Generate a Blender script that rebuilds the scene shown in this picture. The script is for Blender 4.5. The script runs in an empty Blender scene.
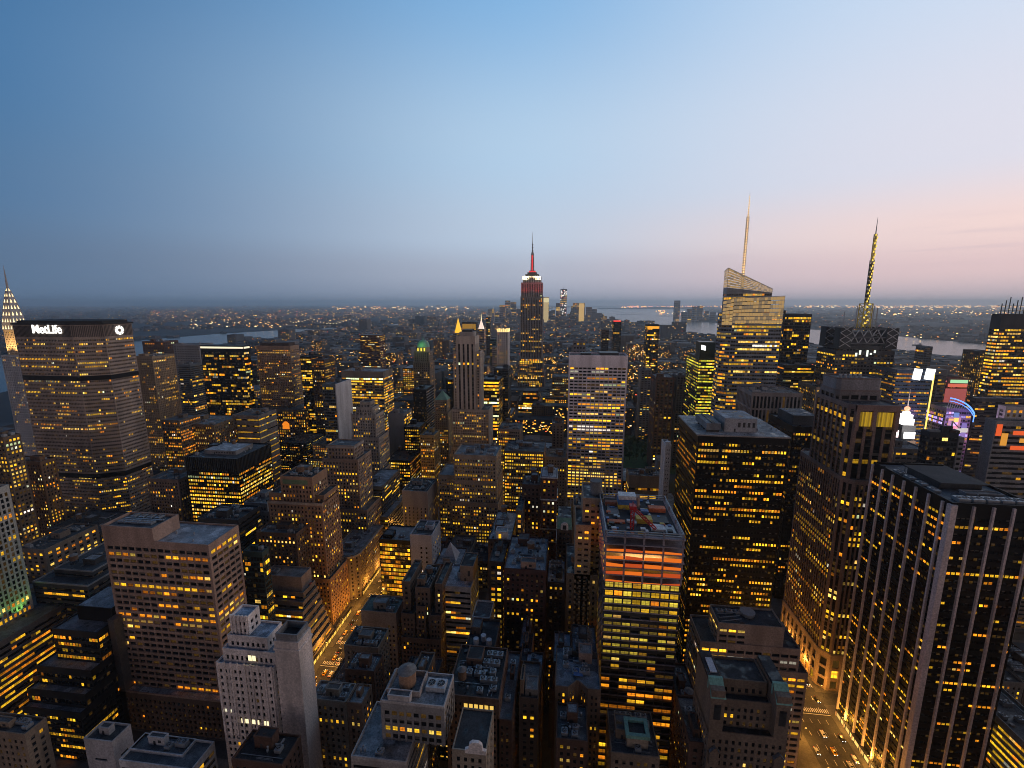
import bpy, bmesh, math, random
from mathutils import Matrix, Vector, noise as mnoise
R = math.radians
sc = bpy.context.scene
COL = sc.collection

# ------------------------------------------------------------------ camera
# world axes: X runs west along the streets, Y runs south along the avenues, metres
F, PITCH, YAW, EYE = 455.0, R(10.1), R(6.8), 260.0
cd = bpy.data.cameras.new("camera")
cam = bpy.data.objects.new("camera", cd); COL.objects.link(cam)
cam.location = (0, 0, EYE)
cam.rotation_euler = (R(90) - PITCH, 0, YAW)
cd.sensor_width = 36.0
cd.lens = F * 36.0 / 1024.0
cd.clip_start, cd.clip_end = 1.0, 200000.0
sc.camera = cam

# ------------------------------------------------------------------ sky: dusk, sunset out of frame to the right
world = bpy.data.worlds.new("World"); sc.world = world
world.use_nodes = True
def build_sky(nt):
    N, L = nt.nodes, nt.links
    N.clear()
    def n(t, **k):
        x = N.new(t)
        for a, b in k.items(): setattr(x, a, b)
        return x
    tc = n('ShaderNodeTexCoord')
    sep = n('ShaderNodeSeparateXYZ'); L.new(tc.outputs['Generated'], sep.inputs[0])
    el = n('ShaderNodeMath', operation='ARCSINE'); L.new(sep.outputs['Z'], el.inputs[0])
    elr = n('ShaderNodeMapRange'); L.new(el.outputs[0], elr.inputs['Value'])
    elr.inputs['From Min'].default_value = 0; elr.inputs['From Max'].default_value = R(60)
    flat = n('ShaderNodeCombineXYZ'); L.new(sep.outputs['X'], flat.inputs[0]); L.new(sep.outputs['Y'], flat.inputs[1])
    nrm = n('ShaderNodeVectorMath', operation='NORMALIZE'); L.new(flat.outputs[0], nrm.inputs[0])
    dot = n('ShaderNodeVectorMath', operation='DOT_PRODUCT'); L.new(nrm.outputs[0], dot.inputs[0])
    dot.inputs[1].default_value = (math.cos(YAW), math.sin(YAW), 0)      # sunset direction
    def lin(c): return tuple(((v/255+.055)/1.055)**2.4 if v > 10 else v/255/12.92 for v in c) + (1,)
    def ramp(stops):
        r = n('ShaderNodeValToRGB'); L.new(elr.outputs[0], r.inputs[0])
        cr = r.color_ramp; cr.interpolation = 'EASE'
        while len(cr.elements) < len(stops): cr.elements.new(.5)
        for e, (p, c) in zip(cr.elements, stops): e.position = p; e.color = lin(c)
        return r
    # elevation stops: fraction of 60 degrees
    east = ramp(SKY_EAST); mid = ramp(SKY_MID); west = ramp(SKY_WEST); glow = ramp(SKY_GLOW)
    def mix(a, b, lo, hi):
        m = n('ShaderNodeMapRange', interpolation_type='SMOOTHSTEP'); L.new(dot.outputs['Value'], m.inputs['Value'])
        m.inputs['From Min'].default_value = lo; m.inputs['From Max'].default_value = hi
        x = n('ShaderNodeMix', data_type='RGBA'); L.new(m.outputs[0], x.inputs[0])
        L.new(a, x.inputs[6]); L.new(b, x.inputs[7]); return x.outputs[2]
    c = mix(east.outputs[0], mid.outputs[0], -.95, .08)
    c = mix(c, west.outputs[0], -.05, .85)
    c = mix(c, glow.outputs[0], .8, 1.0)
    # the quarter of the sky behind the camera: afterglow low down, deep blue above
    north = ramp(SKY_NORTH)
    dn_ = n('ShaderNodeVectorMath', operation='DOT_PRODUCT'); L.new(nrm.outputs[0], dn_.inputs[0]); dn_.inputs[1].default_value = (math.sin(YAW), -math.cos(YAW), 0)
    mn = n('ShaderNodeMapRange', interpolation_type='SMOOTHSTEP'); L.new(dn_.outputs['Value'], mn.inputs['Value'])
    mn.inputs['From Min'].default_value = -.45; mn.inputs['From Max'].default_value = .7
    xn = n('ShaderNodeMix', data_type='RGBA'); L.new(mn.outputs[0], xn.inputs[0]); L.new(c, xn.inputs[6]); nb_ = n('ShaderNodeVectorMath', operation='SCALE'); L.new(north.outputs[0], nb_.inputs[0]); nb_.inputs['Scale'].default_value = 1.65; L.new(nb_.outputs[0], xn.inputs[7]); c = xn.outputs[2]
    # thin streaks of cloud low over the sunset
    mp = n('ShaderNodeMapping'); L.new(tc.outputs['Generated'], mp.inputs[0]); mp.inputs['Scale'].default_value = (2.2, 2.2, 34)
    nz = n('ShaderNodeTexNoise'); L.new(mp.outputs[0], nz.inputs['Vector']); nz.inputs['Scale'].default_value = 1.7; nz.inputs['Detail'].default_value = 5
    def rng_(src, a, b, lo=0.0, hi=1.0):
        m = n('ShaderNodeMapRange', interpolation_type='SMOOTHSTEP'); L.new(src, m.inputs['Value'])
        for k, v in (('From Min', a), ('From Max', b), ('To Min', lo), ('To Max', hi)): m.inputs[k].default_value = v
        return m.outputs[0]
    def times(a, b): m = n('ShaderNodeMath', operation='MULTIPLY'); L.new(a, m.inputs[0]); L.new(b, m.inputs[1]); return m.outputs[0]
    cm = times(times(rng_(nz.outputs[0], .50, .72), rng_(elr.outputs[0], .045, .08)), times(rng_(elr.outputs[0], .09, .15, 1, 0), rng_(dot.outputs['Value'], .2, .7, .0, .22)))
    xc = n('ShaderNodeMix', data_type='RGBA'); L.new(cm, xc.inputs[0]); L.new(c, xc.inputs[6]); xc.inputs[7].default_value = lin((176, 160, 184)); c = xc.outputs[2]
    bg = n('ShaderNodeBackground'); L.new(c, bg.inputs[0]); bg.inputs[1].default_value = 1.0
    out = n('ShaderNodeOutputWorld'); L.new(bg.outputs[0], out.inputs[0])
SKY_EAST = [(0, (86, 116, 148)), (.06, (76, 108, 142)), (.16, (58, 106, 150)), (.32, (40, 102, 154)), (.6, (14, 80, 136)), (1, (10, 32, 60))]
SKY_MID = [(0, (160, 168, 188)), (.06, (178, 186, 204)), (.13, (190, 206, 226)), (.28, (180, 208, 234)), (.55, (130, 180, 226)), (1, (22, 54, 94))]
SKY_WEST = [(0, (212, 192, 198)), (.05, (238, 206, 206)), (.11, (252, 222, 216)), (.21, (228, 226, 238)), (.5, (206, 224, 246)), (1, (40, 80, 128))]
SKY_GLOW = [(0, (255, 190, 140)), (.08, (255, 205, 165)), (.2, (250, 222, 205)), (.5, (205, 222, 245)), (1, (60, 104, 156))]
SKY_NORTH = [(0, (226, 196, 182)), (.1, (218, 192, 186)), (.2, (140, 130, 138)), (.34, (40, 50, 70)), (.6, (12, 22, 40)), (1, (10, 26, 50))]
build_sky(world.node_tree)
world.cycles.sampling_method = 'MANUAL'; world.cycles.sample_map_resolution = 512

# ------------------------------------------------------------------ last glow of the sun, below the haze to the right
sd = bpy.data.lights.new("sun", 'SUN'); sd.energy = 0.32; sd.angle = R(25); sd.color = (1, .72, .56)
sun = bpy.data.objects.new("sun", sd); COL.objects.link(sun)
sun.rotation_euler = (R(80), 0, R(90 + 6.8 - 10))

sc.view_settings.view_transform = 'Standard'; sc.view_settings.look = 'None'
sc.view_settings.exposure = 0.0; sc.view_settings.gamma = 1.0
sc.render.engine = 'CYCLES'
cy = sc.cycles
cy.use_denoising = True; cy.denoising_input_passes = 'RGB_ALBEDO_NORMAL'; cy.denoising_prefilter = 'ACCURATE'
try: cy.denoiser = 'OPENIMAGEDENOISE'
except Exception: pass
cy.max_bounces = 5; cy.diffuse_bounces = 2; cy.glossy_bounces = 2; cy.transmission_bounces = 2; cy.volume_bounces = 1
cy.use_adaptive_sampling = False; cy.sample_clamp_indirect = 1.2; cy.sample_clamp_direct = 0.0; cy.caustics_reflective = False; cy.caustics_refractive = False
cy.filter_width = 0.95

# ------------------------------------------------------------------ picture <-> place
def ray(x, y):
    r, d = x - 512.0, y - 384.0
    fw = F*math.cos(PITCH) - d*math.sin(PITCH); dn = F*math.sin(PITCH) + d*math.cos(PITCH)
    return (r*math.cos(YAW) - fw*math.sin(YAW), r*math.sin(YAW) + fw*math.cos(YAW), -dn)
def on_plane(x, y, V):                 # point of the vertical plane Y = V
    a = ray(x, y); t = V/a[1]; return a[0]*t, EYE + a[2]*t
def on_level(x, y, z=0.0):             # point of the level z
    a = ray(x, y); t = (z - EYE)/a[2]; return a[0]*t, a[1]*t
def project(u, v, z):
    r = u*math.cos(YAW) + v*math.sin(YAW); fw = -u*math.sin(YAW) + v*math.cos(YAW); dn = EYE - z
    zc = max(1e-3, fw*math.cos(PITCH) + dn*math.sin(PITCH)); yc = dn*math.cos(PITCH) - fw*math.sin(PITCH)
    return 512 + F*r/zc, 384 + F*yc/zc

# ------------------------------------------------------------------ materials
MATS = {}
def nodes(m):
    m.use_nodes = True
    nt = m.node_tree; return nt, nt.nodes, nt.links, nt.nodes['Principled BSDF']
def surf(name, col, rough=.8, var=.34, scale=.12, metal=0.0, spec=.3, streak=True, fine=1.2):
    key = (name, col, rough)
    if key in MATS: return MATS[key]
    m = bpy.data.materials.new(name); nt, N, L, b = nodes(m)
    geo = N.new('ShaderNodeNewGeometry')
    mp = N.new('ShaderNodeMapping'); L.new(geo.outputs['Position'], mp.inputs[0])
    mp.inputs['Scale'].default_value = (1, 1, .18) if streak else (1, 1, 1)
    n1 = N.new('ShaderNodeTexNoise'); L.new(mp.outputs[0], n1.inputs['Vector']); n1.inputs['Scale'].default_value = scale; n1.inputs['Detail'].default_value = 5
    n2 = N.new('ShaderNodeTexNoise'); L.new(geo.outputs['Position'], n2.inputs['Vector']); n2.inputs['Scale'].default_value = fine; n2.inputs['Detail'].default_value = 3
    ad = N.new('ShaderNodeMath'); ad.operation = 'MULTIPLY'; L.new(n1.outputs[0], ad.inputs[0]); L.new(n2.outputs[0], ad.inputs[1])
    mr = N.new('ShaderNodeMapRange'); L.new(ad.outputs[0], mr.inputs['Value'])
    mr.inputs['From Min'].default_value = .12; mr.inputs['From Max'].default_value = .40
    mr.inputs['To Min'].default_value = 1 - var; mr.inputs['To Max'].default_value = 1 + var
    sv = N.new('ShaderNodeVectorMath'); sv.operation = 'SCALE'; sv.inputs[0].default_value = col[:3]; L.new(mr.outputs[0], sv.inputs['Scale'])
    L.new(sv.outputs[0], b.inputs['Base Color'])
    b.inputs['Roughness'].default_value = rough; b.inputs['Metallic'].default_value = metal
    b.inputs['Specular IOR Level'].default_value = spec
    MATS[key] = m; return m
def glow(name, col, strength, sample=False):
    key = (name, col, strength)
    if key in MATS: return MATS[key]
    m = bpy.data.materials.new(name); nt, N, L, b = nodes(m)
    b.inputs['Base Color'].default_value = (.02, .02, .02, 1)
    b.inputs['Emission Color'].default_value = tuple(col) + (1,); b.inputs['Emission Strength'].default_value = strength
    if not sample: m.cycles.emission_sampling = 'NONE'
    MATS[key] = m; return m
def window_mat(name, per_object):
    m = bpy.data.materials.new(name); nt, N, L, b = nodes(m)
    if per_object:
        oi = N.new('ShaderNodeObjectInfo'); colr, alp = oi.outputs['Color'], oi.outputs['Alpha']
    else:
        at = N.new('ShaderNodeAttribute'); at.attribute_name = 'lit'; at.attribute_type = 'GEOMETRY'; colr, alp = at.outputs['Color'], at.outputs['Alpha']
    uv = N.new('ShaderNodeUVMap'); uv.uv_map = 'uv'
    sp = N.new('ShaderNodeSeparateXYZ'); L.new(uv.outputs[0], sp.inputs[0])
    def mth(op, a, bb=None, c=None):
        x = N.new('ShaderNodeMath'); x.operation = op
        for i, v in enumerate((a, bb, c)):
            if v is None: continue
            if isinstance(v, (int, float)): x.inputs[i].default_value = v
            else: L.new(v, x.inputs[i])
        return x.outputs[0]
    seed = alp
    # roller blind part of the way down, bright ceiling strip, one mullion, uneven room behind
    edge = mth('SUBTRACT', 1.0, mth('MULTIPLY', mth('FRACT', mth('MULTIPLY', seed, 7.31)), .75))
    blind = mth('SUBTRACT', 1.0, mth('MULTIPLY', mth('GREATER_THAN', sp.outputs['Y'], edge), .45))
    ceil = mth('ADD', .8, mth('MULTIPLY', mth('GREATER_THAN', sp.outputs['Y'], .7), .45))
    mull = mth('SUBTRACT', 1.0, mth('MULTIPLY', mth('LESS_THAN', mth('FRACT', mth('ADD', mth('MULTIPLY', sp.outputs['X'], 2.0), .05)), .1), .75))
    nz = N.new('ShaderNodeTexNoise'); nz.noise_dimensions = '4D'; L.new(uv.outputs[0], nz.inputs['Vector']); L.new(mth('MULTIPLY', seed, 60.0), nz.inputs['W'])
    nz.inputs['Scale'].default_value = 3.0; nz.inputs['Detail'].default_value = 2
    room = mth('ADD', .12, mth('MULTIPLY', nz.outputs[0], 1.75))
    f = mth('MULTIPLY', mth('MULTIPLY', blind, ceil), mth('MULTIPLY', mull, room))
    L.new(colr, b.inputs['Emission Color']); L.new(f, b.inputs['Emission Strength'])
    # some panes have a pale blind or curtain drawn part of the way
    drawn = mth('MULTIPLY', mth('GREATER_THAN', sp.outputs['Y'], edge), mth('GREATER_THAN', mth('FRACT', mth('MULTIPLY', seed, 13.7)), .62))
    mx = N.new('ShaderNodeMix'); mx.data_type = 'RGBA'; L.new(drawn, mx.inputs[0]); mx.inputs[6].default_value = (.012, .014, .017, 1); mx.inputs[7].default_value = (.13, .12, .105, 1)
    L.new(mx.outputs[2], b.inputs['Base Color']); b.inputs['Roughness'].default_value = .16
    b.inputs['Specular IOR Level'].default_value = .22
    m.cycles.emission_sampling = 'NONE'
    return m
WIN_OBJ, WIN_ATT = window_mat('window glass', True), window_mat('window glass in a field', False)

# ------------------------------------------------------------------ mesh helpers
class MB:
    def __init__(s): s.v = []; s.f = []; s.m = []; s.mats = []; s.uv = []; s.c = []
    def mi(s, mat):
        if mat not in s.mats: s.mats.append(mat)
        return s.mats.index(mat)
    def quad(s, a, b, c, d, mat, col=None):
        i = len(s.v); s.v += [a, b, c, d]; s.f.append((i, i+1, i+2, i+3)); s.m.append(s.mi(mat)); s.c.append(col)
    def poly(s, pts, mat):
        i = len(s.v); s.v += list(pts); s.f.append(tuple(range(i, i+len(pts)))); s.m.append(s.mi(mat)); s.c.append(None)
    def box(s, x0, x1, y0, y1, z0, z1, mat, bottom=False):
        p = [(x0,y0,z0),(x1,y0,z0),(x1,y1,z0),(x0,y1,z0),(x0,y0,z1),(x1,y0,z1),(x1,y1,z1),(x0,y1,z1)]
        i = len(s.v); s.v += p; k = s.mi(mat)
        fs = [(0,1,5,4),(1,2,6,5),(2,3,7,6),(3,0,4,7),(4,5,6,7)] + ([(3,2,1,0)] if bottom else [])
        for f in fs: s.f.append(tuple(i+j for j in f)); s.m.append(k); s.c.append(None)
    def prism(s, pts, z0, z1, mat, cap=True, topmat=None):
        n = len(pts)
        for i in range(n):
            a, b = pts[i], pts[(i+1) % n]
            s.quad((a[0],a[1],z0),(b[0],b[1],z0),(b[0],b[1],z1),(a[0],a[1],z1), mat)
        if cap: s.poly([(p[0],p[1],z1) for p in pts], topmat or mat)
    def cyl(s, x, y, z0, z1, r0, mat, r1=None, n=14, cap=True):
        r1 = r0 if r1 is None else r1
        a = [2*math.pi*i/n for i in range(n)]
        for i in range(n):
            p, q = a[i], a[(i+1) % n]
            s.quad((x+r0*math.cos(p),y+r0*math.sin(p),z0),(x+r0*math.cos(q),y+r0*math.sin(q),z0),(x+r1*math.cos(q),y+r1*math.sin(q),z1),(x+r1*math.cos(p),y+r1*math.sin(p),z1), mat)
        if cap and r1 > .02: s.poly([(x+r1*math.cos(p),y+r1*math.sin(p),z1) for p in a], mat)
    def bar(s, p, q, w, mat):           # square bar from p to q
        p, q = Vector(p), Vector(q); d = (q-p).normalized()
        a = d.cross(Vector((0,0,1)));
        if a.length < .01: a = Vector((1,0,0))
        a.normalize(); b = d.cross(a).normalized(); a *= w/2; b *= w/2
        c = [a+b, a-b, -a-b, -a+b]
        for i in range(4):
            j = (i+1) % 4
            s.quad(tuple(p+c[i]), tuple(p+c[j]), tuple(q+c[j]), tuple(q+c[i]), mat)
        s.quad(*[tuple(p+k) for k in c[::-1]], mat); s.quad(*[tuple(q+k) for k in c], mat)
    def build(s, name, parent=None, org=(0,0,0), window=False, smooth=False):
        if not s.f: return None
        me = bpy.data.meshes.new(name)
        ox, oy, oz = org
        me.from_pydata([(a-ox, b-oy, c-oz) for a, b, c in s.v], [], s.f)
        for m in s.mats: me.materials.append(m)
        me.polygons.foreach_set('material_index', s.m)
        if window:
            uvl = me.uv_layers.new(name='uv')
            uvl.data.foreach_set('uv', [0,0, 1,0, 1,1, 0,1]*len(s.f))
            at = me.attributes.new('lit', 'FLOAT_COLOR', 'CORNER')
            buf = []
            for c in s.c: buf += list(c)*4
            at.data.foreach_set('color', buf)
        if smooth: me.polygons.foreach_set('use_smooth', [True]*len(s.f))
        me.update()
        o = bpy.data.objects.new(name, me); COL.objects.link(o)
        if parent is not None: o.parent = parent
        else: o.location = org
        return o
def thing(name, label, cat, loc, group=None, rz=0.0):
    o = bpy.data.objects.new(name, None); COL.objects.link(o); o.empty_display_size = 1
    o.location = loc; o.rotation_euler[2] = rz; o['label'] = label; o['category'] = cat
    if group: o['group'] = group
    return o
def tag(o, label, cat, group=None):
    o['label'] = label; o['category'] = cat
    if group: o['group'] = group
    return o
def setting(o, kind='structure'):
    o['kind'] = kind; return o
_q = MB(); _q.quad((0,0,0),(1,0,0),(1,0,1),(0,0,1), WIN_OBJ, (0,0,0,1))
_t = _q.build('window', window=True); PANE = _t.data; bpy.data.objects.remove(_t)

# ------------------------------------------------------------------ lit windows
YEL, ORA, PAL, WHI, GRN = (1,.515,.02), (1,.31,.012), (1,.62,.12), (.95,.88,.66), (.75,.72,.05)
def lit_colour(rng, st):
    pal = st.get('pal') or ((YEL,6),(ORA,2.0),(PAL,2.2),(WHI,.45),((.75,.85,.45),.18))
    x = rng.random()*sum(w for _, w in pal)
    for c, w in pal:
        x -= w
        if x <= 0: break
    k = st.get('inten', 1.0)*min(2.8, max(.14, rng.lognormvariate(.08, .62)))
    return (c[0]*k, c[1]*k*rng.uniform(.88, 1.1), c[2]*k, rng.random())
def lit_rows(nf, nb, st, rng):
    p, coh = st['lit'], st.get('coh', .5)
    out = []
    for j in range(nf):
        r = rng.random()
        if r < coh: pf = (rng.uniform(.55,.95) if rng.random() < p*1.1 else p*.3)
        else: pf = p
        stay = rng.uniform(.45,.78) if coh > .25 else .35
        on = rng.random() < pf; row = []; base = lit_colour(rng, st)
        for i in range(nb):
            if rng.random() > stay: on = rng.random() < pf
            if on:
                c = lit_colour(rng, st) if rng.random() < .45 else base
                row.append((c[0], c[1], c[2], rng.random()))
            else:
                # most unlit panes black; a few with a dim glow from a corridor
                d = .06 if rng.random() < st.get('dim', .12) else 0
                row.append((d, d*.5, d*.08, rng.random()))
        out.append(row)
    return out
BASE = dict(fh=3.7, bw=3.0, ww=.5, wh=.52, rec=.35, sd=0.0, top=2.0, m=1.0, lit=.25, coh=.4, wall=None, span=None, bot=0.0, mega=0, mw=1.0, md=.6, megamat=None)
def style(**k):
    d = dict(BASE); d.update(k)
    if d['span'] is None: d['span'] = d['wall']
    return d
def facade(wb, wins, p0, p1, z0, z1, st, rng, blank=()):
    """one wall between two corners: piers, spandrels with real reveals, panes set back behind them"""
    dx, dy = p1[0]-p0[0], p1[1]-p0[1]; W = math.hypot(dx, dy)
    if W < .3: return
    t = (dx/W, dy/W); n = (t[1], -t[0])
    wall, span = st['wall'], st['span']
    def P(a, d, z): return (p0[0]+t[0]*a-n[0]*d, p0[1]+t[1]*a-n[1]*d, z)
    def q(a0, a1, za, zb, d, mat): wb.quad(P(a0,d,za), P(a1,d,za), P(a1,d,zb), P(a0,d,zb), mat)
    m = st['m'] if W > 4*st['m'] else W*.1
    inner = W - 2*m
    top = min(st['top'], (z1-z0)*.4); bot = min(st['bot'], (z1-z0)*.3)
    if z1-z0-top-bot < 2.2 or inner < 1.2:
        q(0, W, z0, z1, 0, wall); return
    nb = max(1, round(inner/st['bw'])); bw = inner/nb
    nf = max(1, round((z1-z0-top-bot)/st['fh'])); fh = (z1-z0-top-bot)/nf
    pw = bw*(1-st['ww']); rec, sdp = st['rec'], st['sd']
    wh = fh*st['wh']; gap = fh-wh; lo = gap*.62
    zlo, zhi = z0+bot, z1-top
    if top: q(0, W, zhi, z1, 0, wall)
    if bot: q(0, W, z0, zlo, 0, wall)
    e = m+pw/2
    q(0, e, zlo, zhi, 0, wall); q(W-e, W, zlo, zhi, 0, wall)
    def rev(a, left):
        if left: wb.quad(P(a,0,zlo), P(a,rec,zlo), P(a,rec,zhi), P(a,0,zhi), wall)
        else: wb.quad(P(a,rec,zlo), P(a,0,zlo), P(a,0,zhi), P(a,rec,zhi), wall)
    rev(e, True); rev(W-e, False)
    if pw > .02:
        for i in range(1, nb):
            c = m+i*bw
            q(c-pw/2, c+pw/2, zlo, zhi, 0, wall); rev(c+pw/2, True); rev(c-pw/2, False)
        cells = [(m+i*bw+pw/2, m+(i+1)*bw-pw/2) for i in range(nb)]
        strips = cells
    else:
        cells = [(m+i*bw, m+(i+1)*bw) for i in range(nb)]; strips = [(m, W-m)]
    rows = lit_rows(nf, nb, st, rng)
    dark = st.get('dark', ())
    for j in range(nf+1):
        za = zlo if j == 0 else zlo+j*fh-(gap-lo)
        zb = zhi if j == nf else zlo+j*fh+lo
        if j == 0: za = zlo
        for a0, a1 in strips:
            q(a0, a1, za, zb, sdp, span)
            if rec-sdp > .05:
                wb.quad(P(a0,sdp,zb), P(a1,sdp,zb), P(a1,rec,zb), P(a0,rec,zb), span)
                wb.quad(P(a0,rec,za), P(a1,rec,za), P(a1,sdp,za), P(a0,sdp,za), span)
    louv = st.get('louvre')
    for j in range(nf):
        zb = zlo+j*fh+lo; zt = zb+wh
        f = (zb-z0)/(z1-z0)
        isd = any(a <= f <= b for a, b in dark)
        for i, (a0, a1) in enumerate(cells):
            fx = (a0+a1)/2/W
            if any(a <= fx <= b for a, b in blank):
                q(a0, a1, zb, zt, sdp*.5+.01, wall); continue
            c = rows[j][i]
            if isd: c = (0, 0, 0, c[3])
            wins.append((P(a0,rec,zb), (t[0]*(a1-a0), t[1]*(a1-a0)), n, zt-zb, a1-a0, c))
    k = st['mega']
    if k:
        mm = st['megamat'] or wall; w, d = st['mw'], st['md']
        for i in range(0, nb+1, k):
            a = min(max(m+i*bw, w/2), W-w/2)
            wb.quad(P(a-w/2,-d,z0), P(a+w/2,-d,z0), P(a+w/2,-d,z1), P(a-w/2,-d,z1), mm)
            wb.quad(P(a+w/2,-d,z0), P(a+w/2,.05,z0), P(a+w/2,.05,z1), P(a+w/2,-d,z1), mm)
            wb.quad(P(a-w/2,.05,z0), P(a-w/2,-d,z0), P(a-w/2,-d,z1), P(a-w/2,.05,z1), mm)
            wb.quad(P(a-w/2,-d,z1), P(a+w/2,-d,z1), P(a+w/2,.05,z1), P(a-w/2,.05,z1), mm)
def rect(u0, u1, v0, v1): return [(u0,v0),(u1,v0),(u1,v1),(u0,v1)]
def inset(pts, d):
    n = len(pts); out = []
    for i in range(n):
        p, a, b = Vector(pts[i]), Vector(pts[i-1]), Vector(pts[(i+1) % n])
        e1 = (p-a).normalized(); e2 = (b-p).normalized()
        n1 = Vector((-e1.y, e1.x)); n2 = Vector((-e2.y, e2.x))
        bis = (n1+n2); k = bis.length
        bis = bis/k if k > 1e-6 else n1
        c = max(.3, bis.dot(n1)); out.append(tuple(p+bis*(d/c)))
    return out
def parapet(mb, pts, z, h, th, mat):
    ins = inset(pts, th); n = len(pts)
    for i in range(n):
        a, b, c, d = pts[i], pts[(i+1) % n], ins[(i+1) % n], ins[i]
        mb.quad((a[0],a[1],z),(b[0],b[1],z),(b[0],b[1],z+h),(a[0],a[1],z+h), mat)
        mb.quad((c[0],c[1],z),(d[0],d[1],z),(d[0],d[1],z+h),(c[0],c[1],z+h), mat)
        mb.quad((a[0],a[1],z+h),(b[0],b[1],z+h),(c[0],c[1],z+h),(d[0],d[1],z+h), mat)
def place_windows(root, wins, org, minpx, cap=100):
    """the panes that show largest are objects of their own, the rest one field"""
    sc_ = []
    for w in wins:
        (x, y, z), (tx, ty), n, h, wd, c = w
        cx, cyy, cz = x+tx/2, y+ty/2, z+h/2
        d = math.sqrt(cx*cx+cyy*cyy+(EYE-cz)**2)
        cosn = (-cx*n[0]-cyy*n[1])/d
        px, py = project(cx, cyy, cz)
        vis = cosn > .02 and -5 < px < 1029 and py < 773
        ar = wd*h*cosn*F*F/(d*d) if vis else 0
        if c[0] > .1: ar *= 1.05
        sc_.append(ar)
    order = sorted(range(len(wins)), key=lambda i: -sc_[i])
    sep = set(i for i in order[:cap] if sc_[i] >= minpx)
    field = MB()
    for i, ((x, y, z), (tx, ty), n, h, wd, c) in enumerate(wins):
        if i in sep:
            o = bpy.data.objects.new('window', PANE); COL.objects.link(o); o.parent = root
            o.matrix_basis = Matrix(((tx, -n[0], 0, x-org[0]), (ty, -n[1], 0, y-org[1]), (0, 0, h, z-org[2]), (0, 0, 0, 1)))
            o.color = c
        else:
            field.quad((x,y,z),(x+tx,y+ty,z),(x+tx,y+ty,z+h),(x,y,z+h), WIN_ATT, c)
    g = field.build('glazing', root, org, window=True)
    if g: g['kind'] = 'stuff'
FOOT = []          # footprints already built on
GUARD = []         # (x0, x1, y, V): nothing nearer than V may rise above picture row y between x0 and x1
NB = [0]
LAST = [None]
HAZE_DENSITY = 5.0e-5
LANDMARKS = []
ROOFS = {}
def roofmat(c):
    key = ('roof', c)
    if key in MATS: return MATS[key]
    m = bpy.data.materials.new('roof membrane'); nt, N, L, b = nodes(m)
    geo = N.new('ShaderNodeNewGeometry')
    vo = N.new('ShaderNodeTexVoronoi'); L.new(geo.outputs['Position'], vo.inputs['Vector']); vo.inputs['Scale'].default_value = .19; vo.distance = 'CHEBYCHEV'
    n1 = N.new('ShaderNodeTexNoise'); L.new(geo.outputs['Position'], n1.inputs['Vector']); n1.inputs['Scale'].default_value = .22; n1.inputs['Detail'].default_value = 6
    n2 = N.new('ShaderNodeTexNoise'); L.new(geo.outputs['Position'], n2.inputs['Vector']); n2.inputs['Scale'].default_value = 1.6; n2.inputs['Detail'].default_value = 3
    sp = N.new('ShaderNodeSeparateXYZ'); L.new(vo.outputs['Color'], sp.inputs[0])
    a = N.new('ShaderNodeMath'); a.operation = 'MULTIPLY'; L.new(n1.outputs[0], a.inputs[0]); L.new(n2.outputs[0], a.inputs[1])
    r = N.new('ShaderNodeMapRange'); L.new(a.outputs[0], r.inputs['Value']); r.inputs['From Min'].default_value = .12; r.inputs['From Max'].default_value = .40; r.inputs['To Min'].default_value = .45; r.inputs['To Max'].default_value = 1.7
    p = N.new('ShaderNodeMapRange'); L.new(sp.outputs['X'], p.inputs['Value']); p.inputs['To Min'].default_value = .62; p.inputs['To Max'].default_value = 1.3
    k = N.new('ShaderNodeMath'); k.operation = 'MULTIPLY'; L.new(r.outputs[0], k.inputs[0]); L.new(p.outputs[0], k.inputs[1])
    s = N.new('ShaderNodeVectorMath'); s.operation = 'SCALE'; s.inputs[0].default_value = c[:3]; L.new(k.outputs[0], s.inputs['Scale']); L.new(s.outputs[0], b.inputs['Base Color'])
    q = N.new('ShaderNodeMapRange'); L.new(n1.outputs[0], q.inputs['Value']); q.inputs['From Min'].default_value = .35; q.inputs['From Max'].default_value = .48; q.inputs['To Min'].default_value = .18; q.inputs['To Max'].default_value = .85
    L.new(q.outputs[0], b.inputs['Roughness']); b.inputs['Specular IOR Level'].default_value = .35
    MATS[key] = m; return m
TAR, GREYROOF, PALE_ROOF = (.035,.038,.042), (.095,.10,.105), (.22,.23,.24)
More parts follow.
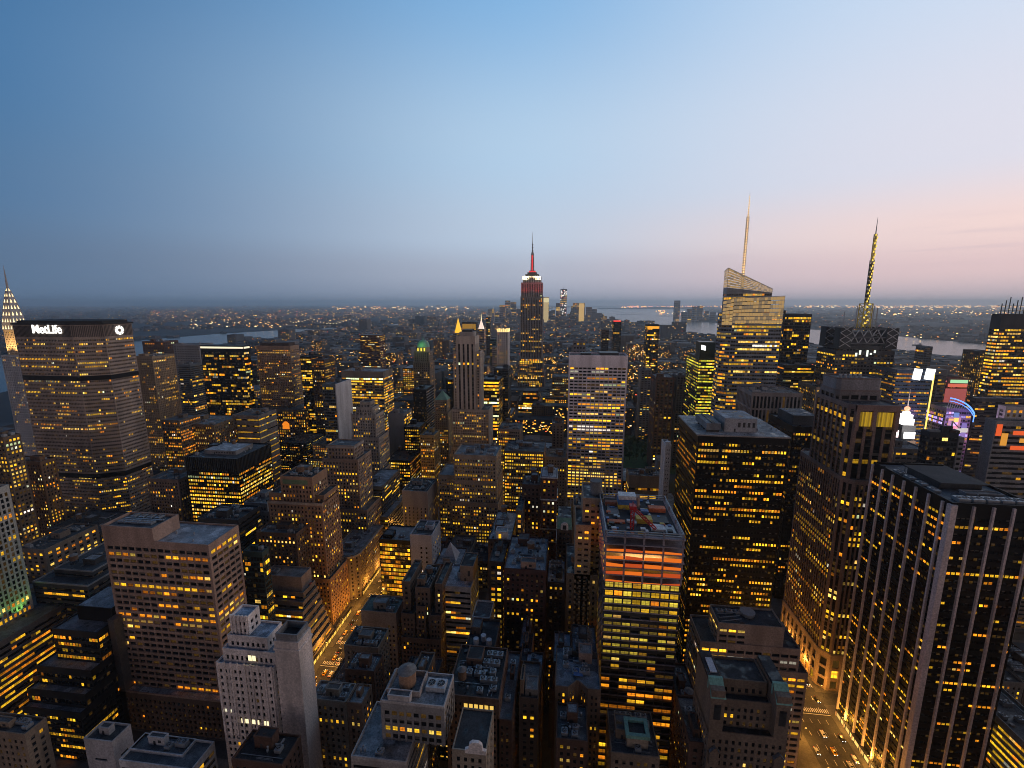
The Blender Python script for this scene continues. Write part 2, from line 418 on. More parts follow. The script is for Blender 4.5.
def building(name, label, cat, tiers, st, roof=GREYROOF, par=1.1, parmat=None, minpx=7.0, group=None, seed=None, rtiers=(), south=False, short=None, blank=None, notop=False):
    """tiers: [(polygon, z0, z1, style or None)] from the street up"""
    NB[0] += 1
    rng = random.Random(NB[0]*7919 + (seed or 0))
    pts0 = tiers[0][0]
    org = (sum(p[0] for p in pts0)/len(pts0), sum(p[1] for p in pts0)/len(pts0), 0.0)
    root = thing(name, label, cat, org, group); LAST[0] = root
    wb, wins = MB(), []
    rm = roofmat(roof)
    for ti, tier in enumerate(tiers):
        pts, z0, z1 = tier[:3]; s = (tier[3] if len(tier) > 3 and tier[3] else st)
        n = len(pts)
        for i in range(n):
            a, b = pts[i], pts[(i+1) % n]
            mx, my = (a[0]+b[0])/2, (a[1]+b[1])/2
            nx, ny = (b[1]-a[1]), -(b[0]-a[0]); l = math.hypot(nx, ny) or 1
            d = math.hypot(mx, my)
            face = (-mx*nx-my*ny)/l/d
            bl = ()
            if blank: bl = blank.get((ti, i), ())
            if bl == 'solid' or (face < -.22 and not south) or s.get('plain'):
                wb.quad((a[0],a[1],z0),(b[0],b[1],z0),(b[0],b[1],z1),(a[0],a[1],z1), s['wall'])
            else: facade(wb, wins, a, b, z0, z1, s, rng, bl)
        if not (notop and ti == len(tiers)-1):
            rb = MB(); rb.poly([(p[0],p[1],z1) for p in inset(pts, .02)], rm); rb.build('roof', root, org)
            if par: pb = MB(); parapet(pb, pts, z1, par, .45, parmat or s['wall']); pb.build('parapet', root, org)
        if ti == 0: FOOT.append((min(p[0] for p in pts), max(p[0] for p in pts), min(p[1] for p in pts), max(p[1] for p in pts)))
    wb.build('wall', root, org)
    if wins: place_windows(root, wins, org, minpx)
    pts = tiers[-1][0]; zt = tiers[-1][2]
    cx, cyy = sum(p[0] for p in pts)/len(pts), sum(p[1] for p in pts)/len(pts)
    if short: LANDMARKS.append((short, cx, min(p[1] for p in pts), zt))
    root['_'] = 0; del root['_']
    return root, org, rng
# ------------------------------------------------------------------ things fixed on the roofs
STEEL = lambda: surf('galvanised steel', (.32,.34,.36), .5, .2, .5, .4, .5)
DARKM = lambda: surf('dark metal', (.04,.042,.045), .5, .3, .5, .3, .4)
WOOD = lambda: surf('weathered tank boards', (.16,.10,.065), .9, .35, .8)
def penthouse(root, org, u0, u1, v0, v1, z, h, mat, roof=GREYROOF, name='penthouse', door=True, lip=True):
    m = MB(); m.box(u0, u1, v0, v1, z, z+h, mat)
    if lip: parapet(m, rect(u0-.15, u1+.15, v0-.15, v1+.15), z+h-.3, .7, .5, mat)
    o = m.build(name, root, org)
    r = MB(); r.poly([(a, b, z+h+.03) for a, b in rect(u0+.3, u1-.3, v0+.3, v1-.3)], roofmat(roof)); r.build('penthouse_roof', o, org)
    if door and h > 2.6:
        d = MB(); x = u0+(u1-u0)*.3; d.box(x, x+1.1, v0-.06, v0+.02, z+.1, z+2.2, DARKM()); d.build('door', o, org)
        w = MB()
        n = int((u1-u0)/4)
        for i in range(max(0, n-1)):
            xx = u0+(u1-u0)*.3+2.4+i*3
            if xx+1.6 < u1-.5: w.box(xx, xx+1.6, v0-.05, v0+.02, z+h*.35, z+h*.7, DARKM())
        w.build('louvre', o, org)
    return o
def water_tank(root, org, u, v, z, r=2.4, h=4.2, leg=3.0, mat=None):
    mat = mat or WOOD(); s = DARKM(); m = MB()
    m.cyl(u, v, z+leg, z+leg+h, r, mat, r*.95, 16)
    o = m.build('water_tank', root, org)
    c = MB(); c.cyl(u, v, z+leg+h-.05, z+leg+h+r*.55, r*1.1, surf('tank cone', (.20,.19,.18), .8), .08, 16); c.build('tank_roof', o, org)
    l = MB()
    for a, b in ((-1,-1),(1,-1),(1,1),(-1,1)): l.bar((u+a*r*.62, v+b*r*.62, z), (u+a*r*.62, v+b*r*.62, z+leg), .28, s)
    for zz in (z+leg*.1, z+leg-.15):
        l.bar((u-r*.62,v-r*.62,zz),(u+r*.62,v-r*.62,zz),.2,s); l.bar((u-r*.62,v+r*.62,zz),(u+r*.62,v+r*.62,zz),.2,s)
        l.bar((u-r*.62,v-r*.62,zz),(u-r*.62,v+r*.62,zz),.2,s); l.bar((u+r*.62,v-r*.62,zz),(u+r*.62,v+r*.62,zz),.2,s)
    l.bar((u-r*.62,v-r*.62,z),(u+r*.62,v-r*.62,z+leg),.14,s); l.bar((u+r*.62,v-r*.62,z),(u-r*.62,v-r*.62,z+leg),.14,s)
    l.build('tank_stand', o, org)
    return o
def cooler(root, org, u, v, z, w=3.4, d=2.6, h=2.2, fans=1, mat=None):
    mat = mat or STEEL(); m = MB(); m.box(u, u+w, v, v+d, z+.3, z+h, mat)
    for a in (u+.2, u+w-.4):
        m.box(a, a+.2, v+.1, v+d-.1, z, z+.3, DARKM())
    o = m.build('cooling_unit', root, org)
    f = MB()
    for i in range(fans):
        x = u+w*(i+.5)/fans; r = min(w/fans, d)*.40
        f.cyl(x, v+d/2, z+h, z+h+.35, r, mat, r, 14, False); f.cyl(x, v+d/2, z+h+.02, z+h+.12, r*.92, DARKM(), r*.92, 14)
        for k in range(3):
            a = k*math.pi/3; f.bar((x-math.cos(a)*r, v+d/2-math.sin(a)*r, z+h+.3), (x+math.cos(a)*r, v+d/2+math.sin(a)*r, z+h+.3), .12, STEEL())
    f.build('fan', o, org)
    return o
def duct(root, org, pts, w, mat=None):
    m = MB()
    for a, b in zip(pts, pts[1:]): m.bar(a, b, w, mat or STEEL())
    return m.build('duct', root, org)
def vents(root, org, rng, u0, u1, v0, v1, z, n):
    for i in range(n):
        m = MB(); x, y = rng.uniform(u0, u1), rng.uniform(v0, v1); r = rng.uniform(.2, .5); h = rng.uniform(.8, 2)
        m.cyl(x, y, z, z+h, r, STEEL(), r, 8); m.cyl(x, y, z+h, z+h+.3, r*1.5, STEEL(), r*.4, 8)
        m.build('vent_pipe', root, org)
def clutter(root, org, rng, u0, u1, v0, v1, z, mat, rich=1.0, tank=None, tanks=0):
    """a bulkhead, machines, pipes and maybe a tank spread over a flat roof, kept apart"""
    W, D = u1-u0, v1-v0; used = []
    def spot(w, d):
        for _ in range(14):
            if W-w < 1.2 or D-d < 1.2: return None
            x, y = rng.uniform(u0+.6, u1-w-.6), rng.uniform(v0+.6, v1-d-.6)
            if all(x+w < a-.4 or x > b+.4 or y+d < c-.4 or y > e+.4 for a, b, c, e in used):
                used.append((x, x+w, y, y+d)); return x, y
        return None
    pw, pd = min(W*.4, rng.uniform(6, 12)), min(D*.4, rng.uniform(5, 9))
    s = spot(pw, pd)
    feats = []
    if s: penthouse(root, org, s[0], s[0]+pw, s[1], s[1]+pd, z, rng.uniform(3, 5.5), mat, roof=rng.choice((TAR, GREYROOF, PALE_ROOF))); feats.append('a roof bulkhead')
    for k in range(tanks if tanks else (1 if rng.random() < .35 else 0)):
        s = spot(5.4, 5.4)
        if s: water_tank(root, org, s[0]+2.7, s[1]+2.7, z, rng.uniform(1.9, 2.5), rng.uniform(3.4, 4.6), rng.uniform(2, 4)); feats.append('a wooden water tank')
    for k in range(int(rng.uniform(1, 4.5)*rich)):
        f = rng.choice((1, 1, 2, 3)); w = 2.6*f; d = rng.uniform(2.2, 3.2)
        s = spot(w, d)
        if s: cooler(root, org, s[0], s[1], z, w, d, rng.uniform(1.6, 2.8), f)
    if rich >= 1 and W > 8 and D > 8:
        y = rng.uniform(v0+2, v1-2); x = rng.uniform(u0+2, u0+W*.4)
        duct(root, org, [(x, y, z+.6), (x+W*.35, y, z+.6), (x+W*.35, min(v1-1, y+D*.25), z+.6)], .7)
        vents(root, org, rng, u0+1, u1-1, v0+1, v1-1, z, int(3*rich))
        for k in range(int(1.6*rich)):
            s = spot(2.2, 2.0)
            if s:
                m = MB(); hh = rng.uniform(.5, 1.3); m.box(s[0], s[0]+rng.uniform(1, 2.2), s[1], s[1]+rng.uniform(1, 2), z, z+hh, rng.choice((STEEL(), DARKM(), mat))); m.build('roof_hatch', root, org)
        for k in range(int(rich)):
            y = rng.uniform(v0+1, v1-1); x = rng.uniform(u0+1, u1-1); m = MB()
            if rng.random() < .5: m.bar((u0+1, y, z+.35), (u1-1, y, z+.35), .22, STEEL())
            else: m.bar((x, v0+1, z+.35), (x, v1-1, z+.35), .22, STEEL())
            m.build('pipe_run', root, org)
        if rng.random() < .6:
            m = MB(); x = rng.uniform(u0+2, u1-4); ln = min(7, u1-x-1)
            for zz in (z+.6, z+1.15): m.bar((x, v0+.7, zz), (x+ln, v0+.7, zz), .09, STEEL())
            for i in range(5): m.bar((x+ln*i/4, v0+.7, z), (x+ln*i/4, v0+.7, z+1.15), .09, STEEL())
            m.build('railing', root, org)
    return feats
# ================================================================== the setting
def sheet(name, pts, z, mat, kind='structure'):
    m = MB(); m.poly([(a, b, z) for a, b in pts], mat); return setting(m.build(name), kind)
M_WATER = bpy.data.materials.new('river water')
nt, N, L, b = nodes(M_WATER)
b.inputs['Base Color'].default_value = (.018, .026, .034, 1); b.inputs['Roughness'].default_value = .22; b.inputs['IOR'].default_value = 1.333
g_ = N.new('ShaderNodeNewGeometry'); n_ = N.new('ShaderNodeTexNoise'); L.new(g_.outputs['Position'], n_.inputs['Vector']); n_.inputs['Scale'].default_value = .05; n_.inputs['Detail'].default_value = 6
b_ = N.new('ShaderNodeBump'); b_.inputs['Strength'].default_value = .35; b_.inputs['Distance'].default_value = 1.2; L.new(n_.outputs[0], b_.inputs['Height']); L.new(b_.outputs[0], b.inputs['Normal'])
M_ASPH = surf('asphalt', (.05,.05,.052), .85, .3, .4, streak=False)
M_PAVE = surf('pavement concrete', (.10,.095,.09), .9, .25, .3, streak=False)
M_LAND = surf('far land', (.045,.05,.055), .95, .6, .004, streak=False, fine=.02)
BIG = 48000
sheet('harbour_water', [(-BIG,-6000),(BIG,-6000),(BIG,BIG),(-BIG,BIG)], -2.0, M_WATER)
ISLAND = [(-1450,-2500),(1750,-2500),(1850,600),(1950,1500),(1905,2340),(1560,3080),(1215,3430),(930,4500),(760,5500),(600,6400),(420,7000),(60,7150),(-350,6800),(-800,6100),(-1450,5350),(-1800,4800),(-2150,3900),(-2060,2400),(-1700,1300),(-1480,500)]
sheet('city_ground', ISLAND, 0.0, M_ASPH)
EASTLAND = [(-2500,-4000),(-2500,600),(-2850,1600),(-3050,2700),(-3000,3600),(-2680,4500),(-2200,5300),(-2000,6000),(-1500,6600),(-1250,7400),(-1500,8600),(-1900,10000),(-1200,12500),(-800,16500),(-500,30000),(-500,BIG-500),(-BIG+500,BIG-500),(-BIG+500,-4000)]
sheet('borough_ground', EASTLAND, 0.2, M_LAND)
WESTLAND = [(2900,-4000),(2950,1500),(2700,3200),(2640,4000),(2500,4800),(2050,5800),(1850,6900),(2250,8300),(2500,9500),(3600,11000),(4300,12500),(3700,14500),(4200,17000),(4700,19500),(9000,26000),(9000,BIG-500),(BIG-500,BIG-500),(BIG-500,-4000)]
sheet('shore_ground', WESTLAND, 0.2, M_LAND)
def blob(u, v, a, bb, rot=0, n=18, seed=0):
    r_ = random.Random(seed); c, s = math.cos(rot), math.sin(rot); out = []
    for i in range(n):
        t = 2*math.pi*i/n; k = r_.uniform(.85, 1.1); x, y = a*k*math.cos(t), bb*k*math.sin(t)
        out.append((u+x*c-y*s, v+x*s+y*c))
    return out
sheet('island_ground', blob(1500, 11200, 420, 160, .4, seed=3), 1.0, M_LAND)
sheet('islet_ground', blob(2050, 9700, 260, 120, .2, seed=4), 1.0, M_LAND)
sheet('harbour_island_ground', blob(-420, 8600, 500, 330, .5, seed=5), 1.0, M_LAND)
# low hills on the far side of the bay
hm = MB(); hr = random.Random(8)
def ridge(u0, u1, v, h, n=60, w=1500):
    pts = []
    for i in range(n+1):
        t = i/n; pts.append((u0+(u1-u0)*t, h*(.35+.65*math.sin(math.pi*min(1, max(0, t)))**.7)*(.8+.3*math.sin(t*17+2)*math.sin(t*7))*(1 if 0 < i < n else .02)))
    for (a, za), (c, zc) in zip(pts, pts[1:]):
        hm.quad((a,v-w,0),(c,v-w,0),(c,v,zc),(a,v,za), M_LAND); hm.quad((a,v,za),(c,v,zc),(c,v+w,0),(a,v+w,0), M_LAND)
ridge(1400, 9500, 21500, 95); ridge(-3500, 3200, 30000, 60)
setting(hm.build('hills', smooth=True))

# street grid --------------------------------------------------------
AVES = [(-1130,30),(-930,30),(-735,30),(-595,24),(-455,42),(-312,24),(-166,24),(161,34),(435,30),(710,30),(985,30),(1260,30),(1530,30)]
STREETS = [45+80*k for k in range(-1, 24)]
SW = {7: 30, 15: 30}
def street_half(k): return (SW.get(k-1, 18))/2
pv = MB()
for (a, wa), (c, wc) in zip(AVES, AVES[1:]):
    for k in range(len(STREETS)-1):
        v0, v1 = STREETS[k]+street_half(k)-4, STREETS[k+1]-street_half(k+1)+4
        pv.box(a+wa/2-5, c-wc/2+5, v0, v1, -.2, .15, M_PAVE)
setting(pv.build('pavement'))
M_LINE = surf('road paint', (.7,.7,.66), .7, .2, 2)
M_LINY = surf('yellow road paint', (.62,.42,.08), .7, .2, 2)
rm_ = MB()
for (a, w) in AVES:
    if abs(a+166) > 2 and abs(a-161) > 2: continue
    lanes = 5 if a > 0 else 3; lw = (w-10)/lanes
    for i in range(1, lanes):
        x = a-(w-10)/2+i*lw; v = 130
        while v < 520:
            rm_.box(x-.1, x+.1, v, v+3.2, 0, .004, M_LINE); v += 9
    for k in range(1, 7):
        for s in (-1, 1):
            c = STREETS[k]+s*(street_half(k)+1.2)
            x = a-(w-10)/2+.6
            while x < a+(w-10)/2-.6:
                rm_.box(x, x+.55, c-1.5, c+1.5, 0, .004, M_LINE); x += 1.2
        rm_.box(a-(w-10)/2, a+(w-10)/2, STREETS[k]-street_half(k)-4.4, STREETS[k]-street_half(k)-4, 0, .004, M_LINE)
setting(rm_.build('road_markings'))

# ================================================================== facade kinds
def W_(r, g, b, rough=.82, name='stone wall'): return surf(name, (r, g, b), rough)
TANW = W_(.36,.25,.20); LIME = W_(.36,.33,.30); PALEST = W_(.78,.69,.64); BRICK = W_(.11,.062,.045, name='brick wall'); BROWN = W_(.15,.105,.08)
GREYW = W_(.24,.24,.245, name='concrete wall'); DKGREY = W_(.055,.058,.063, name='dark cladding'); BLACK = surf('black metal cladding', (.009,.009,.0105), .5, spec=.15); WHITEW = W_(.62,.61,.60, name='white masonry')
BEIGE = W_(.36,.29,.22); YSTONE = W_(.40,.31,.19); BLUEG = W_(.10,.12,.14, .4, 'blue grey cladding'); DKBRN = W_(.075,.05,.04, name='dark brown cladding'); GREENG = W_(.03,.05,.045, .35, 'green cladding'); COPPER = W_(.20,.40,.33, .7, 'green copper')
STY = dict(
 tan=style(fh=3.9,bw=4.6,ww=.86,wh=.56,rec=.7,top=3,m=1.6,lit=.24,coh=.5,wall=TANW,dim=.2,inten=.8),
 white=style(fh=3.6,bw=2.5,ww=.52,wh=.52,rec=.35,top=1.5,m=1.0,lit=.04,coh=.1,wall=PALEST,dim=.05),
 black=style(fh=4.0,bw=1.9,ww=.72,wh=.44,rec=.25,top=4,m=.6,lit=.46,coh=.55,wall=BLACK,dim=.2,pal=((YEL,6),(ORA,3),(PAL,.5))),
 blackp=style(fh=3.9,bw=2.08,ww=.86,wh=.36,rec=.3,top=5,m=.5,lit=.24,coh=.45,wall=BLACK,mega=4,mw=.95,md=1.0,megamat=W_(.62,.53,.52),dim=.2,pal=((YEL,5),(ORA,4),(PAL,.6))),
 ribs=style(fh=3.9,bw=2.7,ww=.62,wh=.6,rec=.6,sd=.35,top=2,m=.8,lit=.36,coh=.55,wall=W_(.22,.155,.135),span=BLACK,dim=.2,inten=.9),
 metlife=style(fh=4.1,bw=1.85,ww=.74,wh=.46,rec=.55,sd=.0,top=15,m=.5,lit=.24,coh=.45,wall=W_(.31,.255,.22),dim=.3,inten=1.0),
 grace=style(fh=3.9,bw=4.9,ww=.82,wh=.52,rec=.8,top=12,m=1.4,lit=.42,coh=.5,wall=W_(.80,.75,.78),dim=.2),
 prewar=style(fh=3.5,bw=3.0,ww=.45,wh=.55,rec=.3,top=2,lit=.22,coh=.2,wall=BROWN),
 prewarl=style(fh=3.5,bw=3.0,ww=.45,wh=.55,rec=.3,top=2,lit=.3,coh=.25,wall=LIME),
 ornate=style(fh=3.5,bw=2.9,ww=.48,wh=.56,rec=.35,top=2,lit=.30,coh=.2,wall=W_(.33,.20,.125)),
 brick=style(fh=3.3,bw=3.0,ww=.46,wh=.52,rec=.25,top=1.6,lit=.22,coh=.2,wall=BRICK),
 ribbon=style(fh=3.8,bw=3.2,ww=1.0,wh=.46,rec=.4,top=2,m=.7,lit=.34,coh=.6,wall=GREYW),
 ribbond=style(fh=3.8,bw=3.2,ww=1.0,wh=.5,rec=.35,top=2,m=.6,lit=.34,coh=.6,wall=DKGREY),
 dglass=style(fh=3.9,bw=2.2,ww=.9,wh=.66,rec=.15,top=2.5,m=.4,lit=.32,coh=.6,wall=BLACK),
 yellow=style(fh=3.8,bw=3.1,ww=.92,wh=.56,rec=.3,top=8,m=.6,lit=.88,coh=.85,wall=W_(.20,.17,.14),dim=.3,inten=1.05),
 ylit=style(fh=3.8,bw=2.5,ww=.62,wh=.52,rec=.3,top=1.5,m=.6,lit=.62,coh=.4,wall=W_(.17,.13,.10),dim=.3),
 grid=style(fh=3.7,bw=2.7,ww=.55,wh=.52,rec=.35,top=3,m=1.0,lit=.42,coh=.55,wall=BEIGE,dim=.3,inten=.75),
 bluegl=style(fh=3.9,bw=2.4,ww=.9,wh=.6,rec=.15,top=2,m=.3,lit=.5,coh=.6,wall=BLUEG),
 green=style(fh=3.9,bw=2.4,ww=.95,wh=.5,rec=.2,top=2,m=.4,lit=.66,coh=.8,wall=GREENG,pal=((YEL,3),((.8,.78,.05),5),(PAL,1))),
 slots=style(fh=3.6,bw=3.4,ww=.62,wh=.42,rec=.6,top=2,m=.8,lit=.16,coh=.1,wall=BEIGE),
 lincoln=style(fh=3.7,bw=3.1,ww=.5,wh=.5,rec=.3,top=6,m=1.2,lit=.34,coh=.3,wall=W_(.30,.21,.15),dim=.3),
 plain=style(wall=GREYW,plain=True),
)
def sty(k, **kw):
    d = dict(STY[k]); d.update(kw)
    if 'wall' in kw and 'span' not in kw: d['span'] = kw['wall']
    return d
def fr(V, xl, xr, y):
    a = on_plane(xl, y, V); c = on_plane(xr, y, V); return a[0], c[0], (a[1]+c[1])/2
def hero(name, label, cat, V, xl, xr, y, D, st, yvis=None, short=None, extra=(), clut=1, tanks=0, base=None, roof=GREYROOF, par=1.1, minpx=7.0, parmat=None, blank=None, group=None, basest=None):
    """one block whose street front is read off the photograph at distance V; extra: wider lower tiers (dl, dr, df, db, height)"""
    u0, u1, z = fr(V, xl, xr, y)
    tiers = []; z0 = 0
    for (dl, dr, df, db, h) in extra:
        tiers.append((rect(u0-dl, u1+dr, V-df, V+D+db), z0, h, basest)); z0 = h
    tiers.append((rect(u0, u1, V, V+D), z0, z))
    root, org, rng = building(name, label, cat, tiers, st, roof=roof, par=par, minpx=minpx, short=short, parmat=parmat, blank=blank, group=group)
    if yvis: GUARD.append((xl-2, xr+2, yvis, V))
    if clut and V < 240: clut *= 1.8
    if clut: clutter(root, org, rng, u0+1, u1-1, V+1, V+D-1, z, st['wall'], clut, tanks=tanks)
    return root, org, rng, (u0, u1, z)
OFF = 'office tower'; BLD = 'building'
# the limestone slab whose terrace this is seen from, just behind the eye; it shades the streets below
building('office_tower', 'limestone slab tower from whose roof terrace the city is seen', 'office tower', [(rect(-82,60,-60,-8), 0, 256)], sty('prewarl', plain=True), par=1.0, minpx=99)
# ================================================================== named buildings, near right
# black slab with pale piers, lower right
u0, _, z = fr(218, 952, 1024, 507); u1, v0, v1 = 213.0, 218, 273
root, org, rng = building('office_tower', 'black glass slab tower with pale full height piers beside the lit avenue', OFF, [(rect(u0,u1,v0,v1), 0, z)], sty('blackp'), roof=(.10,.115,.13), par=1.3, parmat=BLACK, minpx=12, short='black slab tower with pale piers')
co = MB(); co.box(u0-1.1, u0+1.6, v0-1.1, v0+1.6, 0, z+.4, W_(.62,.53,.52)); co.build('corner_pier', root, org)
o = penthouse(root, org, u0+9, u0+28, v0+20, v0+42, z, 3.2, DKGREY, roof=(.22,.25,.28), door=False, lip=False)
m = MB(); m.box(u0+8, u0+29.5, v0+18, v0+44, z+3.2, z+3.9, DKGREY, True); m.build('roof_canopy', root, org)
penthouse(root, org, u0+14, u0+30, v0+11, v0+15, z, 1.6, GREYW, door=False)
for i in range(5): cooler(root, org, u0+5+i*6, v0+3, z, 5, 4.5, 2.0, 2)
for i in range(4): cooler(root, org, u0+2.5, v0+14+i*8, z, 3, 5, 1.4, 1)
vents(root, org, rng, u0+4, u0+33, v0+9, v1-3, z, 8)
building('office_tower', 'dark office slab with slanting amber window rows in the bottom right corner', OFF, [(rect(u0+49,u0+110,110,206), 0, 128)], sty('dglass', lit=.16, coh=.3, wall=BLACK, pal=((YEL,3),(ORA,3))), roof=TAR, minpx=14)
GUARD.append((838, 1024, 768, 218))

# brown ribbed tower with a stepped crown and a clipped corner
V = 292
def oct_(u0, u1, v0, v1, c): return [(u0+c,v0),(u1-c,v0),(u1,v0+c),(u1,v1-c),(u1-c,v1),(u0+c,v1),(u0,v1-c),(u0,v0+c)]
u0 = 175.5; u1 = 206.0
z1 = 150.0; z2 = on_plane(878, 407, V+6)[1]; z3 = on_plane(870, 392, V+24)[1]; z4 = on_plane(870, 380, V+25)[1]
base = [(u0+5,V),(u1+3,V),(u1+3,V+64),(u0+5,V+64),(u0,V+58),(u0,V+6)]
st = sty('ribs'); stb = sty('ribs', fh=9, bw=6.5, ww=.66, wh=.74, rec=1.0, sd=.2, lit=.06, wall=W_(.34,.25,.19), span=W_(.28,.2,.15), top=3)
root, org, rng = building('office_tower', 'dark brown ribbed tower with clipped corners and stepped portal crown over the avenue', OFF,
    [(base, 0, 27, stb), (inset(base, .4), 27, z1, st), (oct_(u0+1, u1, V+6, V+50, 3), z1, z2, sty('ribs', bw=5, ww=.7, fh=4.4, wh=.62, lit=.16, inten=.7)),
     (oct_(u0+1.5, u1-1, V+24, V+46, 2), z2, z3, sty('ribs', bw=6.2, ww=.8, fh=9, wh=.7, lit=.0, wall=W_(.20,.18,.18), dim=0)), (oct_(u0+2, u1-1.5, V+25, V+45, 2), z3, z4, sty('plain', wall=W_(.24,.235,.245)))], st, roof=(.09,.10,.11), parmat=W_(.20,.16,.15), minpx=9, short='brown ribbed tower')
pm = MB()
for x in (u0+4.5, u0+14.2, u1-3.5): pm.box(x-1.1, x+1.1, V+4.6, V+6.2, z2-15, z2+.8, W_(.26,.17,.145))
pm.box(u0+3.4, u1-2.4, V+4.7, V+6.1, z2-2.6, z2+1.2, W_(.26,.17,.145)); pm.build('portal_frame', root, org)
cw = MB()
for a_, b_2 in ((u0+5.8, u0+13), (u0+15.4, u1-4.8)):
    k = a_
    while k < b_2-.4: cw.box(k, k+.75, V+5.7, V+5.9, z2-12.5, z2-3.4, glow('curtain lit yellow', (.85,.50,.02), (.16,.42,.28,.2,.5)[int(k*7.3) % 5])); k += .9
cw.build('lit_curtain', root, org)
tb = MB()
for i in range(5): tb.cyl(u0+8+i*3, V+34, z4, z4+2.2, .9, STEEL())
tb.build('exhaust_stack', root, org)
GUARD.append((800, 895, 768, 292)); FOOT.append((u0,u1+3,V,V+64))
# black tower with the flat pale roof
u0, u1, z = fr(296, 698, 789.5, 437); v1 = on_level(677, 416.5, z)[1]
root, org, rng = building('office_tower', 'broad black office tower with flat pale roof and rows of amber offices', OFF, [(rect(u0,u1,296,v1), 0, z)],
    sty('black', dark=((.60,.66),(.0,.02))), roof=(.34,.33,.32), par=0, minpx=8, short='broad black tower with the flat pale roof')
lv = MB(); lv.prism(rect(u0-.7,u1+.7,295.3,v1+.7), z+.02, z+.9, W_(.30,.28,.27), topmat=roofmat((.34,.33,.32))); lv.build('roof_slab', root, org)
z += .9
bu0, bv0 = on_level(724, 431.5, z); bu1, _ = on_level(754, 431, z); bv1 = on_level(713, 418, z)[1]
penthouse(root, org, bu0, bu1, bv0, bv0+24, z, 9, W_(.33,.33,.34), roof=(.33,.34,.35), lip=False)
ru0, rv0 = on_level(706, 432, z)
rk = MB(); rk.box(ru0, ru0+9, rv0, rv0+26, z+1.6, z+6, W_(.20,.21,.22), True)
for i in range(4): rk.box(ru0+.5, ru0+8.5, rv0+1+i*6.5, rv0+1.6+i*6.5, z, z+1.6, DARKM())
o = rk.build('chiller_rack', root, org)
fn = MB()
for i in range(8): fn.cyl(ru0+4.5, rv0+2+i*3.2, z+6, z+6.4, 1.3, DARKM())
fn.build('fan', o, org)
vents(root, org, rng, u0+2, u1-2, 298, v1-2, z, 10)
GUARD.append((672, 790, 640, 296))
# black slab with a box on its roof, behind it
hero('office_tower', 'matt black slab with a dark box penthouse, right behind the flat roofed tower', OFF, 392, 793, 825, 428, 46, sty('black', lit=.16, coh=.3, inten=.8), 560, 'black slab with box penthouse', clut=0, roof=(.10,.12,.14))
r_ = LAST[0]
u0, u1, z = fr(392, 793, 825, 428)
penthouse(r_, tuple(r_.location), u0+3, u1-2, 400, 428, z, 8.5, DKGREY, roof=(.12,.14,.16), door=False, lip=False)
# stepped tan block with a tall blank bulkhead
V = 226; u0, u1, z = fr(V, 718, 785, 627); v1 = V+15
ul, _, zl = fr(V, 700, 718, 643); ur, _, zr = fr(V, 801, 803, 643); ur2, _, zr2 = fr(V, 807, 808, 674)
st = sty('ribbon', wall=W_(.40,.30,.24), bw=4.6, ww=.84, wh=.5, rec=.5, lit=.36, coh=.4, fh=3.6)
root, org, rng = building('office_block', 'tan stepped office block with tall blank bulkhead and a dish on its roof', BLD,
    [(rect(ul, ur2, V-1, v1+8), 0, zr2), (rect(ul, ur, V-.5, v1+6), zr2, zl), (rect(u0, u1, V, v1), zl, z)], st, roof=(.06,.066,.072), minpx=8, short='tan stepped block with blank bulkhead', blank={(2,0): ((.42,1.0),)})
m = MB(); uc = u0+(u1-u0)*.55
m.cyl(uc, V+10, z+.1, z+2.0, 3.6, STEEL(), 3.9, 20); m.build('cooling_drum', root, org)
for i in range(3): cooler(root, org, u0+2+i*5, V+9, z, 3.4, 2.6, 1.6, 1)
fm = MB()
for i in range(4): fm.bar((u0+2, V+2+i*3, z+.5), (uc-5, V+4+i*2.6, z+1.4), .3, STEEL())
fm.build('roof_pipework', root, org)
GUARD.append((700, 806, 690, V))
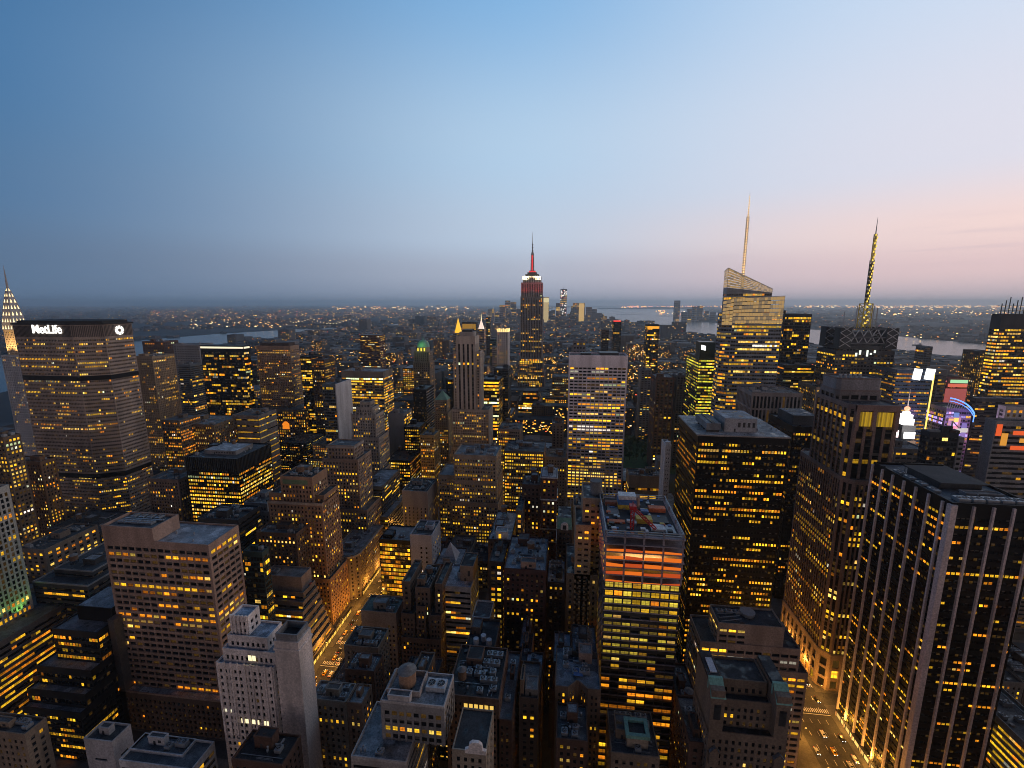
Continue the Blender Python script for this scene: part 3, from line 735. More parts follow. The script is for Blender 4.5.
# twin copper gables
V = 168; u0, u1, z = fr(V, 712, 793, 693); zc = on_plane(750, 676, V+12)[1]
st = sty('prewar', wall=W_(.21,.155,.115), bw=2.6, lit=.08, inten=.7)
tw = (u1-u0)*.175
root, org, rng = building('apartment_house', 'dark stone apartment house with two green copper gables flanking its recessed roof', BLD,
    [(rect(u0, u1, V, V+22), 0, zc-18), (rect(u0+tw, u1-tw, V+4, V+22), zc-18, zc-6), (rect(u0+tw+.6, u1-tw-.6, V+8, V+21), zc-6, zc)], st, roof=(.04,.043,.047), minpx=8, short='apartment house with two green copper gables')
for a, c in ((u0, u0+tw), (u1-tw, u1)):
    m = MB(); m.box(a, c, V+.05, V+21, zc-18, z-.5, st['wall'])
    t_ = m.build('gable_tower', root, org)
    r2 = MB(); mid = (a+c)/2
    r2.quad((a-.4,V-.3,z-4),(c+.4,V-.3,z-4),(c+.1,V+4.5,z+1.5),(a-.1,V+4.5,z+1.5), COPPER)
    r2.box(a-.1, c+.1, V+4.5, V+5.6, z-4, z+1.5, COPPER); r2.build('copper_roof', t_, org); r3 = MB(); r3.box(a+.2, c-.2, V+5.6, V+20.8, z-.5, z+.6, roofmat(TAR)); r3.build('flat_roof', t_, org)
    w = MB()
    w.box(mid-1.3, mid+1.3, V-.15, V+.1, z-14, z-7, DARKM()); w.cyl(mid, V-.02, z-7.4, z-7.3, 1.3, DARKM(), 1.3, 12)
    w.build('arched_window', t_, org)
    d = MB(); d.box(a+.8, c-.8, V-1.2, V+.5, zc-32, zc-26, st['wall'])
    d.quad((a+.5,V-1.5,zc-26),(mid,V-1.5,zc-23.5),(mid,V+.5,zc-23.5),(a+.5,V+.5,zc-26), roofmat((.2,.21,.22))); d.quad((mid,V-1.5,zc-23.5),(c-.5,V-1.5,zc-26),(c-.5,V+.5,zc-26),(mid,V+.5,zc-23.5), roofmat((.2,.21,.22)))
    d.poly([(a+.8,V-1.2,zc-26),(c-.8,V-1.2,zc-26),(mid,V-1.2,zc-23.8)], st['wall'])
    d.build('dormer', t_, org)
sk = MB(); sk.box(u0+tw*.3, u0+tw*.8, V+8, V+16, z+.6, z+1.2, W_(.5,.53,.58,.3,'skylight glass')); sk.build('skylight', root, org)
GUARD.append((712, 793, 768, V))
# brick block with glowing side wall left of the gables
V = 172; u0, u1, z = fr(V, 690, 717, 742)
hero('brick_loft', 'reddish brick loft with stepped grey roof left of the green gabled house', BLD, V, 689, 711, 745, 24, sty('brick', lit=.14), 768, extra=(), clut=1)
hero('brick_loft', 'long dark brick loft with a small roof tank, left of the gabled house', BLD, 200, 680, 701, 712, 30, sty('brick', lit=.12), 760, clut=1, tanks=1)

# ------------------------------------------------------------------ tower under construction
V = 214; u0, u1, z = fr(V, 606, 684, 537); v1 = on_level(600, 497, z)[1]
org = ((u0+u1)/2, (V+v1)/2, 0)
root = thing('construction_tower', 'half built tower with open orange lit floors and a red crane on top', 'tower', org)
SLABM = W_(.30,.26,.28, name='fresh concrete'); NET = glow('netting with painted lamp light', (1,.20,.015), .8); NETY = glow('floor panel with painted lamp light', (1,.46,.03), 1.15); NET2 = glow('netting with painted lamp light', (1,.13,.02), .5)  # netting and floor panels glow themselves; work lamp light put into their colour
FH = 4.15; nf = int(z/FH); zb0 = z-nf*FH
sl = MB(); nx = 4
for j in range(nf+1):
    zz = z-j*FH
    ex = .9 if j < 6 else .15
    sl.box(u0-ex, u1+ex, V-ex, v1+ex, zz-.55, zz, SLABM, True)
o_s = sl.build('floor_slab', root, org); o_s['kind'] = 'stuff'
rng = random.Random(77)
cm_ = MB()
for i in range(nx+1):
    x = u0+(u1-u0)*i/nx
    for y in (V+.4, v1-.4): cm_.box(x-.45, x+.45, y-.4, y+.4, z-6*FH, z+2.5 if y < V+1 else z+2.5, SLABM)
for y in (V+(v1-V)*.35, V+(v1-V)*.7):
    for x in (u0+.4, u1-.4): cm_.box(x-.4, x+.4, y-.4, y+.4, z-6*FH, z+2.5, SLABM)
cm_.build('column', root, org)
core = MB(); core.box(u0+8, u1-8, V+6, v1-4, 0, z-.6, W_(.12,.10,.09)); core.build('core_wall', root, org)
# netting on the open floors
def panel(name, pts, mat): m = MB(); m.quad(*pts, mat); return m.build(name, root, org)
for j, (kind, hgt) in enumerate(((None,0),('n',1.2),('y',3.4),('n',1.7),('y',3.4),('n',.7))):
    zz = z-(j+1)*FH
    if kind is None: continue
    for i in range(nx):
        xa, xb = u0+(u1-u0)*i/nx+.5, u0+(u1-u0)*(i+1)/nx-.5; h1, h2 = rng.uniform(-.4,.5), rng.uniform(-.4,.5)
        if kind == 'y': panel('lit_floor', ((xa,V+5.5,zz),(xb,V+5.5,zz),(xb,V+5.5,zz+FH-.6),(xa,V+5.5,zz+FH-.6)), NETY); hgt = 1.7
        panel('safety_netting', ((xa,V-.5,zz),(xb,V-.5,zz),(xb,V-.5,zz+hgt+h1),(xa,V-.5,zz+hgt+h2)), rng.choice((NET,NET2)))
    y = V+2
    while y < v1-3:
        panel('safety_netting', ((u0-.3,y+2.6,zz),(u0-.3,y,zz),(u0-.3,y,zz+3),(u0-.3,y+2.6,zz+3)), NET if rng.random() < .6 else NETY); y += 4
wins = []; wb = MB()
gst = style(fh=FH, bw=(u1-u0)/8, ww=.88, wh=.60, rec=.3, top=0, m=.3, lit=.93, coh=.05, wall=W_(.05,.048,.048,.5,'mullion metal'), pal=((YEL,4),((.85,.62,.06),5),(PAL,.8),(ORA,.8)), inten=.55)
facade(wb, wins, (u0,V), (u1,V), 103, z-6*FH, gst, rng); facade(wb, wins, (u0,V), (u1,V), 74, 103, dict(gst, lit=.85, inten=.46), rng)
facade(wb, wins, (u0,v1), (u0,V), 74, z-6*FH, dict(gst, lit=.5, inten=.5), rng)
lst = style(fh=FH, bw=(u1-u0)/8, ww=.93, wh=.74, rec=.4, top=0, m=.2, lit=.5, coh=.3, wall=W_(.07,.065,.065,.5,'mullion metal'), pal=((YEL,3),(ORA,3)), inten=.6)
facade(wb, wins, (u0,V), (u1,V), 0, 74, lst, rng); facade(wb, wins, (u0,v1), (u0,V), 0, 74, lst, rng)
wb.build('curtain_wall', root, org); place_windows(root, wins, org, 7)
FOOT.append((u0, u1, V, v1))
# clutter of the top deck
m = MB(); m.box(u0+1.2, u1-1.2, V+1.2, v1-1.2, z+.004, z+.06, W_(.05,.05,.055, name='dark deck')); m.build('deck', root, org)
pr = MB()
for zz in (z+1.2, z+2.4):
    for a, c in (((u0,V),(u1,V)),((u1,V),(u1,v1)),((u1,v1),(u0,v1)),((u0,v1),(u0,V))): pr.bar((a[0],a[1],zz),(c[0],c[1],zz), .45, STEEL())
pr.build('edge_railing', root, org)
def crate(name, x, y, w, d, h, mat, zz=None):
    m = MB(); zz = z if zz is None else zz; m.box(x, x+w, y, y+d, zz, zz+h, mat)
    for i in range(int(w/1.2)): m.box(x+.3+i*1.2, x+.5+i*1.2, y-.05, y, zz+.15, zz+h-.15, mat)
    return m.build(name, root, org)
YP, BP, RP, WP, OP = (W_(.62,.42,.05,.5,'yellow paint'), W_(.07,.16,.36,.5,'blue paint'), W_(.50,.03,.03,.45,'red paint'), W_(.7,.7,.7,.5,'white paint'), W_(.65,.16,.06,.6,'orange paint'))
wd, dp = u1-u0, v1-V
crate('site_cabin', u0+wd*.24, V+dp*.66, 10, 7, 2.6, YP); crate('site_cabin', u0+wd*.24, V+dp*.66, 10, 7, 2.6, BP, z+2.7); crate('site_cabin', u0+wd*.25, V+dp*.68, 9.5, 6, 2.2, WP, z+5.4)
crate('container', u0+wd*.45, V+dp*.30, 8, 5, 2.6, YP); crate('container', u0+wd*.68, V+dp*.62, 9, 4, 2.4, OP)
crate('formwork_stack', u0+wd*.05, V+dp*.28, 9, 3, .9, OP); crate('formwork_stack', u0+wd*.62, V+dp*.14, 7, 6, 1.2, WP); crate('formwork_stack', u0+wd*.80, V+dp*.1, 5, 8, .7, STEEL()); crate('formwork_stack', u0+wd*.08, V+dp*.5, 6, 9, .6, W_(.3,.28,.26)); crate('formwork_stack', u0+wd*.66, V+dp*.34, 9, 9, .5, DARKM())
crate('container', u0+wd*.55, V+dp*.52, 4, 3, 2.5, BP); crate('formwork_stack', u0+wd*.40, V+dp*.45, 6, 7, .8, STEEL()); crate('container', u0+wd*.06, V+dp*.74, 7, 3, 2.4, W_(.3,.12,.08))
m = MB(); m.cyl(u0+wd*.52, V+dp*.72, z, z+7, 1.7, W_(.36,.25,.2), 1.7, 14); m.build('shaft_tube', root, org)
cr = MB(); cx, cyy = u0+wd*.36, V+dp*.16
def lattice(mb, p, q, w, k, mat, t=.28):
    p, q = Vector(p), Vector(q); d = (q-p); ln = d.length; d.normalize(); a = d.cross(Vector((0,1,0)))
    if a.length < .1: a = d.cross(Vector((1,0,0)))
    a.normalize(); b2 = d.cross(a).normalized()
    cs = [(a+b2)*w/2, (a-b2)*w/2, (-a-b2)*w/2, (-a+b2)*w/2]
    for c in cs: mb.bar(tuple(p+c), tuple(q+c), t, mat)
    for i in range(k):
        s, e = p+d*ln*i/k, p+d*ln*(i+1)/k
        for j in range(4):
            c1, c2 = cs[j], cs[(j+1) % 4]
            mb.bar(tuple(s+c1), tuple(e+c2) if i % 2 else tuple(e+c2), t*.7, mat); mb.bar(tuple(e+c1), tuple(e+c2), t*.7, mat)
lattice(cr, (cx, cyy, z), (cx, cyy, z+12), 1.6, 6, RP, .3)
crane = cr.build('crane_mast', root, org)
c2 = MB(); lattice(c2, (cx, cyy, z+12), (cx+11.5, cyy-1, z+1.5), 1.2, 8, RP, .28); c2.build('crane_jib', crane, org)
c3 = MB(); c3.box(cx-1.6, cx+1.6, cyy-1.8, cyy+1.8, z+11.2, z+13.2, RP); c3.build('crane_cab', crane, org)
c4 = MB(); c4.bar((cx, cyy, z+15), (cx, cyy, z+13), .4, RP); c4.bar((cx, cyy, z+15), (cx+10, cyy-1, z+3.5), .12, DARKM()); c4.build('crane_stay', crane, org)
for i in range(60):
    crate('material_pallet', rng.uniform(u0+1, u1-4), rng.uniform(V+1, v1-4), rng.uniform(.8, 3), rng.uniform(.8, 2.5), rng.uniform(.3, 1.6), rng.choice((WP, STEEL(), BP, YP, DARKM(), OP)))
LANDMARKS.append(('half built tower', (u0+u1)/2, V, z))
GUARD.append((598, 686, 768, V))
hl = bpy.data.lights.new('work lamp', 'AREA'); hl.energy = 2500; hl.color = (1,.5,.15); hl.size = 20; hl.shape = 'RECTANGLE'; hl.size_y = 3
ho = bpy.data.objects.new('work_lamp', hl); COL.objects.link(ho); ho.parent = root; ho.location = ((0, V+2.5-org[1], z-2*FH-.8))

# ================================================================== near centre
# beige slab with balcony slots and a round tank
V = 252; u0, u1, z = fr(V, 583, 604, 500)
st = sty('slots', lit=.14)
root, org, rng = building('apartment_tower', 'slim beige apartment tower with slot balconies, left beside the half built tower', BLD, [(rect(u0-4, u0+5, V-6, V+18), 0, z-14), (rect(u0, u1, V, V+24), 0, z)], st, minpx=7, short='slim beige balcony tower', roof=GREYROOF)
m = MB(); m.cyl((u0+u1)/2+2, V+10, z, z+7.5, 3.4, W_(.20,.20,.205), 3.4, 20); m.cyl((u0+u1)/2+2, V+10, z+7.5, z+8.2, 3.7, W_(.16,.16,.165), 3.5, 20); m.build('round_tank', root, org)
GUARD.append((580, 606, 560, V))
# green mansard
V = 292; u0, u1, z = fr(V, 557, 572, 530)
st = sty('brick', wall=W_(.10,.07,.055), lit=.06)
root, org, rng = building('mansard_house', 'narrow brick building topped by a pale green mansard with arched dormer', BLD, [(rect(u0,u1,V,V+22), 0, z)], st, par=.4, short='narrow pale green mansard', minpx=7)
m = MB(); zz = z+8; i_ = 2.2
m.quad((u0,V,z),(u1,V,z),(u1-.6,V+i_,zz),(u0+.6,V+i_,zz), COPPER); m.quad((u0,V+22,z),(u0,V,z),(u0+.6,V+i_,zz),(u0+.6,V+20,zz), COPPER); m.quad((u1,V,z),(u1,V+22,z),(u1-.6,V+20,zz),(u1-.6,V+i_,zz), COPPER)
m.poly([(u0+.6,V+i_,zz),(u1-.6,V+i_,zz),(u1-.6,V+20,zz),(u0+.6,V+20,zz)], roofmat(GREYROOF)); mo = m.build('mansard', root, org)
d = MB(); c = (u0+u1)/2
for k in range(9):
    a, b2 = math.pi*k/8, math.pi*(k+1)/8
    if k < 8: d.quad((c+2.6*math.cos(b2),V-.3,z+2.6+2.6*math.sin(b2)),(c+2.6*math.cos(a),V-.3,z+2.6+2.6*math.sin(a)),(c+2.6*math.cos(a),V+2,z+2.6+2.6*math.sin(a)),(c+2.6*math.cos(b2),V+2,z+2.6+2.6*math.sin(b2)), PALEST)
d.poly([(c-2.6,V-.3,z),(c+2.6,V-.3,z),]+[(c+2.6*math.cos(math.pi*k/8),V-.3,z+2.6+2.6*math.sin(math.pi*k/8)) for k in range(9)], PALEST)
d.build('dormer', mo, org); w = MB(); w.box(c-1.2, c+1.2, V-.4, V-.28, z+.4, z+3.6, DARKM()); w.build('dormer_window', mo, org)
GUARD.append((556, 573, 556, V))
TRIM = W_(.5,.49,.5, name='white trim')
def trims(root, org, u0, u1, V, D, zs):
    m = MB()
    for z_ in zs: m.box(u0-.5, u1+.5, V-.6, V+D+.3, z_, z_+.8, TRIM, True)
    m.build('cornice', root, org)
root, org, rng, (u0,u1,z) = hero('brick_tower', 'dark red brick tower banded by white cornices, near the pale green mansard', BLD, 312, 541, 557, 478, 20, sty('brick', lit=.34, wall=W_(.11,.055,.045)), 556, 'brick tower with white cornices', par=.8)
trims(root, org, u0, u1, 312, 20, (z-.2, z-17, z-40, z-50))
root, org, rng, (u0,u1,z) = hero('brick_tower', 'dark brick tower left of the white banded one, a bright lit floor near its top', BLD, 316, 522, 540.5, 486, 22, sty('brick', lit=.2, wall=W_(.07,.045,.04)), 540, clut=1)
hero('apartment_tower', 'narrow beige tower with rounded parapet between green mansard and balcony tower', BLD, 305, 573.5, 582, 507, 18, sty('prewarl', wall=BEIGE, lit=.12), 552, clut=.5)
root, org, rng, (u0,u1,z) = hero('loft_building', 'dark loft with broad pale snowy looking roof and small lit white penthouse', BLD, 282, 488, 511, 541, 44, sty('brick', lit=.2, wall=W_(.09,.06,.05)), 640, 'loft with the pale roof', roof=(.36,.37,.39), clut=1.4)
penthouse(root, org, u0+5, u1-3, 284, 291, z, 5.5, WHITEW, roof=PALE_ROOF)
lp = MB(); lp.box((u0+u1)/2-.8, (u0+u1)/2+.8, 283.8, 283.95, z+1, z+4, glow('lit doorway', YEL, 1.2)); lp.build('lit_doorway', root, org)
hero('apartment_tower', 'thin dark slab showing one bright column of windows, right of the pale roofed loft', BLD, 296, 516, 522.5, 512, 26, sty('ylit', lit=.7, bw=6), 552, clut=0)
root, org, rng, (u0,u1,z) = hero('loft_building', 'dark red loft with blue grey roof, tan bulkhead and cluttered yards of machines', BLD, 250, 504, 546, 571, 40, sty('brick', lit=.2, wall=W_(.085,.045,.04)), 640, 'loft with tan bulkhead', roof=(.26,.29,.32), clut=2.2)
penthouse(root, org, u0+10, u0+19, 252, 257, z, 4.5, TANW)
hero('apartment_tower', 'dark block with one bright amber window stack under the blue grey loft roof', BLD, 258, 489, 503, 563, 24, sty('ylit', lit=.75, bw=5, wall=W_(.06,.045,.04)), 610, clut=1)
hero('loft_building', 'brick loft with a white windowed attic storey, left of the half built tower', BLD, 246, 566.5, 598, 576, 34, sty('prewar', wall=W_(.16,.13,.105), lit=.22, bw=2.8), 622, 'loft with white attic', clut=1.6, tanks=1)
hero('loft_building', 'dark loft with a pale peaked metal roof left of the white attic loft', BLD, 256, 547, 565, 584, 26, sty('brick', lit=.13, wall=W_(.07,.05,.045)), 640, roof=(.4,.42,.45), clut=2)
hero('glass_annex', 'low block with grey roof box and olive lit glass front by the half built tower', BLD, 206, 572, 597, 654, 20, sty('ribbond', lit=.8, inten=.4, fh=4.5), 690, roof=(.20,.24,.28), clut=1.5)
hero('townhouse', 'low building with blue tinted flat roof, left of the olive lit annex', BLD, 204, 553, 571, 664, 22, sty('brick', lit=.1), 690, roof=(.33,.37,.42), clut=1.2)
# concave bay house
V = 186; u0, u1, z = fr(V, 555, 601, 690)
pts = [(u0,V),(u0+6,V),(u0+10,V+4),(u1-10,V+4),(u1-6,V),(u1,V),(u1,V+26),(u0,V+26)]
root, org, rng = building('apartment_house', 'brown apartment house with bowed recess, lit windows and blue tarpaulin on its roof', BLD, [(pts, 0, z)], sty('prewar', wall=W_(.22,.15,.105), lit=.22, fh=3.3, bw=2.4), minpx=8, short='brown apartment house with bowed recess', roof=(.16,.19,.22))
FOOT.append((u0,u1,V,V+26))
m = MB(); m.quad(((u0+u1)/2-2,V+7,z+1.2),((u0+u1)/2+2.5,V+7,z+1.0),((u0+u1)/2+2.2,V+11,z+1.8),((u0+u1)/2-1.6,V+11,z+2.0), BP); m.build('tarpaulin', root, org)
clutter(root, org, rng, u0+2, u1-2, V+8, V+25, z, TANW, 1.6)
root, org, rng, (u0,u1,z) = hero('tenement', 'tan windowless bulkhead block left of the bowed brown house', BLD, 180, 519, 538, 700, 22, sty('brick', lit=.1, wall=W_(.10,.07,.055)), 768, clut=0)
penthouse(root, org, u0+.5, u1-6.8, 181, 190, z, 9, W_(.22,.15,.10), roof=TAR)
penthouse(root, org, u1-6, u1-.5, 182, 190, z, 3.5, W_(.24,.22,.2), roof=PALE_ROOF)
hero('townhouse', 'small block crowned by a pale green copper box below the half built tower', BLD, 168, 611, 660, 757, 22, sty('prewar', wall=W_(.24,.18,.13), lit=.08), 768, 'block crowned by a pale green box', clut=1.5)
r_ = LAST[0]; u0, u1, z = fr(168, 611, 660, 757)
o = penthouse(r_, tuple(r_.location), u0+7, u0+16, 172, 180, z, 5.5, BEIGE, roof=TAR, door=False, lip=False)
m = MB(); parapet(m, rect(u0+6.4,u0+16.6,171.4,180.6), z+5.2, 1.6, 1.6, COPPER); m.build('copper_rim', o, tuple(r_.location))
hero('tenement', 'brick tenement with lit sign blue panes below the bowed brown house', BLD, 166, 556, 588, 742, 18, sty('brick', lit=.2), 768, clut=2)
hero('tenement', 'low dark tenement with bare grey roof at the bottom centre of the view', BLD, 168, 497, 512, 722, 40, sty('brick', lit=.1), 768, roof=(.12,.13,.15), clut=.6)
hero('tenement', 'small lit brick house with narrow front beside the dark lightwell at centre', BLD, 215, 520, 531, 663, 22, sty('ornate', lit=.5), 690, clut=1)
hero('townhouse', 'pale roofed low house with round vents in the dark centre block', BLD, 226, 519, 530, 649, 26, sty('brick', lit=.05), 662, roof=(.42,.45,.5), clut=1.5)
hero('townhouse', 'bluish gravel roof crowded with fans, above the tan bulkhead block', BLD, 196, 523, 541, 690, 24, sty('brick', lit=.3), 700, roof=(.34,.38,.42), clut=3)
# foreground corner building with the tank
V = 150; u0, u1, z = fr(V, 383, 444, 706)
ul, _, zl = fr(V, 361, 383, 738)
st = sty('grid', wall=W_(.30,.28,.27), lit=.12, bw=3.0, ww=.7, sd=.25, fh=3.6, coh=.15, inten=1); st2 = sty('ribbon', wall=W_(.40,.36,.33), lit=.3, coh=.3, fh=3.8)
root, org, rng = building('office_block', 'pale framed corner building with tan wooden water tank and twin fan cooler', BLD, [(rect(ul, u1-13, V-9, V+16), 0, zl, st2), (rect(u0-1, u1, V, V+16), zl, z, st)], st, par=1.2, parmat=W_(.5,.46,.44), minpx=8, roof=(.22,.24,.26), short='corner building with tan water tank')
t = water_tank(root, org, u0+7, V+9.5, z, 3.6, 6.2, 1.2, W_(.36,.22,.14, name='tan tank boards'))
m = MB(); parapet(m, rect(u0, u0+14, V+4, V+15), z, 2.6, .5, W_(.45,.38,.34)); m.build('tank_enclosure', root, org)
cooler(root, org, u0+15.5, V+7, z, 8, 5, 2.4, 2, W_(.5,.52,.54,.5,'white paint'))
vents(root, org, rng, ul+2, u0+8, V-7, V-2, zl, 5); cooler(root, org, ul+9, V-7, zl, 3, 2.4, 1.6, 1)
penthouse(root, org, u0+2, u0+11, V+.4, V+3.6, z, 3.2, W_(.5,.46,.44), door=False)
GUARD.append((360, 444, 768, V))
V = 168
root, org, rng, (u0,u1,z) = hero('loft_building', 'brown brick loft with a row of lit top windows right of the tan tank', BLD, V, 446, 499, 699, 30, sty('brick', lit=.05, wall=W_(.16,.10,.075), bw=2.2), 742, 'loft with lit row right of tan tank', clut=2.5, roof=TAR)
lw = MB()
for i in range(6): lw.box(u0+8+i*2.3, u0+9.6+i*2.3, V-.06, V+.02, z-5, z-2.6, glow('lit window pane', PAL, .9))
lw.build('window', root, org)
root, org, rng, (u0,u1,z) = hero('church_house', 'small beige building with scrolled stone gable at the bottom edge', BLD, 140, 452, 486, 752, 18, sty('prewarl', wall=BEIGE, lit=.04), 768, clut=0, par=.6, roof=TAR)
m = MB(); c = u0+(u1-u0)*.7
gp = [(c-4,z),(c+4,z),(c+4,z+1.5),(c+2.6,z+2),(c+2.4,z+4),(c+1.2,z+5),(c-1.2,z+5),(c-2.4,z+4),(c-2.6,z+2),(c-4,z+1.5)]
m.poly([(a,139.4,b2) for a, b2 in gp], PALEST); 
for (a, za), (b2, zb) in zip(gp, gp[1:]+gp[:1]): m.quad((b2,139.4,zb),(a,139.4,za),(a,140.6,za),(b2,140.6,zb), PALEST)
m.build('scrolled_gable', root, org)
# prewar block with setbacks and its pale office neighbour
V = 262; u0, u1, z = fr(V, 402, 442, 584); w_ = u1-u0
st = sty('prewar', wall=W_(.26,.18,.13), lit=.05, bw=2.3, fh=3.4, ww=.5, inten=1)
z2 = on_plane(420, 616, V-4)[1]; z3 = on_plane(420, 640, V-6)[1]
root, org, rng = building('apartment_house', 'brown prewar apartment house with stepped wings and few lit windows', BLD,
    [(rect(u0, u1, V-6, V+26), 0, z3), (rect(u0, u0+w_*.34, V-4, V+26), z3, z2), (rect(u1-w_*.3, u1, V-4, V+26), z3, z2), (rect(u0+w_*.38, u0+w_*.62, V-4, V+26), z3, z2+6), (rect(u0+w_*.34, u1-w_*.3, V-1, V+26), z3, z-3), (rect(u0, u0+w_*.2, V, V+26), z2, z), (rect(u1-w_*.18, u1, V, V+26), z2, z)], st, minpx=7, short='brown prewar house with stepped wings', roof=TAR)
clutter(root, org, rng, u0+8, u1-7, V+2, V+25, z-3, st['wall'], 1.5)
GUARD.append((399, 444, 668, V-6))
root, org, rng, (u0,u1,z) = hero('office_block', 'light grey ribbon window office with rooftop terrace, right of the brown prewar house', BLD, 268, 444, 471, 588, 26, sty('ribbon', wall=W_(.46,.45,.46), lit=.14, coh=.3, inten=1.2), 655, 'light grey ribbon window office', clut=.6, roof=(.40,.40,.42))
penthouse(root, org, u1-9, u1, 276, 293, z, 11, W_(.30,.22,.17), roof=TAR)
hero('townhouse', 'small white house with square windows beside the light grey office', BLD, 240, 472, 490, 619, 16, sty('prewarl', wall=WHITEW, lit=.0, bw=2.6), 640, clut=0)
root, org, rng, (u0,u1,z) = hero('loft_building', 'low dark loft carrying three pale round tanks below the small white house', BLD, 214, 466, 495, 648, 22, sty('prewar', lit=.03), 690, clut=0, roof=TAR)
for i in range(3): 
    m = MB(); m.cyl(u0+5+i*3.6, 217+(i % 2)*3, z, z+3.2, 1.5, W_(.5,.52,.55,.5,'white paint'), 1.5, 14); m.build('round_tank', root, org)
penthouse(root, org, u0+1, u0+6, 224, 232, z, 4, BROWN)
hero('townhouse', 'small tan bulkhead house with dish, between the tan tank and the brown prewar house', BLD, 190, 411, 426, 678, 16, sty('prewar', wall=W_(.22,.16,.12), lit=.1), 695, clut=1, roof=TAR)
# ================================================================== left side
# tan slab with slot windows
V = 216; u0, u1, z = fr(V, 104, 208, 543); zh = on_plane(120, 529, V)[1]; v1 = on_level(234.6, 526, z)[1]
um = u0+(u1-u0)*.49
root, org, rng = building('office_tower', 'big tan slab with dark slot windows and raised louvred roof box at its left', OFF, [(rect(u0-6, u1+16, V-5, v1+12), 0, 26, sty('tan', wall=W_(.13,.09,.07), top=3, lit=.1, bw=3.2, ww=.5)), (rect(u0, u1, V, v1), 26, z)], sty('tan', m=1.2), roof=(.27,.29,.32), parmat=TANW, minpx=9, short='big tan slab', par=1.0)
m = MB(); m.box(u0-.02, um, V-.02, v1-6, z, zh, TANW); parapet(m, rect(u0-.02, um, V-.02, v1-6), zh, 1.6, .7, TANW); o = m.build('roof_house', root, org)
m = MB(); m.poly([(a,b,zh+.05) for a, b in rect(u0+.7, um-.8, V+.8, v1-7)], roofmat((.10,.11,.12))); m.build('roof_house_top', o, org)
for i in range(5): cooler(root, org, u0+4+i*4.6, V+6, zh, 4, 3.4, 1.4, 2)
for i in range(4): cooler(root, org, u0+5+i*5.5, V+13, zh, 3.4, 5, 1.2, 1)
duct(root, org, [(u0+4, V+11, zh+.8), (um-4, V+11, zh+.8), (um-4, v1-12, zh+.8)], .9)
vents(root, org, rng, um+3, u1-3, V+4, v1-4, z, 3)
GUARD.append((100, 236, 706, V)); GUARD.append((112, 216, 740, 205))
# white setback tower with blank slab
V = 165; u0, u1, z = fr(V, 216, 273, 667); us, _, zs = fr(V-2, 298, 299, 643); uc0, uc1, zc = fr(V+5, 226, 262, 626); us0 = fr(V-2, 273, 298, 634)[0]
st = sty('white')
root, org, rng = building('apartment_tower', 'pale stone setback tower with blank shaft on its right side and blue capped crown', BLD,
    [(rect(u0, u1, V, V+17), 0, z), (rect(u0+2.5, u1, V+2, V+16), z, z+6), (rect(u0+4, u0+(u1-u0)*.84, V+4, V+15), z+6, z+11.5), (rect(u0+5, u0+(u1-u0)*.48, V+6, V+14), z+11.5, z+20)], st, roof=(.22,.27,.34), minpx=9, short='pale stone setback tower', parmat=PALEST, par=.9)
m = MB(); m.box(us0, us, V-2, V+8, 0, zs, W_(.70,.61,.56)); parapet(m, rect(us0-.4, us+.4, V-2.4, V+8.4), zs-4.5, 1.0, .8, PALEST); m.build('blank_shaft', root, org)
m = MB(); parapet(m, rect(us0+.6, us-.6, V-1.4, V+7.4), zs, 3.2, .6, GREYW); m.poly([(a,b,zs+.05) for a, b in rect(us0+.6, us-.6, V-1.4, V+7.4)], roofmat(TAR)); m.build('shaft_screen', root, org)
m = MB()
for i in range(5):
    for x in (u0+5.2+i*((u1-u0)*.48-6)/4,): m.box(x-.35, x+.35, V+5.5, V+6.1, z+11.5, z+21.5, PALEST)
for i in range(9):
    x = u0+1+i*(u1-u0-2)/8; m.box(x-.4, x+.4, V-.5, V+.05, z-38, z+1.8, PALEST)
m.build('buttress', root, org)
lw = MB()
for x in (.53, .60): lw.box(u0+(u1-u0)*x, u0+(u1-u0)*x+1.6, V+1.9, V+2.06, z+1.8, z+4.4, glow('lit window pane white', (1,.86,.5), 1.3))
for x in (.34, .41, .53, .60, .72, .79): lw.box(u0+(u1-u0)*x, u0+(u1-u0)*x+1.5, V-.12, V+.02, z-30, z-27.8, glow('lit window pane white', (1,.86,.5), 1.3))
lw.build('window', root, org)
GUARD.append((212, 318, 768, V))
hero('townhouse', 'dark flat roofed block with skylight disc at the foot of the pale setback tower', BLD, 140, 232, 282, 764, 13, sty('brick', lit=.02), 768, clut=.6, roof=TAR)
# terraced office towards the avenue
V = 283; u0, u1, z = fr(V, 263, 301, 577)
st = sty('ribbon', wall=W_(.19,.17,.16), lit=.14, coh=.3, wh=.5)
zt = z-11; steps = 9
ur_ = -178.5
tl = []
for i in range(steps):
    f = i/(steps-1)
    tl.append((rect(u0-4, u1+2+(ur_-u1-2)*f, V-2-24*f, V+14+5*f), zt-i*5.6))
tl = tl[::-1]; zz = 0; tiers = []
for p, h in tl: tiers.append((p, zz, h)); zz = h
tiers.append((rect(u0, u1, V, V+13), zz, z, sty('plain', wall=W_(.30,.25,.22))))
root, org, rng = building('office_block', 'grey terraced office stepping down in bands toward the glowing avenue', BLD, tiers, st, roof=(.16,.165,.17), minpx=8, short='grey terraced office', par=.9)
cooler(root, org, u0+3, V+3, z, 6, 5, 2, 2); crate_ = MB(); crate_.box(u1+.6, u1+1.8, V+8, V+10, zt, zt+1.3, W_(.5,.05,.04,.5,'red paint')); crate_.build('roof_hatch', root, org)
GUARD.append((262, 322, 640, V-10)); GUARD.append((306, 346, 684, 262)); GUARD.append((330, 388, 625, 330)); GUARD.append((346, 390, 600, 380))
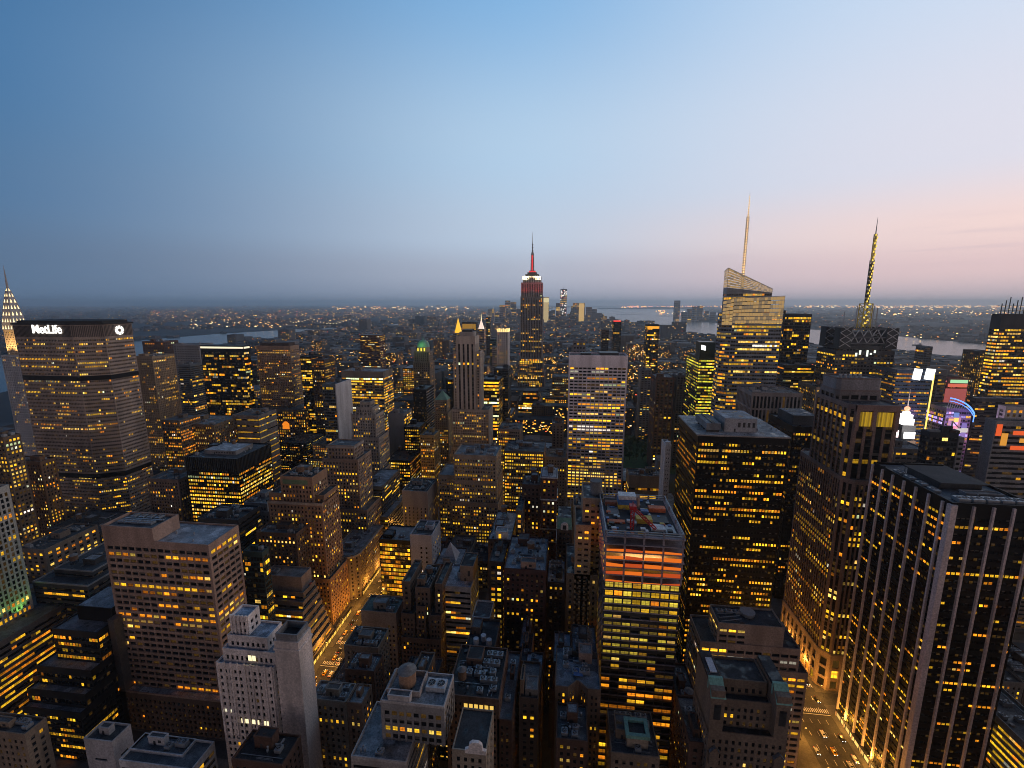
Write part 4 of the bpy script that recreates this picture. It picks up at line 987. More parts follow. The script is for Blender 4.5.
# corner cornice block
V = 345; u1 = -178.3; u0 = -203.0; z = fr(V, 318, 357, 556)[2]
pts = [(u0,V),(u1-7,V),(u1-2.5,V+2),(u1,V+7),(u1,V+58),(u0,V+58)]
root, org, rng = building('loft_building', 'round cornered stone loft with heavy cornice beside the glowing avenue', BLD, [(pts, 0, z)], sty('prewarl', wall=W_(.25,.20,.16), lit=.34, bw=2.6), roof=(.18,.18,.19), minpx=7, short='round cornered stone loft', par=.9)
m = MB(); parapet(m, inset(pts, -1.1), z-1.6, 1.8, 1.6, W_(.36,.33,.31)); m.build('cornice', root, org); clutter(root, org, rng, u0+4, u1-5, V+6, V+54, z, GREYW, 3)
GUARD.append((318, 384, 600, V))
# ornate brown tower
V = 316; u0, u1, z = fr(V, 280, 312, 478); zw = on_plane(275, 494, V+1)[1]; zr = on_plane(318, 497, V+2)[1]; zb = on_plane(290, 503, V-1)[1]
ul = fr(V+1, 269, 280, 494)[0]; ur = fr(V+1, 323, 324, 500)[0]
st = sty('ornate')
root, org, rng = building('apartment_tower', 'ornate rust brown tower with green panel under its top and stone trimmed wings', BLD,
    [(rect(ul-2, ur+3, V-3, V+27), 0, 40), (rect(ul, ur, V-1, V+26), 40, zb), (rect(ul, u0, V+1, V+20), zb, zw), (rect(u1, ur, V+3, V+25), zb, zr), (rect(u0, u1, V, V+22), zb, z, sty('ornate', top=6))], st, minpx=7, short='ornate rust brown tower', roof=TAR)
m = MB(); m.box(u0+2, u1-4, V-.15, V+.02, z-5.2, z-1.6, W_(.15,.22,.12)); m.build('green_panel', root, org)
trims2 = MB()
for z_ in (zb-1, zw-6): trims2.box(ul-.4, ur+.4, V-1.5, V-1.0, z_, z_+1, W_(.45,.36,.28))
trims2.build('stone_band', root, org)
clutter(root, org, rng, u0+1, u1-1, V+1, V+21, z, BROWN, 2)
GUARD.append((267, 330, 560, V-3))
# flat topped prewar with cornice
V = 395; u0, u1, z = fr(V, 326, 353, 447); u0b = fr(V, 322, 326, 460)[0]
root, org, rng = building('apartment_tower', 'tall brown prewar tower with flat cornice crown, right behind the ornate one', BLD, [(rect(u0b-4, u1+12, V-4, V+34), 0, 62), (rect(u0b, u1+4, V, V+30), 62, z-13), (rect(u0, u1, V+2, V+22), z-13, z)], sty('prewar', lit=.30, wall=W_(.29,.22,.175), coh=.35), minpx=6, short='brown prewar tower with cornice crown')
m = MB(); parapet(m, inset(rect(u0,u1,V+2,V+22), -.7), z-1.4, 1.6, 1.2, LIME); m.build('cornice', root, org)
GUARD.append((322, 368, 530, V))
# stepped dark glass, far left bottom
V = 205
def fz(x, y, v): return on_plane(x, y, v)
u1 = fz(103, 618, V)[0]-5
tiers = []; zz = 0
for (xl, y, dv) in ((22, 708, -16), (27, 690, -12), (36, 667, -7), (52, 630, 0)):
    v = V+dv; uu, h = fz(xl, y, v); tiers.append((rect(uu, u1-(16+dv)*.05, v, V+38+dv*-.2), zz, h)); zz = h
st = sty('dglass', lit=.30, coh=.4, wh=.5, bw=1.9, wall=W_(.022,.024,.027,.4,'black metal cladding'), pal=((YEL,5),(ORA,3)), inten=.75)
root, org, rng = building('office_block', 'black glass office with stepped terraces facing the street and a pale side wall', BLD, tiers, st, roof=(.17,.18,.20), minpx=9, short='black stepped terraces office')
penthouse(root, org, tiers[-1][0][0][0]+6, u1-1, V+10, V+30, zz, 9, BLACK, roof=(.2,.24,.28), door=False)
m = MB(); m.box(u1, u1+4, V+6, V+36, 0, zz+5, W_(.085,.08,.08)); m.build('side_wall', root, org)
GUARD.append((15, 112, 730, V-16))
hero('office_block', 'dark terraced block with pale parapets and red roof lamps, left of the tan slab', BLD, 250, 54, 92, 571, 40, sty('ribbond', lit=.1, coh=.2), 605, 'dark terraced block with pale parapets', extra=((6,6,9,4,fz(50, 584, 241)[1]),), clut=.5, roof=(.05,.055,.06), parmat=GREYW)
hero('office_block', 'flat roofed block with row of square windows and white fans on its roof', BLD, 285, 18, 44, 550, 42, sty('prewar', wall=W_(.20,.16,.13), bw=6, ww=.5, lit=.45), 590, 'flat roofed block with white fans', clut=1.5, roof=(.05,.055,.06))
hero('office_block', 'low dark roofed hall with white drum, below the curved slab tower', BLD, 345, 48, 100, 531, 40, sty('ribbond', lit=.6), 548, clut=1, roof=(.04,.042,.045))
# floodlit tower at the left edge
u1, z = fz(9, 486, 236)
st = sty('grid', wall=W_(.33,.33,.31), bw=2.6, ww=.6, wh=.68, lit=.14, sd=.15, inten=1); st2 = sty('ribbon', wall=W_(.14,.12,.11), lit=.7, coh=.4, bw=2.6, inten=.7, pal=((YEL,4),(ORA,3)))
u1b = fz(55, 612, 190)[0]; zb = fz(62, 606, 240)[1]
root, org, rng = building('office_tower', 'pale gridded tower washed by green floodlight above wide lit base at left edge', OFF, [(rect(u1-60, u1+17, 178, 250), 0, zb, st2), (rect(u1-48, u1, 190, 236), zb, z, st)], st, minpx=10, short='pale tower with green floodlight', roof=GREYROOF)
for x, y in ((u1+2.5, 200), (u1+2.5, 214), (u1+2.5, 228)):
    m = MB(); m.box(x-.4, x+.4, y-.6, y+.6, zb, zb+.7, DARKM()); fl = m.build('floodlight', root, org)
    l = bpy.data.lights.new('flood', 'SPOT'); l.energy = 5200; l.color = (.35,1,.18); l.spot_size = R(100); l.spot_blend = .8; l.shadow_soft_size = .4
    lo = bpy.data.objects.new('flood_beam', l); COL.objects.link(lo); lo.parent = root; lo.location = (x+1.2-org[0], y-org[1], zb+1.2); lo.rotation_euler = (0, R(180-14), 0)
GUARD.append((0, 62, 768, 178))
hero('townhouse', 'tan corner block with punched windows in the bottom left corner', BLD, 150, -30, 24, 733, 9, sty('prewar', wall=W_(.25,.19,.14), lit=.08), 768, clut=1)
hero('townhouse', 'windowless pale grey bulkhead building with slots, near the bottom left corner', BLD, 152, 84, 112, 742, 9, style(wall=W_(.40,.39,.40), fh=12, bw=9, ww=.5, wh=.1, lit=0, top=5), 768, 'pale grey bulkhead', clut=.6, roof=(.06,.065,.07))
root, org, rng, (u0,u1,z) = hero('townhouse', 'modern house of white terraces and glass at the bottom left', BLD, 152, 130, 182, 754, 8, sty('ribbon', wall=W_(.5,.5,.51), lit=.3, wh=.6), 768, clut=1.5, roof=(.10,.11,.12), extra=((0,9,5,0,fz(150, 766, 147)[1]),))

# curved slab with the lit sign ------------------------------------------------------
V = 430
ua, z = on_plane(13, 326, V); ub, _ = on_plane(70, 323, V); uc, _ = on_plane(103, 324, V+14); ud, _ = on_plane(131, 325, V+46)
pts = [(ua-14, V+16), (ua,V), (ub,V), (uc,V+14), (uc+1, V+46), (ub, V+60), (ua,V+60), (ua-14, V+46)]
z = on_plane(70, 325, V)[1]
st = sty('metlife', dark=((.735,.765),(.42,.45)))
root, org, rng = building('office_tower', 'wide many sided concrete slab tower carrying lit white sign letters near its top', OFF, [(pts, 0, z)], st, roof=(.03,.032,.035), par=0, minpx=5, short='wide slab tower with lit sign letters')
ct = MB(); ct.prism(inset(pts, -1.6), z, z+1.6, W_(.035,.033,.033)); ct.prism(inset(pts, 3), z+1.6, z+4.2, W_(.03,.03,.03)); ct.build('cornice', root, org)
lv = MB()
for i in range(len(pts)):
    a, b2 = Vector(pts[i]), Vector(pts[(i+1) % len(pts)]); d = b2-a; l = d.length; d.normalize(); n_ = Vector((d.y,-d.x)); mat = W_(.09,.078,.07)
    k = 0.4
    while k < l-.8:
        p = a+d*k+n_*.02; q2 = a+d*(k+.7)+n_*.02; p2, q3 = p+n_*.35, q2+n_*.35
        lv.quad((p2.x,p2.y,z-13),(q3.x,q3.y,z-13),(q3.x,q3.y,z-1),(p2.x,p2.y,z-1), mat); lv.quad((q3.x,q3.y,z-13),(q2.x,q2.y,z-13),(q2.x,q2.y,z-1),(q3.x,q3.y,z-1), mat); lv.quad((p.x,p.y,z-13),(p2.x,p2.y,z-13),(p2.x,p2.y,z-1),(p.x,p.y,z-1), mat)
        k += 1.5
lv.build('louvre_screen', root, org)
SIGN = glow('lit sign', (1,.97,.9), 2.2)
def lettering(text, root, org, p, ang, size, depth=.5, mat=SIGN, name='sign_lettering', bold=.02, squash=1.0):
    cu = bpy.data.curves.new(name, 'FONT'); cu.body = text; cu.size = size; cu.extrude = depth/2; cu.offset = bold; cu.align_x = 'CENTER'; cu.align_y = 'CENTER'
    cu.materials.append(mat)
    tmp = bpy.data.objects.new('tmp', cu); COL.objects.link(tmp)
    me = bpy.data.meshes.new_from_object(tmp.evaluated_get(bpy.context.evaluated_depsgraph_get()))
    bpy.data.objects.remove(tmp); bpy.data.curves.remove(cu)
    o = bpy.data.objects.new(name, me); COL.objects.link(o); o.parent = root
    o.location = (p[0]-org[0], p[1]-org[1], p[2]); o.rotation_euler = (R(90), 0, ang); o.scale = (squash, 1, 1); return o
uu, zz = on_plane(46.5, 329.5, V-1.3)
lettering('MetLife', root, org, (uu, V-1.3, zz), 0, 13.2, bold=.18, squash=.92)
# pinwheel logo on the west end
lx, ly = uc+1.6, V+30; zz = project(lx, ly, z)[1]
lz = z-7
lg = MB()
for k in range(8):
    a = k*math.pi/4
    def pt(r, th): return (lx+.25, ly+r*math.cos(th), lz+r*math.sin(th))
    lg.quad(pt(2.0, a-.28), pt(5.2, a-.30), pt(5.2, a+.30), pt(2.0, a+.28), SIGN)
    lg.quad((lx-.2,)+pt(5.2,a-.3)[1:], (lx-.2,)+pt(5.2,a+.3)[1:], pt(5.2,a+.3), pt(5.2,a-.3), SIGN)
lg.build('sign_emblem', root, org)
GUARD.append((10, 152, 470, V))
for yb_ in (378, 474):
    za = on_plane(85, yb_, V+5)[1]; bm_ = MB(); bm_.prism(inset(pts, -.12), za-2.6, za+2.6, BLACK, cap=False); bm_.build('louvre_band', root, org)
# spired tower with lit triangles -----------------------------------------------------
V = 565; _, zt = on_plane(3, 265, V+11.6); _, zn = on_plane(8, 287, V+11.6); _, zs = on_plane(12, 355, V); _, zl = on_plane(14, 330, V+6)
uc = on_plane(15.5, 330, V+11.6)[0]; hw = 12.0
st = sty('prewarl', wall=W_(.42,.44,.48), bw=3, lit=.16, fh=3.7)
root, org, rng = building('skyscraper', 'slender spired tower, its tapering metal crown studded with lit triangles, at far left', 'tower', [(rect(uc-hw-2, uc+hw+6, V-2, V+28), 0, zs), (rect(uc-hw*.72, uc+hw*.72, V+3, V+3+hw*1.44), zs, zl, sty('prewarl', wall=W_(.45,.36,.25), lit=.1, bw=2.5))], st, par=0, minpx=3, short='spired tower with lit triangles')
CROWN = W_(.35,.35,.36,.35,'steel crown'); cm2 = MB(); tri = MB(); LT = glow('crown lamps', (1,.74,.36), 2.2); LW2 = glow('flood lit shaft', (1,.68,.3), .35)
cx_, cy_ = uc, V+3+hw*.72; lev = 7; zc_ = zl; wprev = hw*.78
for i in range(lev):
    f = (i+1)/lev; w2 = hw*.78*(1-f)**.85+.6; z2 = zl+(zn-zl)*(1-(1-f)**1.15)
    a = rect(cx_-wprev, cx_+wprev, cy_-wprev, cy_+wprev); b2 = rect(cx_-w2, cx_+w2, cy_-w2, cy_+w2)
    for k in range(4):
        p, q, r2, s2 = a[k], a[(k+1) % 4], b2[(k+1) % 4], b2[k]
        cm2.quad((p[0],p[1],zc_),(q[0],q[1],zc_),(r2[0],r2[1],z2),(s2[0],s2[1],z2), CROWN)
        nn = max(1, 4-i//2); P_, Q_ = Vector((p[0],p[1],zc_)), Vector((q[0],q[1],zc_)); S_ = Vector((s2[0],s2[1],z2)); R_ = Vector((r2[0],r2[1],z2))
        out = Vector((Q_.y-P_.y, -(Q_.x-P_.x), 0)).normalized()*.35
        for j in range(nn):
            f0, f1 = (j+.27)/nn, (j+.73)/nn; lo0 = P_.lerp(Q_, f0).lerp(S_.lerp(R_, f0), .15)+out; lo1 = P_.lerp(Q_, f1).lerp(S_.lerp(R_, f1), .15)+out; tp = P_.lerp(Q_, (f0+f1)/2).lerp(S_.lerp(R_, (f0+f1)/2), .72)+out
            t_ = MB(); t_.poly([tuple(lo0), tuple(lo1), tuple(tp)], LT); t_.build('lit_triangle', root, org) if k in (0, 1) else None
    wprev, zc_ = w2, z2
cm2.build('crown', root, org)
for dx_ in (-9, 9):
    l = bpy.data.lights.new('flood', 'SPOT'); l.energy = 60000; l.color = (1,.62,.25); l.spot_size = R(90); l.spot_blend = .8; l.shadow_soft_size = .5
    lo = bpy.data.objects.new('flood_lamp', l); COL.objects.link(lo); lo.parent = root; lo.location = (uc+dx_-org[0], V-10-org[1], zs+2); lo.rotation_euler = (R(180-35), 0, 0)
sp = MB(); sp.cyl(cx_, cy_, zn-1, zt, 1.5, CROWN, .12, 10); sp.build('spire', root, org)
GUARD.append((0, 30, 430, V))
# ------------------------------------------------------------------ mid distance, left and centre, one block each
A = hero
A('office_tower', 'brown stone tower with many lit square windows at the far left edge', OFF, 330, -24, 3, 438, 13, sty('ylit', lit=.4, inten=.8, bw=3.2, wall=W_(.14,.10,.07)), 520, 'brown stone tower at far left')
A('office_tower', 'dark amber lit tower behind the far left ones, under the wide slab', OFF, 372, 8, 40, 462, 14, sty('prewar', lit=.28, wall=W_(.16,.09,.05)), 520, extra=())
A('office_tower', 'tan tower with dark capped roof just right of the wide slab with sign', OFF, 610, 134, 152, 357, 40, sty('prewarl', lit=.14, wall=W_(.28,.21,.14)), 440, 'tan tower right of the wide slab', roof=TAR)
A('office_tower', 'squat red brown block peeping over the tan tower beside the wide slab', OFF, 900, 142, 163, 342, 40, sty('brick', lit=.1, fh=5, bw=5), 356)
A('office_tower', 'square grey block in the distance between the tan tower and the black lit roof tower', OFF, 880, 173, 199, 345, 40, sty('slots', lit=.08, fh=5, bw=6, wall=GREYW), 362)
A('office_tower', 'blue black glass block below the square grey one', OFF, 760, 178, 190, 365, 30, sty('dglass', lit=.12, wall=BLUEG), 392)
root, org, rng, (u0,u1,z) = A('office_tower', 'black tower crowned by a bright white light strip', OFF, 700, 200, 243, 346, 16, sty('dglass', lit=.36, coh=.4, inten=.9, fh=4.6, bw=3.2, wall=BLACK, top=10), 412, 'black tower crowned by light strip', clut=0, roof=TAR, par=0)
m = MB(); m.box(u0+.5, u1-.5, 699.6, 699.9, z-4.2, z-1.2, glow('roof light strip', (1,.88,.62), 1.1)); m.box(u1+.1, u1+.4, 701, 715, z-4.2, z-1.2, glow('roof light strip', (1,.88,.62), 1.1)); m.build('light_strip', root, org); m = MB(); m.box(u0-.5,u1+.6,699.2,716.5,z-.9,z+1,BLACK,True); m.build('roof_slab', root, org)
root, org, rng, (u0,u1,z) = A('office_tower', 'broad brown tower with even lit windows and low hipped top, left of centre', OFF, 718, 256, 290, 346, 26, sty('lincoln'), 408, 'broad brown tower with hipped top', clut=0, par=.5)
m = MB(); m.prism(rect(u0+5,u1-5,722,740), z, z+5, DKBRN); m.build('roof_house', root, org)
A('office_block', 'brown shoulder block with amber floodlit opening at the foot of the broad brown tower', BLD, 690, 257, 305, 410, 60, sty('prewar', lit=.4, fh=4.5, bw=4), 430, clut=.4)
r_ = LAST[0]; ux, zx = on_plane(286, 425, 689.8); 
m = MB(); m.box(ux-6, ux+6, 689.5, 689.9, zx-7, zx+2, glow('arch with painted floodlight', (1,.27,.015), .9)); m.cyl(ux, 689.7, zx+2, zx+6, 6, glow('arch with painted floodlight', (1,.27,.015), .9), 2, 12); ux2, zx2 = on_plane(262, 430, 689.8); m.box(ux2-2, ux2+2, 689.5, 689.9, zx2-9, zx2+6, glow('arch with painted floodlight', (1,.30,.02), 1.2)); m.build('lit_opening', r_, tuple(r_.location))  # opening glows itself; its floodlight is put into the colour
A('office_tower', 'black glass tower right of the broad brown one', OFF, 700, 300, 311, 357, 34, sty('dglass', lit=.35), 410, clut=.3)
A('office_tower', 'brown ridged tower with lit floors, right beside the black glass one', OFF, 690, 311, 324, 360, 34, sty('prewar', lit=.4, coh=.6, wall=DKBRN), 412, clut=.3)
A('office_block', 'wide low stone block with lit upper windows behind the black grooved office', BLD, 520, 180, 214, 425, 50, sty('prewarl', lit=.42, wall=W_(.22,.15,.09)), 448, 'wide low stone block', clut=1, roof=(.2,.21,.21))
A('office_block', 'amber lit narrow block with white light band left of the low stone block', BLD, 500, 161, 179, 421, 34, sty('ylit', lit=.55, pal=((ORA,5),(YEL,3),(WHI,.5))), 450, clut=.6)
A('office_block', 'beige box with one band of windows, below the broad brown tower', BLD, 560, 232, 258, 416, 40, sty('ribbon', fh=9, wh=.2, lit=.8, wall=W_(.30,.24,.2), inten=.5), 436, clut=.8)
V = 398
root, org, rng, (u0,u1,z) = A('office_block', 'squat black grooved office with rows of bright amber windows and pale rooftop machines', OFF, V, 185, 237, 459, 52, sty('dglass', bw=2.6, ww=.72, wh=.5, lit=.8, coh=.4, wall=BLACK, top=14), 500, 'squat black grooved office', clut=2, roof=(.07,.075,.08))
m = MB()
for i in range(28):
    f = i/27; m.box(u0+(u1-u0-.8)*f, u0+(u1-u0-.8)*f+.8, V-.6, V-.02, z-13, z+1.5, DARKM())
for i in range(26):
    f = i/25; m.box(u1+.02, u1+.6, V+51*f, V+51*f+.8, z-13, z+1.5, DARKM())
m.build('fin', root, org); penthouse(root, org, u0+10, u1-12, V+14, V+40, z, 4, GREYW, roof=(.36,.38,.40))
GUARD.append((183, 273, 505, V))
A('office_block', 'grey stepped stone block left of the ornate rust brown tower', BLD, 345, 244, 267, 504, 26, sty('prewarl', lit=.06, wall=W_(.27,.27,.275)), 530, 'grey stepped stone block', extra=((2,3,2,3,fz(250, 512, 343)[1]),))
A('office_block', 'long black roofed block with humped fans behind the tan slab', BLD, 305, 198, 238, 520, 26, sty('ribbond', lit=.15), 545, clut=2.5, roof=(.04,.045,.05), extra=())
A('loft_building', 'pale walled brown block with roof tanks, left of the squat black office', BLD, 400, 147, 178, 480, 30, sty('prewar', lit=.1, wall=W_(.22,.16,.13)), 510, clut=2, tanks=1)
A('office_block', 'narrow teal glass block wedged between the tan slab and the terraced office', BLD, 255, 243, 262, 553, 7, sty('dglass', lit=.3, wall=W_(.03,.06,.06)), 600, clut=.8)
A('loft_building', 'brown brick block with one white lit floor, in front of the ornate tower', BLD, 298, 256, 296, 534, 20, sty('brick', lit=.25, wall=W_(.15,.10,.07)), 556, clut=1.6)
# banded yellow tower
root, org, rng, (u0,u1,z) = A('office_tower', 'bright yellow tower, nearly every floor lit, under a dark flat top', OFF, 600, 341, 383, 372, 36, sty('yellow'), 450, 'bright yellow tower', clut=1, roof=(.25,.26,.28), blank=None)
A('office_tower', 'grey glass slab with blank white side wall in front of the bright yellow tower', OFF, 520, 322, 335, 385, 40, sty('dglass', lit=.25, wall=W_(.10,.12,.14)), 440, 'slab with blank white side', blank={(0,1): 'solid'}, clut=.5)
r_ = LAST[0]; u0, u1, z = fr(520, 322, 335, 385)
m = MB(); m.box(u1+.05, u1+1.2, 519.8, 560.2, 0, z+1.3, W_(.50,.50,.52)); m.build('side_wall', r_, tuple(r_.location))
# gothic crowned prewar
V = 475; u0, u1, z = fr(V, 351, 375, 416); w_ = u1-u0
st = sty('prewarl', wall=W_(.30,.275,.25), lit=.16, coh=.2)
root, org, rng = building('apartment_tower', 'grey stone tower with stepped gothic crown in front of the bright yellow tower', BLD, [(rect(u0-3,u1+6,V-4,V+34), 0, fz(360,470,V)[1]), (rect(u0-1,u1+3,V,V+30), fz(360,470,V)[1], fz(360,438,V)[1]), (rect(u0,u1,V+1,V+26), fz(360,438,V)[1], z), (rect(u0+w_*.15,u1-w_*.15,V+4,V+22), z, z+8), (rect(u0+w_*.28,u1-w_*.28,V+7,V+19), z+8, z+14)], st, minpx=6, short='stone tower with stepped gothic crown', roof=TAR)
pn = MB()
for i in range(7):
    x = u0+w_*i/6; pn.box(x-.5, x+.5, V+.6, V+1.6, z-6, z+3, LIME)
pn.build('pinnacle', root, org); GUARD.append((346, 385, 470, V))
A('office_block', 'blue grey glass office with terraced setbacks below the gothic crowned tower', BLD, 425, 362, 382, 487, 50, sty('ribbond', wall=BLUEG, lit=.22, coh=.5), 530, 'blue grey terraced glass office', extra=((1,7,5,2,fz(370,517,420)[1]),), clut=.6, roof=(.24,.27,.30))
A('office_block', 'plain grey box tower with lit glass along its right edge', OFF, 560, 388, 404, 414, 30, sty('dglass', lit=.7, wall=W_(.20,.20,.205)), 448, 'plain grey box tower', blank={(0,0): 'solid'}, clut=.4)
A('office_tower', 'black glass tower with white striped side, just under the green lit dome', OFF, 640, 413, 426, 390, 40, sty('dglass', lit=.06), 428, 'black tower under the green dome', clut=.2)
r_ = LAST[0]; u0, u1, z = fr(640, 413, 426, 390)
m = MB()
for i in range(18): m.box(u1+.02, u1+.7, 640.5, 679, z-4-i*4.2, z-2.6-i*4.2, LIME)
m.build('side_band', r_, tuple(r_.location))
# green dome
V = 880; u0, u1, z = fr(V, 413, 429, 352)
root, org, rng = building('apartment_tower', 'stone tower capped by a green lit dome with glowing arcade', BLD, [(rect(u0-1,u1+1,V,V+32), 0, z-20), (rect(u0+1,u1-1,V+2,V+30), z-20, z)], sty('prewarl', lit=.2, bw=4, fh=4.5, wall=W_(.20,.16,.12)), par=.5, minpx=5, short='tower with green lit dome')
m = MB(); c = (u0+u1)/2; r0 = (u1-u0)*.40
m.cyl(c, V+16, z, z+9, r0, W_(.3,.25,.18), r0, 8); 
for k in range(5):
    a, b2 = k*.3, (k+1)*.3; m.cyl(c, V+16, z+9+r0*math.sin(a)*1.1, z+9+r0*math.sin(b2)*1.1, r0*math.cos(a), COPPER, max(.1, r0*math.cos(b2)), 12, False)
m.cyl(c, V+16, z+9+r0*1.08, z+9+r0*1.6, 1.2, COPPER, .2, 8); m.build('dome', root, org)
la = MB()
for i in range(3): la.box(c-r0*.6+i*r0*.5, c-r0*.6+i*r0*.5+2.4, V+15-r0, V+15.3-r0, z+1.5, z+7.5, glow('arcade lamps', (1,.75,.06), 1.4))
la.build('lit_arch', root, org)
gl = bpy.data.lights.new('dome lamp', 'POINT'); gl.energy = 5000; gl.color = (.4,1,.35); gl.shadow_soft_size = 2
go = bpy.data.objects.new('dome_lamp', gl); COL.objects.link(go); go.parent = root; go.location = (0, -24, z+16)
GUARD.append((411, 431, 388, V))
# teal pyramid
V = 640; u0, u1, z = fr(V, 435, 447, 400)
root, org, rng = building('apartment_tower', 'small tower under a teal copper pyramid roof, left of the tall stone shaft', BLD, [(rect(u0-1,u1+2,V-2,V+24), 0, z-18), (rect(u0,u1,V,V+18), z-18, z)], sty('prewarl', lit=.22, wall=W_(.26,.22,.18)), par=0, minpx=5, short='tower with teal pyramid roof')
m = MB(); c, d = (u0+u1)/2, V+9
for k, (p, q) in enumerate(zip(rect(u0-.4,u1+.4,V-.4,V+18.4), rect(u0-.4,u1+.4,V-.4,V+18.4)[1:]+rect(u0-.4,u1+.4,V-.4,V+18.4)[:1])): m.poly([(p[0],p[1],z),(q[0],q[1],z),(c,d,z+13)], COPPER)
m.build('pyramid_roof', root, org); GUARD.append((433, 450, 432, V))
A('office_tower', 'thin black slab left against the tall stone shaft', OFF, 660, 446, 452.5, 380, 26, sty('dglass', lit=.05), 430, clut=0)
A('loft_building', 'golden lit stone tower with square top right of the plain grey box', BLD, 520, 420, 434, 436, 26, sty('ylit', lit=.35, wall=W_(.30,.22,.10)), 474, 'golden lit stone tower')
A('office_block', 'dark block with bright yellow floors below the plain grey box tower', BLD, 500, 386, 410, 461, 40, sty('ylit', lit=.75, wall=BLACK), 480, clut=.6, roof=TAR)
A('office_block', 'dark block with yellow lit right half beside the golden tower', BLD, 545, 404, 419, 428, 30, sty('ylit', lit=.5, wall=BLACK), 460, clut=.4)
# tall stone shaft
V = 570; u0, u1, z = fr(V, 456, 475, 337); ul, ur, zl = fr(V+2, 453, 480, 352); ul2, ur2, zl2 = fr(V+1, 452, 489, 410)
st = sty('ribs', wall=W_(.42,.37,.325), span=W_(.06,.052,.05), bw=5.2, ww=.42, wh=.7, lit=.03, sd=.5, rec=.7, top=9, dim=.02); stw = sty('prewarl', wall=W_(.38,.33,.285), lit=.26, bw=3.2)
root, org, rng = building('skyscraper', 'tall slim stone shaft with dark vertical grooves and stepped shoulders', 'tower', [(rect(ul-4, ur2+4, V-2, V+34), 0, 70, stw), (rect(ul2, ur2, V, V+32), 70, zl2, stw), (rect(ul, u0, V+2, V+26), zl2, zl, stw), (rect(u1, ur, V+2, V+26), zl2, zl, stw), (rect(u0, u1, V, V+28), zl2, z, st)], st, minpx=5, short='tall slim stone shaft', roof=TAR)
m = MB(); m.box(u0+3, u1-3, V+6, V+22, z, z+6, LIME); m.box(u0+6, u1-6, V+9, V+18, z+6, z+9, DARKM()); m.build('roof_house', root, org)
for x in (u0+5, u1-5): m = MB(); m.cyl(x, V+12, z, z+14, .5, DARKM(), .15, 6); m.build('antenna', root, org)
GUARD.append((452, 490, 450, V))
A('office_tower', 'glowing yellow banded office right behind the tall stone shaft', OFF, 680, 481, 499, 380, 40, sty('yellow', lit=.85, fh=5.2, wall=BLACK, inten=1.3, top=2), 436, 'glowing yellow office behind the shaft', clut=.4)
A('office_tower', 'dark boxy tower right of the glowing yellow office', OFF, 740, 494, 508, 369, 36, sty('dglass', lit=.08, wall=DKGREY), 410, clut=.6)
root, org, rng, (u0,u1,z) = A('office_tower', 'white stone tower with a glowing crown left of the red lit skyscraper', OFF, 1050, 497, 508, 332, 34, sty('prewarl', wall=W_(.50,.50,.53), lit=.14, bw=5, fh=5, coh=.1, pal=((ORA,3),(YEL,1))), 364, 'white tower with glowing crown', clut=0, par=0)
m = MB()
for i in range(6): m.box(u0+(u1-u0)*i/6+.6, u0+(u1-u0)*(i+1)/6-.6, 1049.5, 1050, z, z+7.5+1.5*(i % 2), glow('crown lamps warm', (1,.66,.24), 1.7))
m.box(u1-.1, u1+.4, 1051, 1083, z, z+7.5, glow('crown lamps warm', (1,.66,.24), 1.7)); m.build('lit_crown', root, org)
# beige gridded office
V = 430; u0, u1, z = fr(V, 452, 497, 457); ul = fr(V+8, 438, 448, 476)[0]; zl = fr(V+8, 438, 448, 476)[2]
st = sty('grid')
root, org, rng = building('office_block', 'wide grey beige gridded office with stepped top bands at the centre', BLD, [(rect(ul, u1, V+8, V+44), 0, zl), (rect(u0-2, u1+1, V-1, V+40), 0, fz(470,503,V)[1]), (rect(u0, u1-.5, V+1, V+38), fz(470,503,V)[1], fz(470,482,V)[1]), (rect(u0+1, u1-1, V+2, V+38), fz(470,482,V)[1], z)], st, minpx=5.5, short='grey beige gridded office', roof=(.22,.23,.24), par=1.4)
FOOT.append((u0-2,u1+1,V-1,V+40)); clutter(root, org, rng, u0+3, u1-3, V+4, V+36, z, GREYW, 2); GUARD.append((436, 498, 520, V))
A('office_block', 'pale blank fronted block with narrow slots and white machines on its roof', BLD, 415, 402, 427.5, 492, 34, sty('slots', wall=W_(.36,.335,.32), wh=.62, bw=4.5, ww=.34, lit=.22, top=16), 528, 'pale blank block with slots', clut=1.5, roof=TAR)
A('office_tower', 'bluish white windowless tower with one lit stair window column', BLD, 335, 410, 431.5, 536, 26, style(wall=W_(.44,.45,.50), bw=5.2, ww=.36, wh=.45, fh=4.2, lit=.15, coh=0, top=9, m=2.5), 576, 'bluish white windowless tower', blank={(0,0): ((0,.42),)}, clut=1, roof=(.06,.065,.07))
A('office_block', 'dark glass block glowing amber floor by floor beside the avenue', BLD, 350, 379, 410, 541, 26, sty('dglass', lit=.72, coh=.5, wall=BLACK, pal=((ORA,4),(YEL,4))), 582, 'dark glass block glowing amber', clut=.6, roof=(.2,.2,.21))
V = 345; u0, u1, z = fr(V, 441, 458, 562)
root, org, rng = building('townhouse', 'low block bearing a steep white pyramid, right of the bluish white tower', BLD, [(rect(u0-4,u1+3,V-6,V+22), 0, z)], sty('brick', lit=.2), minpx=6, short='white pyramid', roof=(.3,.32,.34))
m = MB(); c, d = (u0+u1)/2-1, V+8; rr = rect(u0,u1-2,V+1,V+16)
for p, q in zip(rr, rr[1:]+rr[:1]): m.poly([(p[0],p[1],z),(q[0],q[1],z),(c,d,z+14)], W_(.55,.56,.60))
m.build('pyramid_roof', root, org); clutter(root, org, rng, u0, u1, V-6, V, z, GREYW, 1.5)
